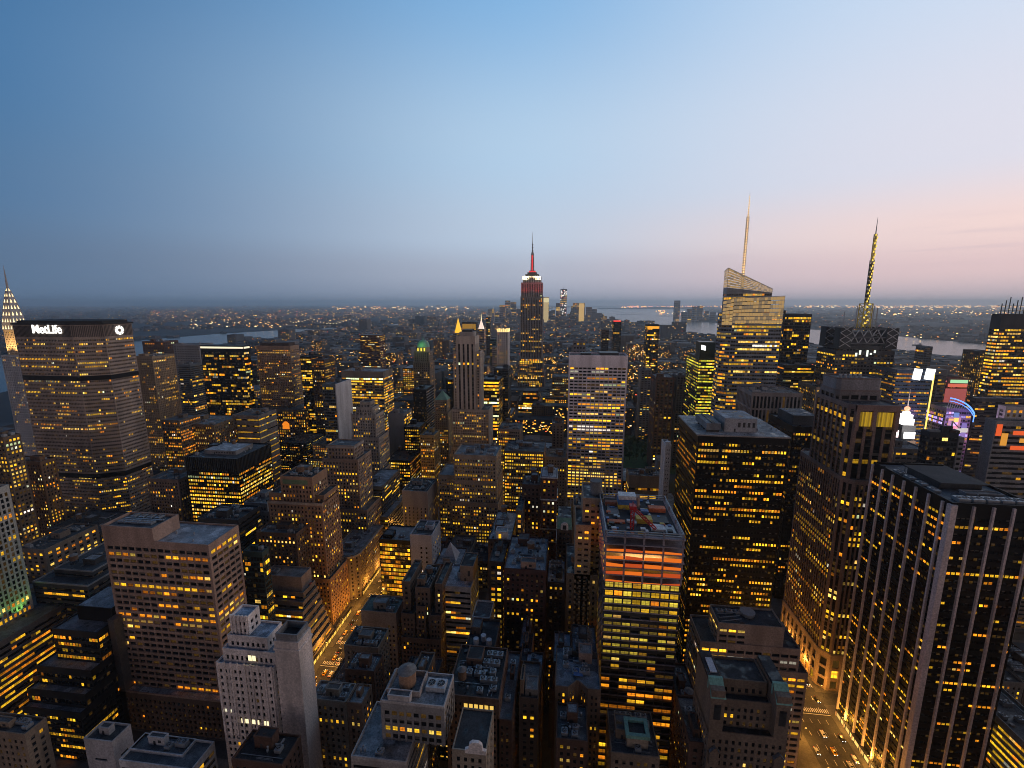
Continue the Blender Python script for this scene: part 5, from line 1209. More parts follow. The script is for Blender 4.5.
A('office_block', 'broad block full of yellow lit windows, left of the white gridded slab', BLD, 470, 504, 544, 452, 40, sty('ylit', lit=.78, coh=.3), 500, 'broad yellow lit block', clut=2)
A('office_block', 'stepped yellow lit stone block above the beige gridded office', BLD, 520, 498, 520, 430, 34, sty('ylit', lit=.6, wall=W_(.24,.19,.15)), 452, clut=1.5)
A('apartment_tower', 'brown tower with two dark recesses just left of the white gridded slab', BLD, 545, 552, 564, 424, 20, sty('prewar', bw=4.5, wall=W_(.2,.16,.13), lit=.05), 442, clut=.3)
A('office_block', 'stone block with small windows filling the gap left of the white gridded slab', BLD, 480, 545, 566, 458, 30, sty('prewarl', wall=W_(.2,.17,.145), lit=.06), 494, clut=1.5)
# townhouses towards the avenue
A('loft_building', 'low green roofed stone building on the avenue corner below the dark amber block', BLD, 262, 361, 396, 613, 17, sty('prewarl', wall=W_(.28,.25,.22), lit=.0, top=8), 640, clut=1, roof=(.08,.13,.12), blank={(0,0): ((0,.7),)})
A('loft_building', 'stone loft with a short lit window row on the avenue, right of the terraced office', BLD, 218, 344, 378, 648, 16, sty('prewarl', wall=W_(.22,.185,.15), lit=.12), 676, 'stone loft on the avenue', clut=2, tanks=1, roof=TAR)
A('loft_building', 'dark tarred roof loft between the stone loft and the tan water tank', BLD, 196, 345, 374, 672, 12, sty('brick', lit=.05), 690, clut=2.5, roof=(.14,.15,.17))
A('loft_building', 'grey stone house with a dentilled cornice right of the pale setback tower', BLD, 178, 309, 346, 702, 11, sty('prewarl', wall=W_(.27,.24,.21), lit=.1), 768, clut=2, roof=(.17,.185,.2))
A('townhouse', 'narrow brown house with green cornice left of the corner building with tank', BLD, 172, 347, 362, 705, 11, sty('prewar', lit=.15), 768, clut=.6, roof=(.24,.26,.28))
# ================================================================== centre and right, middle distance
# white gridded slab
V = 540; u0, u1, z = fr(V, 569, 628, 357)
st = sty('grace'); 
root, org, rng = building('office_tower', 'white gridded slab tower with horizontal dark bays, flaring at its foot', OFF, [(rect(u0,u1,V,V+34), 16, z)], st, roof=(.07,.075,.08), par=2, parmat=st['wall'], minpx=5.5, short='white gridded slab')
FOOT.append((u0,u1,V-22,V+34)); wb = MB(); wins = []
prev = (V, 60)
sw = MB()
for k in range(8):                                         # the curved foot, bay piers sweeping out to the street
    a, b2 = k/8, (k+1)/8
    ya, yb = V-18*(1-math.cos(a*1.2)), V-18*(1-math.cos(b2*1.2)); za, zb = 60-60*a, 60-60*b2
    for i in range(15):
        x = u0+1.4+(u1-u0-2.8)*i/14
        sw.quad((x-.5,yb-.3,zb),(x+.5,yb-.3,zb),(x+.5,ya-.3,za),(x-.5,ya-.3,za), st['wall'])
        sw.quad((x-.5,V,zb),(x-.5,yb-.3,zb),(x-.5,ya-.3,za),(x-.5,V,za), st['wall']); sw.quad((x+.5,yb-.3,zb),(x+.5,V,zb),(x+.5,V,za),(x+.5,ya-.3,za), st['wall'])
sw.build('flared_pier', root, org)
m = MB(); m.box(u0+14, u0+26, V+8, V+22, z, z+3.5, DARKM()); m.box(u0+36, u1-10, V+6, V+24, z, z+4.5, DARKM()); m.build('roof_house', root, org)
GUARD.append((567, 630, 432, V)); GUARD.append((627, 656, 472, 590)); GUARD.append((815, 1024, 358, 2300)); GUARD.append((130, 215, 348, 2300))
pk0, pk1 = on_level(622, 470, 0), on_level(660, 438, 0)
PARK = (min(pk0[0], pk1[0])-6, max(pk0[0], pk1[0])+6, pk0[1]-10, pk1[1]+10); FOOT.append(PARK); GUARD.append((624, 656, 470, PARK[3]))
m = MB(); m.box(PARK[0], PARK[1], PARK[2], PARK[3], .15, .3, surf('park lawn', (.04,.085,.025), .9, .4, .2, streak=False)); setting(m.build('lawn'))
# the tall tower lit red ---------------------------------------------------------------
V = 1262
def zy(y, x=531, v=V): return on_plane(x, y, v)[1]
def px(x, y=330, v=V): return on_plane(x, y, v)[0]
st = style(fh=5.5, bw=4.6, ww=.5, wh=.62, rec=.5, sd=.3, top=3, m=1.5, lit=.22, coh=.5, wall=W_(.205,.19,.19), span=W_(.08,.075,.078), dim=.25)
stl = dict(st); stl.update(lit=.62)
c = px(531.3); hw = (px(542.3)-px(520.3))/2
def rc(h, d0, d1): return rect(c-h, c+h, V+d0, V+d1)
zm, zsh = zy(283), zy(297)
root, org, rng = building('skyscraper', 'tallest stepped skyscraper, its crown floodlit white over red, thin antenna on top', 'skyscraper',
    [(rc(hw*1.9,-14,62), 0, 28, stl), (rc(hw*1.25,-6,54), 28, zy(372), stl), (rc(hw*1.12,-3,50), zy(372), zy(358), stl), (rc(hw,0,46), zy(358), zsh), (rc(hw*.95,1,45), zsh, zm, sty('ribs', bw=4.6, fh=5.5, lit=.02, wall=W_(.30,.28,.28), span=W_(.1,.09,.09))), (rc(hw*.80,3,43), zm, zy(276.5), sty('ribs', bw=4.6, fh=6, lit=.0, wall=W_(.6,.57,.52), span=W_(.3,.28,.26)))], st, minpx=3.5, short='tallest skyscraper lit red', par=1.5)
cp = MB()
z0 = zy(276.5)
for (h, d0, d1, ya) in ((.60,8,38,274),(.42,12,34,272)):
    cp.box(c-hw*h, c+hw*h, V+d0, V+d1, z0, zy(ya), W_(.13,.12,.12)); z0 = zy(ya)
cp.build('cap', root, org)
RED = glow('red floodlit panel', (1,.035,.03), .9); REDD = glow('mast with painted red floodlight', (1,.03,.04), .9)  # mast strips glow themselves; the red floodlight is put into their colour
mast = MB(); mast.cyl(c, V+23, z0, z0+5, 9.5, W_(.3,.12,.12), 8.5, 12); z1 = zy(254); mast.cyl(c, V+23, z0+5, z1, 5.2, W_(.25,.22,.24), 4.2, 12); mast.cyl(c, V+23, z1, zy(250.5), 4.4, W_(.2,.2,.22), 2.2, 12); mo = mast.build('mast', root, org)
rl = MB()
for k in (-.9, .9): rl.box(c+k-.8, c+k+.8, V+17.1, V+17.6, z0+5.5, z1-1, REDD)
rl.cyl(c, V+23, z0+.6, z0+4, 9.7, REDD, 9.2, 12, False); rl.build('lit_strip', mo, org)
an = MB(); za = zy(250.5); an.cyl(c, V+23, za, zy(243), 1.5, STEEL(), 1.1, 8); an.cyl(c, V+23, zy(243), zy(231), .9, STEEL(), .3, 8)
for k in range(5): an.cyl(c, V+23, za+2+k*4, za+3+k*4, 2.3, DARKM(), 2.3, 8)
an.build('antenna', root, org)
# flood lamps stand on the setbacks and wash the walls above them
def wash(x, y, z_, col, e, sx, sy=3, tilt=22, rz=0):
    l = bpy.data.lights.new('flood', 'AREA'); l.shape = 'RECTANGLE'; l.size = sx; l.size_y = sy; l.energy = e; l.color = col; l.spread = R(120)
    o = bpy.data.objects.new('flood_lamp', l); COL.objects.link(o); o.parent = root; o.location = (x-org[0], y-org[1], z_)
    o.rotation_euler = (R(180-tilt), 0, rz)
for s in (-1, 1):
    wash(c+s*hw*.6, V-6, zsh+1, (1,.05,.04), 17000, 22, 3, -25)
    wash(c+s*hw*.62, V-2, zm+1.5, (1,.86,.5), 95000, 14, 3, -22)
wash(c+hw+6, V+22, zsh+1, (1,.05,.04), 12000, 22, 3, -25, R(90))
GUARD.append((516, 545, 385, V))
# crystalline glass tower ---------------------------------------------------------------
V = 545
stb = sty('bluegl', lit=.60, coh=.5, wh=.5, ww=.92, bw=2.6, fh=4.3, inten=.9, wall=W_(.16,.19,.235,.3,'blue grey glazing'), top=.5)
ul, zl = on_plane(728.5, 268, V+22); ur, zr = on_plane(767, 289, V+22)
f0, zf0 = on_plane(734, 308, V); f1, zf1 = on_plane(782, 296, V); zf0 = on_plane(736, 298.5, V)[1]; zfb = on_plane(760, 313, V)[1]; f0 = on_plane(735, 300, V)[0]
root, org, rng = building('skyscraper', 'faceted glass skyscraper with slanted lit screen crown and tall lit spire', 'skyscraper',
    [([(f0-10, V+8), (f0-1,V), (f1+3,V), (f1+6, V+16), (f1+6, V+22), (f0-10, V+22)], 0, zfb), ([(ul,V+22),(ur+6,V+22),(ur+6,V+52),(ul+6,V+52),(ul,V+34)], 0, zr-4)], stb, minpx=6, short='faceted glass skyscraper', par=0, roof=GREYROOF)
FOOT.append((ul,ur+8,V,V+60))
SCRL = glow('screen lit from behind', (1,.62,.24), .40); SCR2 = glow('screen lit from behind', (.85,.60,.34), .24); 
def screen(name, p, q, z0a, z0b, z1a, z1b, n_, th=.8):
    m = MB(); rows = 7
    for i in range(n_):
        for j in range(rows):
            fa, fb = i/n_+.04/n_, (i+1)/n_-.04/n_
            ga, gb = j/rows+.015, (j+1)/rows-.015
            P = lambda f, g: (p[0]+(q[0]-p[0])*f, p[1]+(q[1]-p[1])*f, (z0a+(z0b-z0a)*f)*(1-g)+(z1a+(z1b-z1a)*f)*g)
            m.quad(P(fa,ga), P(fb,ga), P(fb,gb), P(fa,gb), rng.choice((SCRL, SCRL, SCR2)))
    a = Vector((p[0],p[1],0)); b2 = Vector((q[0],q[1],0)); n2 = Vector((b2.y-a.y, -(b2.x-a.x), 0)).normalized()*.25
    for i in range(n_+1):
        f = i/n_; x, y = p[0]+(q[0]-p[0])*f-n2.x, p[1]+(q[1]-p[1])*f-n2.y
        m.bar((x,y,z0a+(z0b-z0a)*f), (x,y,z1a+(z1b-z1a)*f), .28, STEEL())
    m.bar((p[0],p[1],z1a), (q[0],q[1],z1b), .6, STEEL())
    return m.build(name, root, org)
zs0 = zr-4
# wall under the slanted edge, then the screen above
wm = MB(); wm.poly([(ul,V+22,zs0),(ur+6,V+22,zs0),(ul,V+22,zl-22)], stb['wall']); 
wm.quad((ul,V+34,zs0),(ul,V+22,zs0),(ul,V+22,zl-22),(ul,V+34,zl-22), stb['wall']); wm.build('gable_wall', root, org)
w2 = []; wbb = MB(); 
facade(wbb, w2, (ul+2,V+21.9), (ul+(ur-ul)*.45,V+21.9), zs0, zs0+(zl-22-zs0)*.5, dict(stb, top=0, lit=.7), rng); wbb.build('upper_wall', root, org); place_windows(root, w2, org, 6, 20)
screen('crown_screen', (ul,V+21.5), (ur+6,V+21.5), zl-22, zs0, zl, zr, 16)
screen('crown_screen', (ul-.2,V+34), (ul-.2,V+21.5), zl-22, zl-22, zl-3, zl, 4)
screen('crown_screen', (f0-1,V-.4), (f1+3,V-.4), zfb-12, zfb-12, zf0, zf1, 18)
screen('crown_screen', (f1+3.2,V-.4), (f1+6.2,V+18), zfb-14, zfb-14, zf1, zf1-2, 4)
screen('crown_screen', (f0-10,V+7.6), (f0-1,V-.4), zfb-14, zfb-14, zf0-3, zf0, 3)
pl = MB(); x0, zb_ = on_plane(752, 302, V+12); pl.box(x0-4, x0+12, V+10, V+20, zfb, zfb+11, W_(.35,.37,.40)); pl.build('roof_house', root, org)
spz = on_plane(747.5, 193, V+40)[1]; spx = on_plane(743, 275, V+40)[0]; sb = on_plane(743, 276, V+40)[1]
sp = MB(); SPL = glow('spire lamps', (1,.62,.25), 1.6)
lattice(sp, (spx, V+40, zs0), (spx, V+40, sb+(spz-sb)*.72), 2.2, 22, W_(.5,.42,.35,.5,'pale steel'), .42); sp.cyl(spx, V+40, sb+(spz-sb)*.72, spz, .7, W_(.5,.42,.35,.5,'pale steel'), .2, 8)
so = sp.build('spire', root, org)
m = MB()
for k in range(30): m.cyl(spx, V+40, sb+(spz-sb)*(k/30)*.97+.6, sb+(spz-sb)*(k/30)*.97+(spz-sb)/42, 1.75-.045*k, SPL, 1.72-.045*k, 8)
m.build('lit_section', so, org)
GUARD.append((716, 790, 388, V))
A('office_tower', 'dark tower with lit bands close behind the faceted glass skyscraper', OFF, 660, 785, 812, 315, 40, sty('dglass', lit=.22, coh=.5, wall=W_(.055,.06,.07)), 366, 'dark tower behind the faceted one', clut=.8)
A('office_block', 'lower dark block with a yellow lit storey right of the faceted glass skyscraper', OFF, 600, 784, 815, 366, 30, sty('ribbond', lit=.4, coh=.8), 395, clut=.3)
# green glass
V = 612; u0, u1, z = fr(V, 700.5, 717, 358)
root, org, rng = building('office_tower', 'green glass tower with lime yellow floors and a bright white sign on top', OFF, [(rect(u0-2,u1+14,V,V+60), 0, z)], sty('green'), minpx=5, short='green glass tower', roof=TAR)
m = MB(); uu, zz = on_plane(702.5, 347.5, V+4); m.box(uu-3, uu+16, V+4, V+24, z, zz+7, GREENG); o = m.build('sign_house', root, org)
m = MB(); m.quad((uu-1.5,V+3.8,zz-2.5),(uu+4,V+3.8,zz-4),(uu+4,V+3.8,zz+2),(uu-1.5,V+3.8,zz+3.5), glow('sign face', (1,1,1), 2.0)); m.build('sign_face', root, org)
GUARD.append((686, 720, 405, V))
A('office_block', 'grey finned block with square bays and pale roof boxes behind the flat roofed black tower', OFF, 470, 752, 803, 394, 40, style(fh=14,bw=3.6,ww=.62,wh=.86,rec=.8,top=2,lit=.05,coh=.2,wall=W_(.23,.21,.205)), 416, 'grey finned block', clut=2, roof=(.12,.13,.14))
A('office_tower', 'beige grid tower with scattered amber windows left of the brown ribbed tower', OFF, 540, 816, 836, 388, 40, sty('prewarl', wall=W_(.23,.17,.12), lit=.26, bw=3.4), 440, clut=.6)
A('office_tower', 'dark brown tower with full height ribs seen right of the white gridded slab', OFF, 700, 656, 674.5, 378, 40, sty('ribs', wall=W_(.15,.09,.07), lit=.08, bw=6, ww=.55, fh=4.5), 440, 'dark brown tower with ribs', clut=.5)
A('office_tower', 'thin grey ribbed tower beside the dark brown one', OFF, 720, 677, 687, 376, 30, sty('ribs', wall=W_(.16,.155,.16), lit=.1, bw=4), 420, clut=.2)
A('office_tower', 'black tower capped with an orange lit floor and red lamp, beyond the park', OFF, 1150, 647.5, 659.5, 325, 34, sty('dglass', lit=.3, coh=.1, bw=4, fh=5), 368, 'black tower with orange lit cap', clut=0)
r_ = LAST[0]; u0, u1, z = fr(1150, 647.5, 659.5, 325); m = MB(); m.box(u0+.3,u1-.3,1149.4,1149.8,z-9,z-3,glow('amber floor', (1,.40,.03), 1.1)); m.build('lit_floor', r_, tuple(r_.location))
A('office_tower', 'dark narrow tower with red lamp on top right of the tallest skyscraper', OFF, 1500, 613.5, 621.5, 322, 40, sty('dglass', lit=.1, bw=5, fh=6), 352, clut=0)
r_ = LAST[0]; u0, u1, z = fr(1500, 613.5, 621.5, 322); m = MB(); m.box(u0+2,u1-2,1502,1520,z,z+4,glow('red beacon', (1,.05,.03), 1.5)); m.build('beacon', r_, tuple(r_.location))
A('office_tower', 'dark narrow tower, twin left neighbour of the one with red lamp', OFF, 1450, 602, 609, 330, 36, sty('dglass', lit=.1, bw=5, fh=6, wall=DKBRN), 352, clut=0)
A('office_block', 'dull block with pale framed panels just above the white gridded slab', OFF, 900, 573, 586, 341, 34, sty('slots', lit=.25, bw=6, fh=8, wall=W_(.2,.2,.22)), 356, clut=.3)
A('office_block', 'grey blank slab with small lit roof, over the park edge', OFF, 860, 641, 652, 370, 30, sty('slots', lit=.2, wall=W_(.22,.21,.21), bw=6), 420, clut=.3)
A('office_block', 'long low yellowish wall building with one lit floor, below the park trees', OFF, 465, 629, 664, 477, 22, style(fh=9,bw=3,ww=1,wh=.28,rec=.3,top=10,lit=.8,coh=.2,wall=W_(.28,.22,.15),inten=.8), 505, 'long low yellowish building', clut=1.5, roof=(.08,.085,.09))
V = 372; u0, u1, z = fr(V, 665.5, 671.5, 446)
root, org, rng = building('apartment_tower', 'slim white slab tower with rounded top beside the broad black tower', BLD, [(rect(u0,u1,V,V+16), 0, z)], sty('slots', wall=WHITEW, lit=.04, bw=2, ww=.4), minpx=5, short='slim white slab', roof=PALE_ROOF)
m = MB(); m.cyl((u0+u1)/2, V+3, z-.2, z+3, 2.2, WHITEW, 2.2, 14); m.build('roof_drum', root, org); GUARD.append((663, 674, 500, V))
# lattice mast tower -------------------------------------------------------------------
V = 556; u0, u1, z = fr(V, 840, 892, 347)
ul, ur, zl = fr(V-3, 836, 895, 352)
st = sty('dglass', lit=.34, coh=.35, wall=W_(.06,.062,.068), bw=3.4, ww=.7, wh=.5)
zc = fr(V, 846, 893, 328)[2]
root, org, rng = building('skyscraper', 'dark skyscraper with square truss crown and yellow lit lattice mast', 'skyscraper', [(rect(ul,ur,V-3,V+36), 0, zl), (rect(u0,u1,V,V+34), zl, z, dict(st, lit=.12))], st, minpx=5.5, short='dark skyscraper with lattice mast', roof=TAR)
cr = MB()
for (a, c2) in ((u0-3,V-3),(u1-9,V-3),(u0-3,V+26),(u1-9,V+26)):
    cr.box(a, a+12, c2, c2+12, z-2, zc, W_(.05,.055,.06))
    for k in range(3): cr.bar((a,c2-.3,z+k*8),(a+12,c2-.3,z+8+k*8), .7, STEEL()); cr.bar((a+12,c2-.3,z+k*8),(a,c2-.3,z+8+k*8), .7, STEEL())
for zz in (z+4, zc-1, (z+zc)/2):
    for yy in (V-1, V+36): cr.bar((u0,yy,zz),(u1,yy,zz), 1.4, W_(.12,.13,.14))
    for xx in (u0, u1): cr.bar((xx,V,zz),(xx,V+36,zz), 1.4, W_(.12,.13,.14))
for i in range(6):
    a, b2 = u0+(u1-u0)*i/6, u0+(u1-u0)*(i+1)/6; cr.bar((a,V-1,z+4),(b2,V-1,zc-1), .8, STEEL()); cr.bar((b2,V-1,z+4),(a,V-1,zc-1), .8, STEEL())
cr.build('truss_crown', root, org)
m = MB(); m.cyl((u0+u1)/2-2, V+20, z, zc-5, 17, W_(.10,.105,.12), 17, 20); m.build('roof_drum', root, org)
mx, mz = on_plane(863.5, 325, V+20); _, mt = on_plane(875.5, 217, V+20)
MST = W_(.50,.40,.08,.5,'steel with painted floodlight'); ms = MB(); h = mt-zc  # the steel's yellow is floodlight put into its colour
lattice(ms, (mx,V+20,zc-4), (mx,V+20,zc+h*.22), 9, 5, MST, .8); lattice(ms, (mx,V+20,zc+h*.22), (mx,V+20,zc+h*.62), 2.8, 14, W_(.20,.17,.06), .55); lattice(ms, (mx,V+20,zc+h*.62), (mx,V+20,zc+h*.85), 2.0, 10, MST, .5); ms.cyl(mx, V+20, zc+h*.85, mt, .6, STEEL(), .15, 8)
mo = ms.build('lattice_mast', root, org)
m = MB()
for k in range(9): m.cyl(mx, V+20, zc+h*(.24+.04*k), zc+h*(.24+.04*k)+3, 2.3, DARKM(), 2.3, 10)
for s in (-1, 1):
    m.bar((mx+s*9,V+20,zc-2),(mx+s*9,V+20,zc+h*.2), .7, STEEL()); m.bar((mx+s*9,V+20,zc+h*.16),(mx,V+20,zc+h*.16), .6, STEEL())
m.bar((u1-14,V+10,zc),(u1-14,V+10,zc+22), .8, STEEL()); m.bar((u0+6,V+10,zc),(u0+6,V+10,zc+18), .7, STEEL()); m.build('antenna', mo, org)
m = MB(); YL = glow('added mast glow', (1,.70,.08), 1.3)  # added glowing pieces stand in for floodlight on the lattice
for k in range(34): m.cyl(mx+((k % 3)-1)*(2.2 if k < 9 else .9), V+17.6, zc+1+h*.025*k, zc+1+h*.025*k+h*.016, (1.5 if k < 9 else .85-.008*k), YL, .6, 6)
m.build('added_mast_glow', mo, org)
wl = MB()
for i in range(6): wl.box(u0+(u1-u0)*(.28+i*.07), u0+(u1-u0)*(.28+i*.07)+2, V-3.4, V-3.1, zl-5+(i % 3)*2, zl-1+(i % 2)*3, glow('work lights', (.9,1,.85), 1.2))
wl.build('roof_light', root, org)
GUARD.append((828, 898, 384, V))
# lights of the theatre district ---------------------------------------------------------
WHT = glow('white screen', (1,.98,.95), 2.6)
V = 520; u0, u1, z = fr(V, 897, 935, 371)
root, org, rng = building('office_tower', 'blue tower with two blank white screens on top and a yellow lit edge', OFF, [(rect(u0,u1-2,V,V+36), 0, z)], sty('bluegl', lit=.55, coh=.3, wall=W_(.06,.10,.17,.4,'blue cladding'), inten=.6, pal=((ORA,2),(YEL,3)), wh=.4), minpx=6, short='blue tower with two white screens', roof=TAR)
for a, c2 in ((911.5, 920), (923.5, 933)):
    ua, za = on_plane(a, 379, V-.6); ub, _ = on_plane(c2, 379, V-.6); zb = on_plane(a, 368.5, V-.6)[1]
    m = MB(); k_ = 1.6; m.quad((ua,V-.9,za),(ub,V-.9,za-1.2),(ub+k_,V-.3,zb-.6),(ua+k_,V-.3,zb), WHT); m.quad((ua,V-.2,za),(ua+k_,V-.2,zb),(ub+k_,V-.2,zb-.6),(ub,V-.2,za-1.2), DKGREY); m.build('white_screen', root, org)
m = MB(); m.box(u1-.75, u1-.15, V-1.0, V+.5, 20, z-3, glow('lit edge strip', (1,.70,.16), 1.5)); m.build('lit_strip', root, org)
GUARD.append((893, 940, 418, V))
A('office_tower', 'black slatted tower just right of the yellow lit edge strip', OFF, 535, 938, 946.5, 377, 8, sty('ribbon', wall=W_(.07,.07,.075), lit=.1), 415, clut=0)
A('hotel', 'rose lit hotel with a green and red sign band, behind the blue arc', BLD, 610, 948, 968.5, 379, 10, sty('prewar', wall=W_(.33,.12,.10), lit=.4, pal=((ORA,4),((1,.2,.2),2))), 392, 'rose lit hotel', clut=0)
r_ = LAST[0]; u0, u1, z = fr(610, 947, 968.5, 379); m = MB(); m.box(u0+4,u1-.5,609.3,609.8,z-5,z-1,glow('sign band green', (.45,.9,.5), .9)); m.box(u0+2,u1-.5,609.2,609.7,z-10,z-6,glow('sign band red', (1,.2,.12), .7)); m.box(u0,u1,609.4,609.8,z-32,z-12,glow('rose panels', (1,.22,.2), .35)); m.build('sign_band', r_, tuple(r_.location))
V = 500; u0, u1, z = fr(V, 949, 975, 396)
root, org, rng = building('entertainment_block', 'purple lit building with a bright blue neon arc along its roof', BLD, [(rect(u0,u1,V,V+30), 0, z-14)], sty('bluegl', lit=.35, wall=W_(.16,.12,.22,.5,'violet panels'), pal=(((.5,.4,1),3),(YEL,2),((1,.3,.5),1))), minpx=6, short='blue neon arc', roof=TAR)
m = MB(); BL = glow('blue neon', (.10,.28,1), 2.2); PK = glow('pink screens', (.8,.35,.6), .55); prevp = None
for k in range(15):
    f = k/14; x = u0+(u1-u0)*f; zz = z-2-15*(f**1.7)
    if prevp: m.bar(prevp, (x,V-2-4*math.sin(f*3),zz), 1.0, BL); m.bar((prevp[0],prevp[1],prevp[2]-3),(x,V-2-4*math.sin(f*3),zz-3), .5, BL)
    prevp = (x,V-2-4*math.sin(f*3),zz)
m.bar((u1,V-3,z-17),(u1,V-3,z-26), .6, BL); m.build('neon_arc', root, org)
m = MB(); m.box(u0+3, u0+14, V-.8, V-.2, z-42, z-22, PK); m.box(u0+16, u1-3, V-.8, V-.2, z-48, z-28, glow('violet screens', (.4,.3,.9), .5)); m.build('screen', root, org); m = MB()
for i in range(12): m.bar((u0+(u1-u0)*i/11,V+.2,z-14),(u0+(u1-u0)*i/11,V-2,z-3-15*((i/11)**1.7)), .4, STEEL())
m.build('arc_frame', root, org)
GUARD.append((947, 978, 425, V))
sr = random.Random(31)
for k in range(16):
    x = sr.uniform(u0-1, u1-6); zz = sr.uniform(z-62, z-18); w_ = sr.uniform(2, 6); h_ = sr.uniform(1.5, 5); cc = sr.choice((('pink',(1,.3,.45)),('blue',(.25,.4,1)),('white',(1,.95,.9)),('violet',(.6,.35,1)),('amber',(1,.5,.1))))
    m = MB(); m.box(x, x+w_, V-1.5-.02*k, V-.9-.02*k, zz, zz+h_, glow('screen '+cc[0], cc[1], sr.choice((.6, 1.0, 1.6)))); m.build('screen', root, org)
for (dx_, dz_, e_, cc) in ((8, -30, 11000, (.7,.4,1)), (20, -45, 10000, (1,.4,.5))):  # added point lamps in mid air, standing in for the screens' spill
    l = bpy.data.lights.new('screen spill fill', 'POINT'); l.energy = e_; l.color = cc; l.shadow_soft_size = 3
    lo = bpy.data.objects.new('screen_spill_fill', l); COL.objects.link(lo); lo.parent = root; lo.location = (u0+dx_-org[0], V-14-org[1], z+dz_)
V = 470; u0, u1, z = fr(V, 893, 914, 432)
root, org, rng = building('theatre_tower', 'stepped tower whose glowing white top carries a red ball and thin mast', 'tower', [(rect(u0-2,u1+3,V,V+26), 0, z-10)], sty('prewar', lit=.2), minpx=6, short='glowing white stepped top', roof=TAR)
m = MB(); c = on_plane(907, 411, V+10)[0]; zt = z-10
for (w2, y0, y1) in ((12, 432, 424), (9.5, 424, 418), (7.5, 418, 414), (4.5, 414, 411.5)):
    za, zb = on_plane(907, y0, V+10)[1], on_plane(907, y1, V+10)[1]; m.box(c-w2*.5, c+w2*.5, V+10-w2*.5, V+10+w2*.5, min(za, zt) if y0 == 432 else za, zb, WHT if y0 < 430 else DKGREY)  # upper tiers glow themselves; light on the stone is put into their white
m.build('lit_top', root, org)
zb = on_plane(907, 411, V+10)[1]; m = MB()
for k in range(6):
    a, b2 = -1.57+k*.5236, -1.57+(k+1)*.5236; m.cyl(c, V+10, zb+2.4+2.4*math.sin(a), zb+2.4+2.4*math.sin(b2), max(.05, 2.4*math.cos(a)), glow('red ball', (1,.35,.2), 2), max(.05, 2.4*math.cos(b2)), 12, False)
m.build('ball', root, org); m = MB(); m.cyl(c, V+10, zb+4.8, zb+22, .5, PALEST, .15, 8); m.build('mast', root, org)
m = MB(); ua, za = on_plane(893, 438, V-1); ub, zb2 = on_plane(899, 430.5, V-1); m.box(ua, ub, V-1.2, V-.4, za, zb2, glow('pink white screen', (1,.72,.75), 2.4)); ua, _ = on_plane(903.5, 438, V-1); ub, _ = on_plane(914.5, 438, V-1); m.box(ua, ub, V-1.2, V-.4, za, zb2-1.5, WHT); m.build('lit_screen', root, org)
GUARD.append((890, 917, 440, V))
l = bpy.data.lights.new('sign light', 'POINT'); l.energy = 45000; l.color = (1,.9,.85); l.shadow_soft_size = 4  # added point lamp, standing in for the glare of the white top
lo = bpy.data.objects.new('sign_spill_fill', l); COL.objects.link(lo); lo.parent = root; lo.location = (c-org[0], V-16-org[1], zb-14)
A('office_block', 'low grey block with two dark window bands under the glowing white stepped top', OFF, 400, 895, 927, 450, 34, sty('ribbon', wall=W_(.20,.185,.175), lit=.12, bw=5, ww=.8), 468, 'low grey block under the stepped top', clut=1.2, roof=(.2,.21,.22))
A('office_block', 'black blank faced block with thin pale fin, right of the low grey one', OFF, 372, 930, 959, 434, 9, sty('dglass', lit=.05, wall=W_(.045,.05,.06)), 468, 'black blank block', clut=.8, roof=TAR)
r_ = LAST[0]; u0, u1, z = fr(372, 930, 959, 434); m = MB(); m.box(u1, u1+3.6, 371, 380, 0, z-2, W_(.36,.35,.36)); 
for i in range(16): m.box(u1+.5, u1+3.1, 370.9, 371, z-8-i*4, z-6-i*4, BLACK)
m.build('lift_shaft', r_, tuple(r_.location)); m = MB(); cx_ = u0+18
m.bar((cx_,377,z),(cx_,377,z+9), .8, PALEST); m.bar((cx_,377,z+9),(cx_+5,377,z+4), .6, PALEST); m.box(cx_-3,cx_+4,374,379,z,z+2.4,TAN if False else DKBRN); m.build('hoist', r_, tuple(r_.location))
V = 352; u0, u1, z = fr(V, 996, 1060, 423); v1 = on_level(980, 419, z)[1]
root, org, rng = building('office_tower', 'grey slab with blank side wall and orange red lit top floors', OFF, [(rect(u0,u1,V,v1), 0, z)], sty('ribbon', wall=W_(.26,.255,.26), bw=3.2, wh=.5, lit=.1, coh=.2), minpx=7, short='grey slab with orange top', blank={(0,3): 'solid'}, roof=TAR)
m = MB(); OR2 = glow('orange lit floors', (1,.13,.025), .8); OR3 = glow('amber lit floors', (1,.42,.05), .7)
m.box(u0+1, u0+4.5, V-.3, V+.02, z-10, z-1.5, OR2); m.box(u0+5, u0+9, V-.3, V+.02, z-17, z-8, OR3)
for k in range(3): m.box(u0+12+(k % 2)*5, u1, V-.3, V+.02, z-9-k*5.5, z-6-k*5.5, OR3 if k == 1 else OR2)
m.build('lit_floor', root, org); GUARD.append((966, 1024, 482, V))
A('office_tower', 'dull white and grey striped tower cut by the right edge behind the orange topped slab', OFF, 470, 1006, 1050, 408, 8, sty('ribs', wall=W_(.40,.37,.37), bw=5, ww=.6, lit=.15), 425, clut=0)
A('office_block', 'flat pale roofed block by the right edge above the orange topped slab', OFF, 540, 976, 1060, 400, 12, sty('ribbond', lit=.15), 412, 'flat pale roofed block at right', clut=1, roof=(.3,.29,.3))
V = 640; u0, u1, z = fr(V, 1002, 1050, 315)
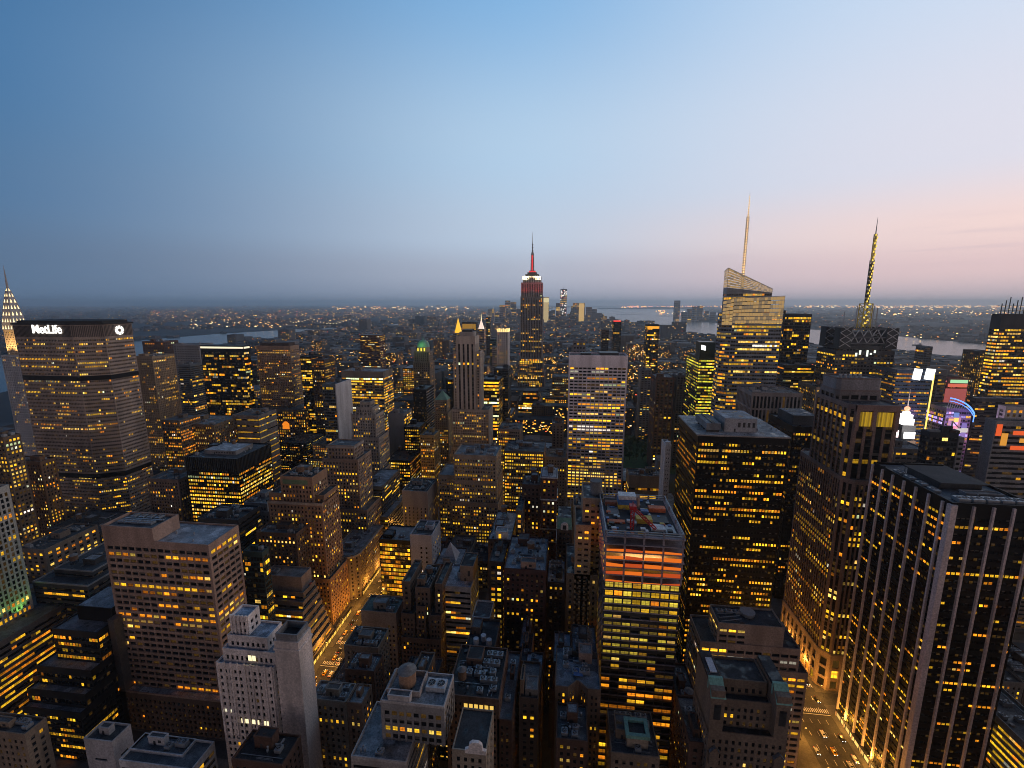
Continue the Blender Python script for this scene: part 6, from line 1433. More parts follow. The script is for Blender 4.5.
root, org, rng = building('skyscraper', 'tall tower with yellow lit floors and railed dark top at the right edge', 'tower', [(rect(u0,u1,V,V+14), 0, z)], sty('dglass', lit=.74, coh=.4, top=17, fh=4.3, wh=.5, bw=3, wall=W_(.05,.05,.055)), minpx=6, short='yellow lit tower at the right edge', roof=TAR)
m = MB()
for i in range(12): 
    x = u0+3+(u1-u0-6)*i/11; m.bar((x,V+6,z),(x,V+6,z+14+(i % 3)*4), .7, DARKM())
for zz in (z+5, z+11): m.bar((u0+3,V+6,zz),(u1-3,V+6,zz), .6, DARKM())
m.bar((u0+3,V+6,z+11),(u0+3,V+13,z+11), .6, DARKM()); m.build('roof_frame', root, org)
GUARD.append((985, 1024, 388, V))
A('office_block', 'brown lit block left of the yellow lit tower at the right edge', OFF, 760, 980, 994, 352, 30, sty('prewar', lit=.5, wall=DKBRN), 372, clut=0)
A('office_tower', 'dark blue block standing against the river, right side', OFF, 1250, 925, 933, 347, 30, sty('dglass', lit=.1, bw=5, fh=6, wall=W_(.06,.08,.1)), 358, clut=0)
# ------------------------------------------------------------------ landmarks farther south
def far(label, V, xl, xr, y, D=34, wall=W_(.13,.13,.14), lit=.3, name='office_tower', cat=OFF, st=None):
    u0, u1, z = fr(V, xl, xr, y)
    s = st or sty('dglass', wall=wall, span=wall, lit=lit, bw=max(4, V/260), fh=max(5, V/240), coh=.2, inten=.7, rec=.2, wh=.4)
    return building(name, label, cat, [(rect(u0,u1,V,V+D), 0, z)], s, par=0, minpx=99)+((u0,u1,z),)
root, org, rng, (u0,u1,z) = far('old tower wearing a glowing golden pyramid, left of the white lantern spire', 1650, 453, 462, 333, wall=W_(.25,.24,.24))
m = MB(); GOLD = glow('gold roof with painted floodlight', (1,.52,.03), 1.2); c = (u0+u1)/2; r0 = (u1-u0)*.32  # pyramid glows itself, with the floodlight put into its gold
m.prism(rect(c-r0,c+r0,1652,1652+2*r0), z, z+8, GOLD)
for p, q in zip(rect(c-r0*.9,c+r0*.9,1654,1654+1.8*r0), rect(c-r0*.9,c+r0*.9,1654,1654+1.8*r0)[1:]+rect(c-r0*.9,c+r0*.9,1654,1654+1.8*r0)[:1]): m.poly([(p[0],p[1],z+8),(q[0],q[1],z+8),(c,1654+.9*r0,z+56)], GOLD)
m.build('pyramid_roof', root, org)
root, org, rng, (u0,u1,z) = far('slim clock tower topped by a glowing white lantern spire', 1900, 477.5, 484, 329, wall=W_(.2,.18,.2))
m = MB(); c = (u0+u1)/2; r0 = (u1-u0)*.4; WS = glow('spire with painted floodlight', (1,.75,.62), 1.1)  # spire faces glow themselves; floodlight is put into their colour
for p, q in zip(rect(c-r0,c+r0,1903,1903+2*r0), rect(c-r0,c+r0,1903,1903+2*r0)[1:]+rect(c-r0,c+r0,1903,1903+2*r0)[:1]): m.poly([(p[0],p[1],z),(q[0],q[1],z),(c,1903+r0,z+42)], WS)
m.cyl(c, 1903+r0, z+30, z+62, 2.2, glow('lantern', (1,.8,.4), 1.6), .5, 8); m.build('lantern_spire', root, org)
root, org, rng, (u0,u1,z) = far('dark slab with a yellow lit top band between golden pyramid and lantern spire', 1500, 462, 476, 322, wall=W_(.06,.055,.055), lit=.15)
m = MB(); m.box(u0+1,u1-1,1499.2,1499.7,z-22,z-6,glow('amber band', (1,.5,.05), .3)); m.build('lit_band', root, org)
far('dull brown tower standing alone left of the green dome', 1150, 359.5, 379, 335, 40, W_(.13,.065,.05), .3)
far('dark tower with a red sign light right of the lantern spire', 1750, 486, 490, 317, 20, W_(.05,.05,.055), .15)
far('pale slab left of the white tower with glowing crown', 1300, 492, 497, 347, 20, W_(.3,.3,.32), .1)
far('greenish dark tower with red top band near the lantern spire', 1400, 490, 496, 339, 20, W_(.05,.09,.08), .1)
# lower Manhattan
E_ = [(488,494,309),(494.5,499,313),(499.5,505,305),(505,510,300.5),(510.5,516,302),(515,520,309),(538,541,300),(551,555,310),(556,560,303),(571,575,306),(592,597,309),(598,602,313),(481,486,312),(472,477,316),(586,592,307),(545,548,312),(580,583,312),(603,607,316)]
ORD = ['first','second','third','fourth','fifth','sixth','seventh','eighth','ninth','tenth','eleventh']
for i, (xl, xr, y) in enumerate(E_):
    lefts = sorted([e for e in E_ if e[0] < 525], key=lambda e: -e[0]); rights = sorted([e for e in E_ if e[0] >= 525], key=lambda e: e[0])
    side, k_ = ('left', lefts.index((xl, xr, y))) if xl < 525 else ('right', rights.index((xl, xr, y)))
    far(f'hazy {["pale grey","slate","dull brown"][i % 3]} downtown tower, {ORD[k_]} to the {side} of the tallest skyscraper', 5400+(i*137) % 900, xl, xr, y, 50, [W_(.36,.37,.40), W_(.22,.23,.26), W_(.27,.22,.20)][i % 3], .3)
root, org, rng, (u0,u1,z) = far('distant glass tower glowing pale yellow just right of the tallest skyscraper', 5300, 542.5, 549, 297, 50, W_(.25,.25,.22), .9)
m = MB(); m.box(u0+4,u1-4,5298,5299,40,z-6,glow('lit curtain wall', (1,.74,.34), .5)); m.box(u0,u1,5297,5299,z-60,z-12,glow('lit curtain wall top', (1,.85,.45), .8)); m.build('lit_facade', root, org)
root, org, rng, (u0,u1,z) = far('tall unfinished downtown tower sparkling with white and red work lights', 5900, 560.5, 567, 289, 55, W_(.14,.15,.18), .3, name='skyscraper', cat='skyscraper')
m = MB(); r9 = random.Random(5)
for k in range(46):
    x = r9.uniform(u0+3,u1-12); zz = r9.uniform(60,z-25); m.box(x,x+9,5897,5899,zz,zz+11,glow('work lights white', (1,.93,.85), 1.7) if r9.random() < .72 else glow('work lights red', (1,.16,.16), .9))
m.build('work_light', root, org); m = MB(); m.cyl((u0+u1)/2,5920,z,z+24,3,DARKM(),1,6); m.build('mast', root, org)
root, org, rng, (u0,u1,z) = far('broad downtown tower with one side glowing gold', 5600, 573, 585, 303, 60, W_(.14,.14,.16), .3)
m = MB(); m.box(u0+(u1-u0)*.5,u1-8,5597,5599,40,z-4,glow('gold lit facade', (1,.62,.2), .62)); m.build('lit_facade', root, org)
# across the bay
J = [(675,680.5,300.5),(682,687,312),(688,692,309),(693,697,306.5),(698,703,306),(705,709,311),(711,716,312)]
for i, (xl, xr, y) in enumerate(J):
    far('single tall hazy tower across the bay' if i == 0 else f'low hazy tower across the bay, {["","nearest right of the tall one","darker, with pink roof light","taller, in the middle of its cluster","pale, widest of its cluster","small, toward the glass skyscraper","last before the faceted glass skyscraper"][i]}', 6900+(i*90) % 500, xl, xr, y, 60, W_(.13,.14,.17), .15)
# ================================================================== the rest of the blocks: one building each, no two the same
def overlaps(u0, u1, v0, v1, g=1.5): return any(u0 < b+g and u1 > a-g and v0 < d+g and v1 > c-g for a, b, c, d in FOOT)
FR = random.Random(2024)
TONES = [('brown', (.16,.115,.085)), ('tan', (.25,.19,.145)), ('grey', (.20,.20,.205)), ('dark', (.06,.06,.063)), ('limestone', (.32,.29,.26)), ('red brick', (.15,.075,.055)), ('pale', (.42,.40,.38)), ('rust', (.19,.10,.065)), ('charcoal', (.035,.037,.04)), ('buff', (.30,.24,.17))]
def cap_height(u0, u1, v, vb):
    """how tall it may be without hiding what the photograph shows behind it"""
    lim = None
    for (x0, x1, y, V) in GUARD:
        if V <= v+1: continue
        xa, _ = project(u0, v, 60); xb, _ = project(u1, v, 60)
        xa, xb = min(xa, xb), max(xa, xb)
        if xb < x0-3 or xa > x1+3: continue
        xm = min(max((xa+xb)/2, x0), x1)
        h = on_plane(xm, y+4, vb)[1]
        lim = h if lim is None else min(lim, h)
    return lim
cands = []
for k in range(1, len(STREETS)-1):
    b0, b1 = STREETS[k]+street_half(k)+.5, STREETS[k+1]-street_half(k+1)-.5
    for (a, wa), (c, wc) in zip(AVES, AVES[1:]):
        x = a+wa/2+.5; end = c-wc/2-.5
        while x < end-12:
            near = b0 < 480
            w = FR.uniform(18, 34) if near else (FR.uniform(26, 52) if b0 < 900 else FR.uniform(40, 75))
            if x+w > end-10: w = end-x
            parts = ((b0, (b0+b1)/2-1), ((b0+b1)/2+1, b1)) if FR.random() < (.75 if near else .35) else ((b0, b1),)
            for (v0, v1) in parts:
                uu0, uu1, vv0, vv1 = x+.2, x+w-.2, v0, v1
                if overlaps(uu0, uu1, vv0, vv1):
                    ok = False
                    for f0, f1, g0, g1 in ((0,.6,0,1),(.4,1,0,1),(0,1,0,.6),(0,1,.4,1),(0,.45,0,1),(.55,1,0,1),(0,.5,0,.5),(.5,1,0,.5),(0,.5,.5,1),(.5,1,.5,1)):
                        q_ = (x+.2+(w-.4)*f0, x+.2+(w-.4)*f1, v0+(v1-v0)*g0, v0+(v1-v0)*g1)
                        if q_[1]-q_[0] > 7 and q_[3]-q_[2] > 7 and not overlaps(*q_): uu0, uu1, vv0, vv1 = q_; ok = True; break
                    if not ok: continue
                h = FR.lognormvariate(math.log(42 if near else 48), .38)
                if b0 > 560 and FR.random() < .16: h *= 1.7
                if abs(uu0+166) < 40 or abs(uu1+166) < 40: h = min(h, 46)
                yl = 400 if b0 > 500 else 470
                h = min(h, on_plane(512, (405 if b0 > 800 else 452 if b0 > 560 else 560 if b0 > 330 else 640), vv0)[1] if b0 < 900 else 110)
                lim = cap_height(uu0, uu1, vv0, vv0+.6*(vv1-vv0))
                if lim is not None: h = min(h, lim)
                if h < 9: h = FR.uniform(9, 13)
                if lim is not None and lim < 4: h = 9
                px0, py0 = project((uu0+uu1)/2, vv0, h)
                if -40 < px0 < 1064 and py0 < 775: cands.append((vv0, uu0, uu1, vv1, h, px0, py0))
            x += w
# largest first
def size_of(c):
    v0, u0, u1, v1, h, px0, py0 = c
    return (u1-u0)*(min(h, 60)+.6*(v1-v0))/(v0*v0)
cands.sort(key=lambda c: -size_of(c))
MAXF = 175
near_c, rest_c = cands[:MAXF], cands[MAXF:]
print('filler candidates', len(cands), 'heroes', NB[0])
USED = set(o['label'] for o in bpy.data.objects if o.get('label'))
kinds = ['prewar','prewarl','brick','ribbon','ribbond','dglass','ylit','slots','ornate','grid']
def near_mark(px0, py0, vv):
    best = []
    for (s, u, v, z) in LANDMARKS:
        x, y = project(u, v, z*.7); d = math.hypot(x-px0, (y-py0)*1.3); best.append((d, s, x, v))
    best.sort(); return best[:5]
near_c.sort(key=lambda c: c[0])
for ci, (v0, u0, u1, v1, h, px0, py0) in enumerate(near_c):
    FOOT.append((u0, u1, v0, v1))
    tn, col = FR.choice(TONES); kd = FR.choice(kinds if h > 22 else ['prewar','brick','brick','prewarl','ribbond','ornate'])
    if kd in ('dglass',): tn, col = FR.choice([TONES[3], TONES[8]])
    k_ = FR.uniform(.5, .85); col = tuple(round(c*k_, 3) for c in col)
    lit = min(.85, max(.02, FR.betavariate(1.3, 3.2)))
    if v0 > 430: lit = min(.9, lit*2.0)
    big = v0 > 700
    s = sty(kd, lit=lit, wall=W_(*col, name=('brick wall' if 'brick' in tn else 'stone wall')), coh=FR.uniform(.1, .7))
    if big: s.update(bw=s['bw']*1.5, fh=s['fh']*1.25)
    if h > 40 and FR.random() < .5: f_ = FR.uniform(.3, .8); s['dark'] = ((f_, f_+.05),)
    setb = h > 45 and FR.random() < .55
    W, D = u1-u0, v1-v0
    tiers = [(rect(u0,u1,v0,v1), 0, h)]
    if setb:
        f = FR.uniform(.5, .75); d1 = FR.uniform(2, min(7, W*.2)); d2 = FR.uniform(2, min(7, D*.25))
        tiers = [(rect(u0,u1,v0,v1), 0, h*f), (rect(u0+d1,u1-d1*FR.random(),v0+d2,v1-d2*.6), h*f, h)]
        if h > 60 and W > 22 and FR.random() < .6:
            p = tiers[1][0]; tiers[1] = (p, h*f, h*.88); tiers.append((rect(p[0][0]+3,p[1][0]-3,p[0][1]+3,p[2][1]-3), h*.88, h))
    roofs = FR.choice([TAR, TAR, GREYROOF, (.09,.095,.10), PALE_ROOF, (.2,.23,.26)])
    name = 'office_block' if kd in ('ribbon','ribbond','dglass','grid','ylit') else FR.choice(['loft_building','apartment_house','tenement' if h < 28 else 'apartment_house'])
    root, org, rng = building(name, 'tmp', BLD, tiers, s, roof=roofs, par=FR.uniform(.7, 1.4), minpx=11, group='other blocks of the city')
    p = tiers[-1][0]
    feats = []
    if v0 < 900: feats = clutter(root, org, rng, p[0][0]+.8, p[1][0]-.8, p[0][1]+.8, p[2][1]-.8, tiers[-1][2], s['wall'], (1.8 if v0 < 420 else .7), tanks=(1 if FR.random() < .3 and h < 70 else 0))
    # label: look first, then what it stands beside
    form = 'stepped' if setb else ('low' if h < 24 else 'tall' if h > 75 else 'wide' if W > 40 else 'narrow' if W < 18 else 'square')
    lt = 'hardly a lit window' if lit < .12 else 'a few lit windows' if lit < .3 else 'many lit windows' if lit < .55 else 'most windows lit'
    rt = 'pale roof' if roofs == PALE_ROOF else 'bluish roof' if roofs == (.2,.23,.26) else 'black roof' if roofs in (TAR, (.09,.095,.10)) else 'grey roof'
    if any('tank' in f for f in feats): rt = 'water tank on its '+rt
    kn = {'loft_building':'loft','apartment_house':'apartment house','tenement':'tenement','office_block':'office block'}[name]
    done = False
    marks = near_mark(px0, py0, v0)
    for detail in range(3):
        for d, s_, mx, mv in marks:
            rel = 'behind' if v0 > mv+40 and abs(mx-px0) < 40 else 'in front of' if v0 < mv-40 and abs(mx-px0) < 40 else 'left of' if px0 < mx else 'right of'
            ss = ' '.join(s_.split()[:5])
            if ss.split()[-1] in ('with','the','and','of','a','under','right'): ss = ' '.join(ss.split()[:-1])
            a_ = f'{form} {tn} {kn}, {lt}, {rel} the {ss}' if detail == 0 else f'{form} {tn} {kn} with {rt}, {rel} the {ss}' if detail == 1 else f'{form} {tn} {kn}, {rt}, {lt}, {rel} {ss}'
            if len(a_.split()) <= 16 and a_ not in USED: USED.add(a_); root['label'] = a_; done = True; break
        if done: break
    if not done:
        a_ = f'{form} {tn} {kn} at a far street, {["shortest","plainest","dimmest","broadest","farthest"][ci % 5]} near the {" ".join(marks[ci % 5][1].split()[:4])}'
        root['label'] = a_; USED.add(a_)

# everything farther reads as one mass --------------------------------------------------
fm, DR = MB(), random.Random(99)
fw = [W_(.08,.083,.09), W_(.12,.105,.095), W_(.06,.06,.063), W_(.10,.068,.055), W_(.17,.165,.165), W_(.045,.05,.06)]
GL = [glow('far window amber', (1,.40,.03), 2.0), glow('far window yellow', (1,.56,.08), 2.2), glow('far window pale', (1,.72,.38), 2.4), glow('far window red', (1,.12,.05), 2.0), glow('far window dim', (.8,.32,.03), .7)]
GWT = [5, 4, 1.6, .5, 4]
def pick():
    x = DR.random()*sum(GWT)
    for m_, w in zip(GL, GWT):
        x -= w
        if x <= 0: return m_
    return GL[0]
def inside(p, poly):
    c = False; x, y = p
    for i in range(len(poly)):
        (x1, y1), (x2, y2) = poly[i], poly[i-1]
        if (y1 > y) != (y2 > y) and x < (x2-x1)*(y-y1)/(y2-y1)+x1: c = not c
    return c
def mass(u0, u1, v0, v1, h, nl, sz=1.0):
    mt = DR.choice(fw); fm.box(u0, u1, v0, v1, 0, h, mt)
    if DR.random() < .5 and u1-u0 > 14: fm.box(u0+(u1-u0)*.3, u0+(u1-u0)*.6, v0+(v1-v0)*.3, v0+(v1-v0)*.6, h, h+DR.uniform(3, 6), mt)
    side = u0 if u0 > 0 else u1
    for _ in range(nl):
        w = DR.uniform(1.5, 4.0)*sz; hh = DR.uniform(1.2, 2.2)*sz; zz = DR.uniform(h*.25, max(h*.3, h-hh-1)); ml = pick()
        if DR.random() < .75:
            x = DR.uniform(u0, max(u0+.1, u1-w)); fm.quad((x,v0-.3,zz),(x+w,v0-.3,zz),(x+w,v0-.3,zz+hh),(x,v0-.3,zz+hh), ml)
        else:
            y = DR.uniform(v0, max(v0+.1, v1-w)); s = side+(.3 if side == u1 else -.3); fm.quad((s,y,zz),(s,y+w,zz),(s,y+w,zz+hh),(s,y,zz+hh), ml)
for (v0, u0, u1, v1, h, px0, py0) in rest_c:
    mass(u0, u1, v0, v1, h, int(DR.uniform(8, 34)*(u1-u0)*h/1500))
# Manhattan south of the named blocks
v = 1850
while v < 6900:
    step = 70+v*.012; u = -2300
    while u < 2000:
        w = DR.uniform(22, 60)*(1+v/6000)
        if inside((u+w/2, v+30), ISLAND) and inside((u, v), ISLAND) and inside((u+w, v), ISLAND):
            base = 26 if v < 4600 else 48
            h = DR.lognormvariate(math.log(base), .45)
            if DR.random() < .035: h *= 2.0
            h = min(h, 120 if v < 5000 else 150)
            if u > 900: h = min(h, DR.uniform(9, 18))
            xx, yy = project(u, v, h)
            if -30 < xx < 1054 and not overlaps(u, u+w, v, v+step*.7, 0): mass(u, u+w, v, v+step*.7, h, int(DR.uniform(0, 6.5)*(1+h/60)), 1+v/4500)
        u += w+DR.choice((3, 3, 12))
    v += step
# boroughs and the far shore, thinning towards the horizon
def shore(poly, n, ulo, uhi, vlo, vhi, bright, hmed):
    k = 0; t = 0
    while k < n and t < n*30:
        t += 1
        v = vlo*(vhi/vlo)**(DR.random()); u = DR.uniform(ulo, uhi)*(v/vhi)**.0
        x = DR.uniform(-30, 1054)
        # spread evenly over the picture's width rather than over the ground
        dirx = (x-512)/F; u = v*math.tan(math.atan(dirx)-YAW)
        if not inside((u, v), poly): continue
        if mnoise.noise((u/900, v/1400, 3.0)) < DR.uniform(-.35, .25): continue
        w = DR.uniform(18, 50)*(1+v/7000); h = DR.lognormvariate(math.log(hmed), .45)*(1+v/30000)
        mass(u, u+w, v, v+w*.8, h, (1 if DR.random() < bright else 0)+(1 if DR.random() < bright*.5 else 0), 1.1+v/3400); k += 1
shore(EASTLAND, 3600, 0, 0, 1200, 30000, .55, 14)
shore(WESTLAND, 2400, 0, 0, 2600, 30000, .42, 13)
# lamp lit avenues seen end on across the boroughs
for _ in range(26):
    u, v = DR.uniform(-6500, -1500), DR.uniform(5200, 12000)
    if not inside((u, v), EASTLAND): continue
    a = DR.choice((.35, 1.75))+DR.uniform(-.1, .1); ml = DR.choice((GL[0], GL[0], GL[1])); n_ = DR.randint(10, 34)
    for k in range(n_):
        x, y = u+math.cos(a)*k*55, v+math.sin(a)*k*55; s = 1.4+y/3800
        if inside((x, y), EASTLAND): fm.box(x, x+s, y, y+s, 7, 7+s, ml)
# bright strip of docks and refineries on the right horizon, and the orange band beyond the bay
def strip(x0, x1, y0, y1, n, ml, zlo=2, zhi=30, s=1.0):
    for _ in range(n):
        x, y = DR.uniform(x0, x1), DR.uniform(y0, y1); u, v = on_level(x, y)
        k = v/1000*1.6*s; zz = DR.uniform(zlo, zhi); fm.box(u, u+k*DR.uniform(.8, 2.6), v, v+10, zz, zz+k*.9, DR.choice(ml))
LIT = [glow('dock lamps', (1,.50,.12), 5), glow('dock lamps pale', (1,.72,.35), 5), glow('dock lamps amber', (1,.36,.05), 4)]
strip(790, 1040, 306.0, 308.2, 260, LIT); strip(620, 730, 306.6, 308.0, 90, [LIT[0], LIT[2], glow('dock lamps rose', (1,.32,.2), 4)]); strip(330, 470, 306.8, 310, 70, LIT); strip(880, 1040, 309, 316, 90, LIT, s=.8); strip(655, 700, 311, 315, 30, LIT, s=.7)
strip(860, 960, 334, 340, 26, LIT, s=.5); strip(190, 300, 322, 329, 90, LIT, s=.55); strip(150, 480, 310, 322, 200, [LIT[0], LIT[2], GL[3], GL[1]], s=.6)
setting(fm.build('distant_city'), 'stuff')
# two long bridges over the eastern river
def bridge(p, q, th, label):
    c = ((p[0]+q[0])/2, (p[1]+q[1])/2, 0); root = thing('suspension_bridge', label, 'bridge', c)
    P, Q = Vector((p[0],p[1],38)), Vector((q[0],q[1],38)); m = MB(); m.bar(tuple(P), tuple(Q), 12, DKGREY); m.build('deck', root, c)
    tw = []
    for f in (.25, .75):
        b2 = P.lerp(Q, f); t = MB(); 
        for s in (-9, 9): t.box(b2.x-5, b2.x+5, b2.y+s-4, b2.y+s+4, -2, th, W_(.16,.17,.19))
        t.box(b2.x-4, b2.x+4, b2.y-9, b2.y+9, th-12, th-2, W_(.16,.17,.19)); t.build('tower', root, c); tw.append(Vector((b2.x, b2.y, th)))
    cb = MB(); lb = MB(); pts = []
    for k in range(25):
        f = k/24; b2 = P.lerp(Q, f)
        zz = 42+(th-42)*(f/.25)**1.6 if f < .25 else 42+(th-42)*((1-f)/.25)**1.6 if f > .75 else 44+(th-44)*(abs(f-.5)/.25)**2
        pts.append((b2.x, b2.y, zz))
    for a, b2 in zip(pts, pts[1:]): cb.bar(a, b2, 3.5, DKGREY)
    for a in pts: lb.box(a[0]-3, a[0]+3, a[1]-3, a[1]+3, a[2]+1, a[2]+7, GL[2])
    cb.build('cable', root, c); lb.build('lamp_string', root, c)
bridge((-1900,4300),(-3000,4750), 95, 'far suspension bridge with pale lamps over the left river'); bridge((-900,6350),(-1750,6750), 85, 'small far suspension bridge near the downtown towers')
# a boat on the right river
bu, bv = on_level(917, 345); br = thing('river_boat', 'small dark barge on the grey river at right', 'boat', (bu, bv, -2))
m = MB(); m.prism([(bu-28,bv),(bu-22,bv-6),(bu+26,bv-6),(bu+26,bv+6),(bu-22,bv+6)], -2, 3, DKGREY); m.build('hull', br, (bu,bv,-2)); m = MB(); m.box(bu+12,bu+22,bv-4,bv+4,3,10,GREYW); m.build('wheelhouse', br, (bu,bv,-2))

# ================================================================== park trees
M_LEAF = surf('leaves', (.035,.075,.022), .8, .5, .6, streak=False); M_TRUNK = surf('bark', (.06,.045,.03), .9)
def tree_meshes(seed):
    r = random.Random(seed); t = MB(); t.cyl(0, 0, 0, 4.5, .35, M_TRUNK, .22, 8)
    for k in range(5):
        a = r.uniform(0, 6.28); t.bar((0,0,3.5+k*.4),(math.cos(a)*3,math.sin(a)*3,7+r.uniform(0,3)), .18, M_TRUNK)
    c = MB(); cl = [(r.gauss(0,2.1), r.gauss(0,2.1), 8.2+r.gauss(0,1.9), r.uniform(1.1,2.0)) for _ in range(16)]
    for _ in range(620):
        x, y, z, s = r.choice(cl); d = Vector((r.gauss(0,1), r.gauss(0,1), r.gauss(0,1))).normalized()*s*r.uniform(.5,1); p = Vector((x,y,z))+d
        a = Vector((r.gauss(0,1), r.gauss(0,1), r.gauss(0,1))).normalized()*r.uniform(.25,.5); b2 = a.cross(Vector((r.gauss(0,1), r.gauss(0,1), r.gauss(0,1)))).normalized()*r.uniform(.25,.5)
        c.quad(tuple(p-a), tuple(p-b2), tuple(p+a), tuple(p+b2), M_LEAF)
    return t.build('trunk'), c.build('crown')
protos = [tree_meshes(k) for k in range(3)]
TR = random.Random(4); ti = 0
for row in range(4):
    for colm in range(6):
        x, y = 625+colm*6.2+TR.uniform(-1.5,1.5), 441+row*5.5+TR.uniform(-1,1); u, v = on_level(x, y, 6)
        tr = thing('park_tree', 'leafy dark green park tree among others right of the white gridded slab', 'tree', (u, v, 0), 'trees of the small park'); tr.rotation_euler[2] = TR.uniform(0, 6.28); s = TR.uniform(1.0, 1.5); tr.scale = (s, s, s*TR.uniform(.85,1.1))
        for o in protos[ti % 3]: c = o.copy(); COL.objects.link(c); c.parent = tr
        ti += 1
for p in protos:
    for o in p: bpy.data.objects.remove(o)

# ================================================================== streets: lamps and traffic
M_LAMPG = glow('lamp glass', (1,.55,.14), 5.0); M_POLE = surf('lamp post', (.05,.05,.05), .5)
def lamp_proto():
    p = MB(); p.cyl(0,0,0,8.4,.14,M_POLE,.09,8); p.cyl(0,0,0,.7,.25,M_POLE,.2,8); p.bar((0,0,8.3),(2.2,0,8.9), .12, M_POLE)
    h = MB(); h.box(1.7,2.6,-.18,.18,8.75,8.95,M_POLE); g = MB(); g.box(1.75,2.55,-.15,.15,8.6,8.74,M_LAMPG,True)
    return p.build('pole'), h.build('lamp_head'), g.build('lamp_glass')
LP = lamp_proto()
def lamp(u, v, side, energy, label, grp):
    r = thing('street_lamp', label, 'street lamp', (u, v, .15), grp); r.rotation_euler[2] = 0 if side > 0 else math.pi
    for o in LP: c = o.copy(); COL.objects.link(c); c.parent = r
    l = bpy.data.lights.new('street light', 'POINT'); l.energy = energy; l.color = (1,.43,.07); l.shadow_soft_size = .8
    o = bpy.data.objects.new('lamp_light', l); COL.objects.link(o); o.parent = r; o.location = (2.2, 0, 8.4)
for v in range(232, 470, 26):
    lamp(-176.6, v, 1, 6500, 'street lamp on the left kerb of the glowing avenue below the terraced office', 'lamps along the left avenue')
    lamp(-155.4, v+12, -1, 6500, 'street lamp on the right kerb of the glowing avenue below the terraced office', 'lamps along the left avenue')
for v in range(204, 345, 24):
    lamp(145.6, v, 1, 9000, 'street lamp on the left kerb of the avenue beside the black slab tower', 'lamps along the right avenue')
    lamp(176.0, v+10, -1, 9000, 'street lamp on the kerb at the foot of the black slab tower', 'lamps along the right avenue')
for o in LP: bpy.data.objects.remove(o)
# lit shop fronts at the foot of the black slab and along the left avenue
for (u, v0, v1, sgn, lab, col, e) in ((177.0, 222, 272, -1, 'bright glass shop front strip at the foot of the black slab tower', (1,.62,.16), 1.5), (-178.2, 262, 330, 1, 'bright shop front strip at the foot of the terraced office', (1,.55,.08), 1.3), (-178.1, 352, 402, 1, 'lit shop front strip under the round cornered stone loft', (1,.50,.07), 1.2)):
    sh = thing('shop_front', lab, 'shop front', (u, (v0+v1)/2, 0)); og = (u, (v0+v1)/2, 0); f, g = MB(), MB(); n = int((v1-v0)/4.2)
    for i in range(n):
        a = v0+(v1-v0)*i/n+.3; b2 = v0+(v1-v0)*(i+1)/n-.3
        g.box(min(u+sgn*.5,u+sgn*.62), max(u+sgn*.5,u+sgn*.62), a, b2, .5, 4.4, glow('shop light', col, e*(.6+.5*((i*7) % 5)/4)))
        f.box(min(u,u+sgn*.75), max(u,u+sgn*.75), a-.55, a-.05, .15, 5.2, DARKM())
    f.box(min(u,u+sgn*1.8), max(u,u+sgn*1.8), v0, v1, 4.7, 5.2, DARKM(), True); g.build('shop_window', sh, og); f.build('frame', sh, og)
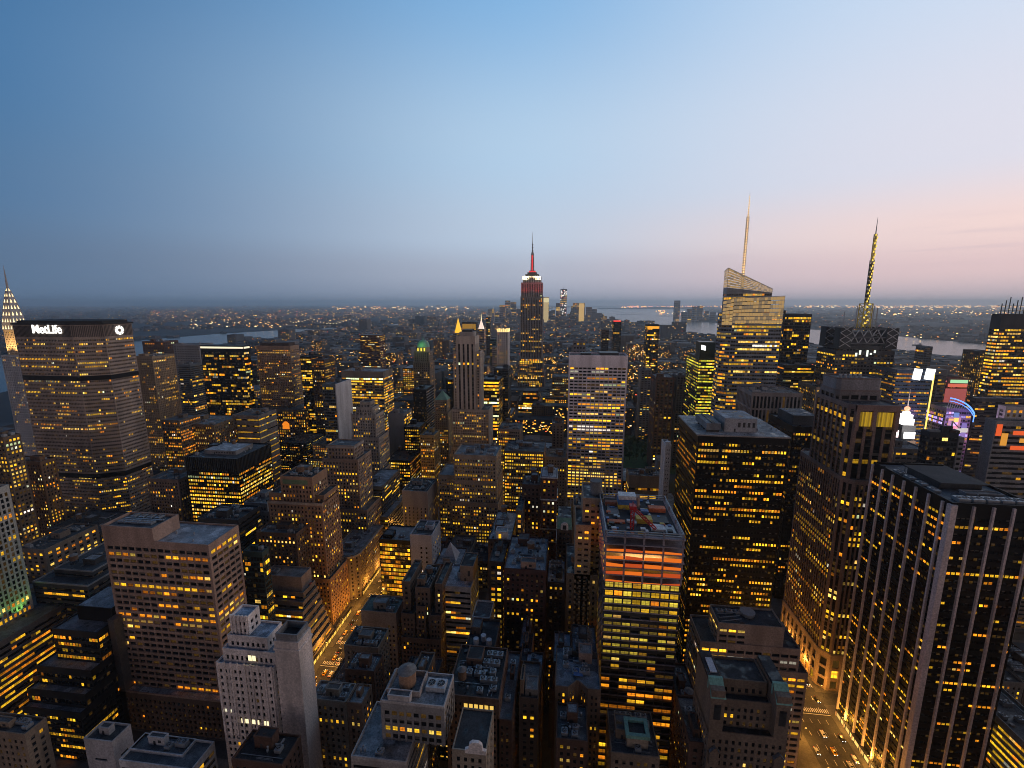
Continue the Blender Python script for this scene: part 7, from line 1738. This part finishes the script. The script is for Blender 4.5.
# cars
M_TYRE = surf('tyre', (.02,.02,.02), .9); M_GLS = surf('car glass', (.02,.022,.025), .1, .05); M_HL = glow('headlight', (1,.95,.8), 7.0); M_TL = glow('tail light', (1,.05,.02), 4.0); M_RIM = surf('wheel rim', (.4,.4,.42), .4, .1, metal=.8)
def car_proto(col, nm, bus=False):
    pm = surf('car paint '+nm, col, .28, .06, spec=.6, streak=False); bm = bmesh.new(); parts = []
    L_, Wd = 4.7, 1.85
    prof = [(-2.35,.45),(-2.3,.85),(-1.55,1.0),(-.75,1.42),(.95,1.45),(1.75,1.0),(2.25,.92),(2.35,.5),(2.2,.28),(-2.2,.28)]
    b = MB(); n = len(prof)
    def sec(s, tap): return [(s*(Wd/2-(tap if z > 1.1 else 0)), y, z) for y, z in prof]
    lft, rgt = sec(-1, .22), sec(1, .22)
    for i in range(n): j = (i+1) % n; b.quad(rgt[i], rgt[j], lft[j], lft[i], pm)
    b.poly(lft, pm); b.poly(rgt[::-1], pm); body = b.build('body'); bv = body.modifiers.new('soft', 'BEVEL'); bv.width = .09; bv.segments = 2
    g = MB(); w = Wd/2-.16
    g.quad((-w,-1.48,1.06),(w,-1.48,1.06),(w*.86,-.82,1.42),(-w*.86,-.82,1.42), M_GLS); g.quad((w*.86,1.0,1.45),(w,1.68,1.06),(-w,1.68,1.06),(-w*.86,1.0,1.45), M_GLS)
    for s in (-1, 1): g.quad((s*(Wd/2-.08),-1.3,1.06),(s*(Wd/2-.08),1.5,1.06),(s*(Wd/2-.19),.9,1.38),(s*(Wd/2-.19),-.7,1.38), M_GLS)
    parts = [body, g.build('glass')]
    for sx in (-1, 1):
        for y in (-1.4, 1.4):
            t = MB(); a = [2*math.pi*i/14 for i in range(14)]; x0, x1 = sx*(Wd/2-.2), sx*(Wd/2+.01)
            for i in range(14):
                p, q = a[i], a[(i+1) % 14]; t.quad((x0,y+.33*math.cos(p),.33+.33*math.sin(p)),(x0,y+.33*math.cos(q),.33+.33*math.sin(q)),(x1,y+.33*math.cos(q),.33+.33*math.sin(q)),(x1,y+.33*math.cos(p),.33+.33*math.sin(p)), M_TYRE)
            t.poly([(x1,y+.33*math.cos(p),.33+.33*math.sin(p)) for p in a], M_TYRE); t.poly([(x1+sx*.01,y+.2*math.cos(p),.33+.2*math.sin(p)) for p in a], M_RIM); parts.append(t.build('wheel'))
        h = MB(); h.box(sx*.72-.17, sx*.72+.17, -2.42, -2.33, .6, .8, M_HL); parts.append(h.build('headlight'))
        t = MB(); t.box(sx*.74-.16, sx*.74+.16, 2.3, 2.39, .66, .86, M_TL); parts.append(t.build('tail_light'))
    if nm == 'taxi': s = MB(); s.box(-.35,.35,-.1,.1,1.46,1.66,glow('roof sign', (1,.8,.3), 1.5)); parts.append(s.build('roof_sign'))
    return parts
CARS = {k: car_proto(c, k) for k, c in (('taxi',(.65,.36,.02)),('black',(.012,.012,.014)),('silver',(.42,.43,.45)),('white',(.7,.7,.7)))}
CR = random.Random(12); cpos = []
def put_car(u, v, rz, kind, label, grp):
    r = thing('car' if kind != 'taxi' else 'taxi', label, 'car' if kind != 'taxi' else 'taxi', (u, v, .0), grp); r.rotation_euler[2] = rz
    for o in CARS[kind]: c = o.copy(); COL.objects.link(c); c.parent = r
words_ = {'taxi': 'yellow taxi', 'black': 'black saloon car', 'silver': 'silver saloon car', 'white': 'white saloon car'}
for lane in range(5):
    v = 206+CR.uniform(0, 14)
    while v < 345:
        if CR.random() < .5:
            k = CR.choice(('taxi','taxi','black','silver','white')); u = 161-12+2.4+lane*4.8
            put_car(u, v, 0, k, f'{words_[k]} driving toward the camera on the avenue beside the black slab tower', 'cars on the right avenue')
        v += CR.uniform(8, 18)
for lane in range(3):
    v = 236+CR.uniform(0, 14)
    while v < 480:
        if CR.random() < .55:
            k = CR.choice(('taxi','taxi','black','silver','white')); u = -166-4.7+lane*4.7
            put_car(u, v, math.pi, k, f'{words_[k]} with red tail lights on the glowing avenue below the terraced office', 'cars on the left avenue')
        v += CR.uniform(7, 15)
for p in CARS.values():
    for o in p: bpy.data.objects.remove(o)

# ================================================================== air
M_HAZE = bpy.data.materials.new('haze'); M_HAZE.use_nodes = True; ht = M_HAZE.node_tree; ht.nodes.clear()
hv = ht.nodes.new('ShaderNodeVolumePrincipled'); ho = ht.nodes.new('ShaderNodeOutputMaterial'); ht.links.new(hv.outputs[0], ho.inputs['Volume'])
hv.inputs['Color'].default_value = (.84,.95,1.0,1); hv.inputs['Density'].default_value = HAZE_DENSITY; hv.inputs['Anisotropy'].default_value = 0.55
hz = MB(); hz.box(-BIG-300, BIG+300, -6300, BIG+300, -4.0, 480.0, M_HAZE, True); setting(hz.build('haze'), 'stuff')
# report anything that ended up inside something else
import os
if os.environ.get('SCENE_DEBUG'):
    n = 0
    for i, a in enumerate(FOOT[:130]):
        for b2 in FOOT[i+1:130]:
            ox = min(a[1],b2[1])-max(a[0],b2[0]); oy = min(a[3],b2[3])-max(a[2],b2[2])
            if ox > 2 and oy > 2: n += 1; print('overlap', [round(x) for x in a], [round(x) for x in b2])
print('objects', len(bpy.data.objects))
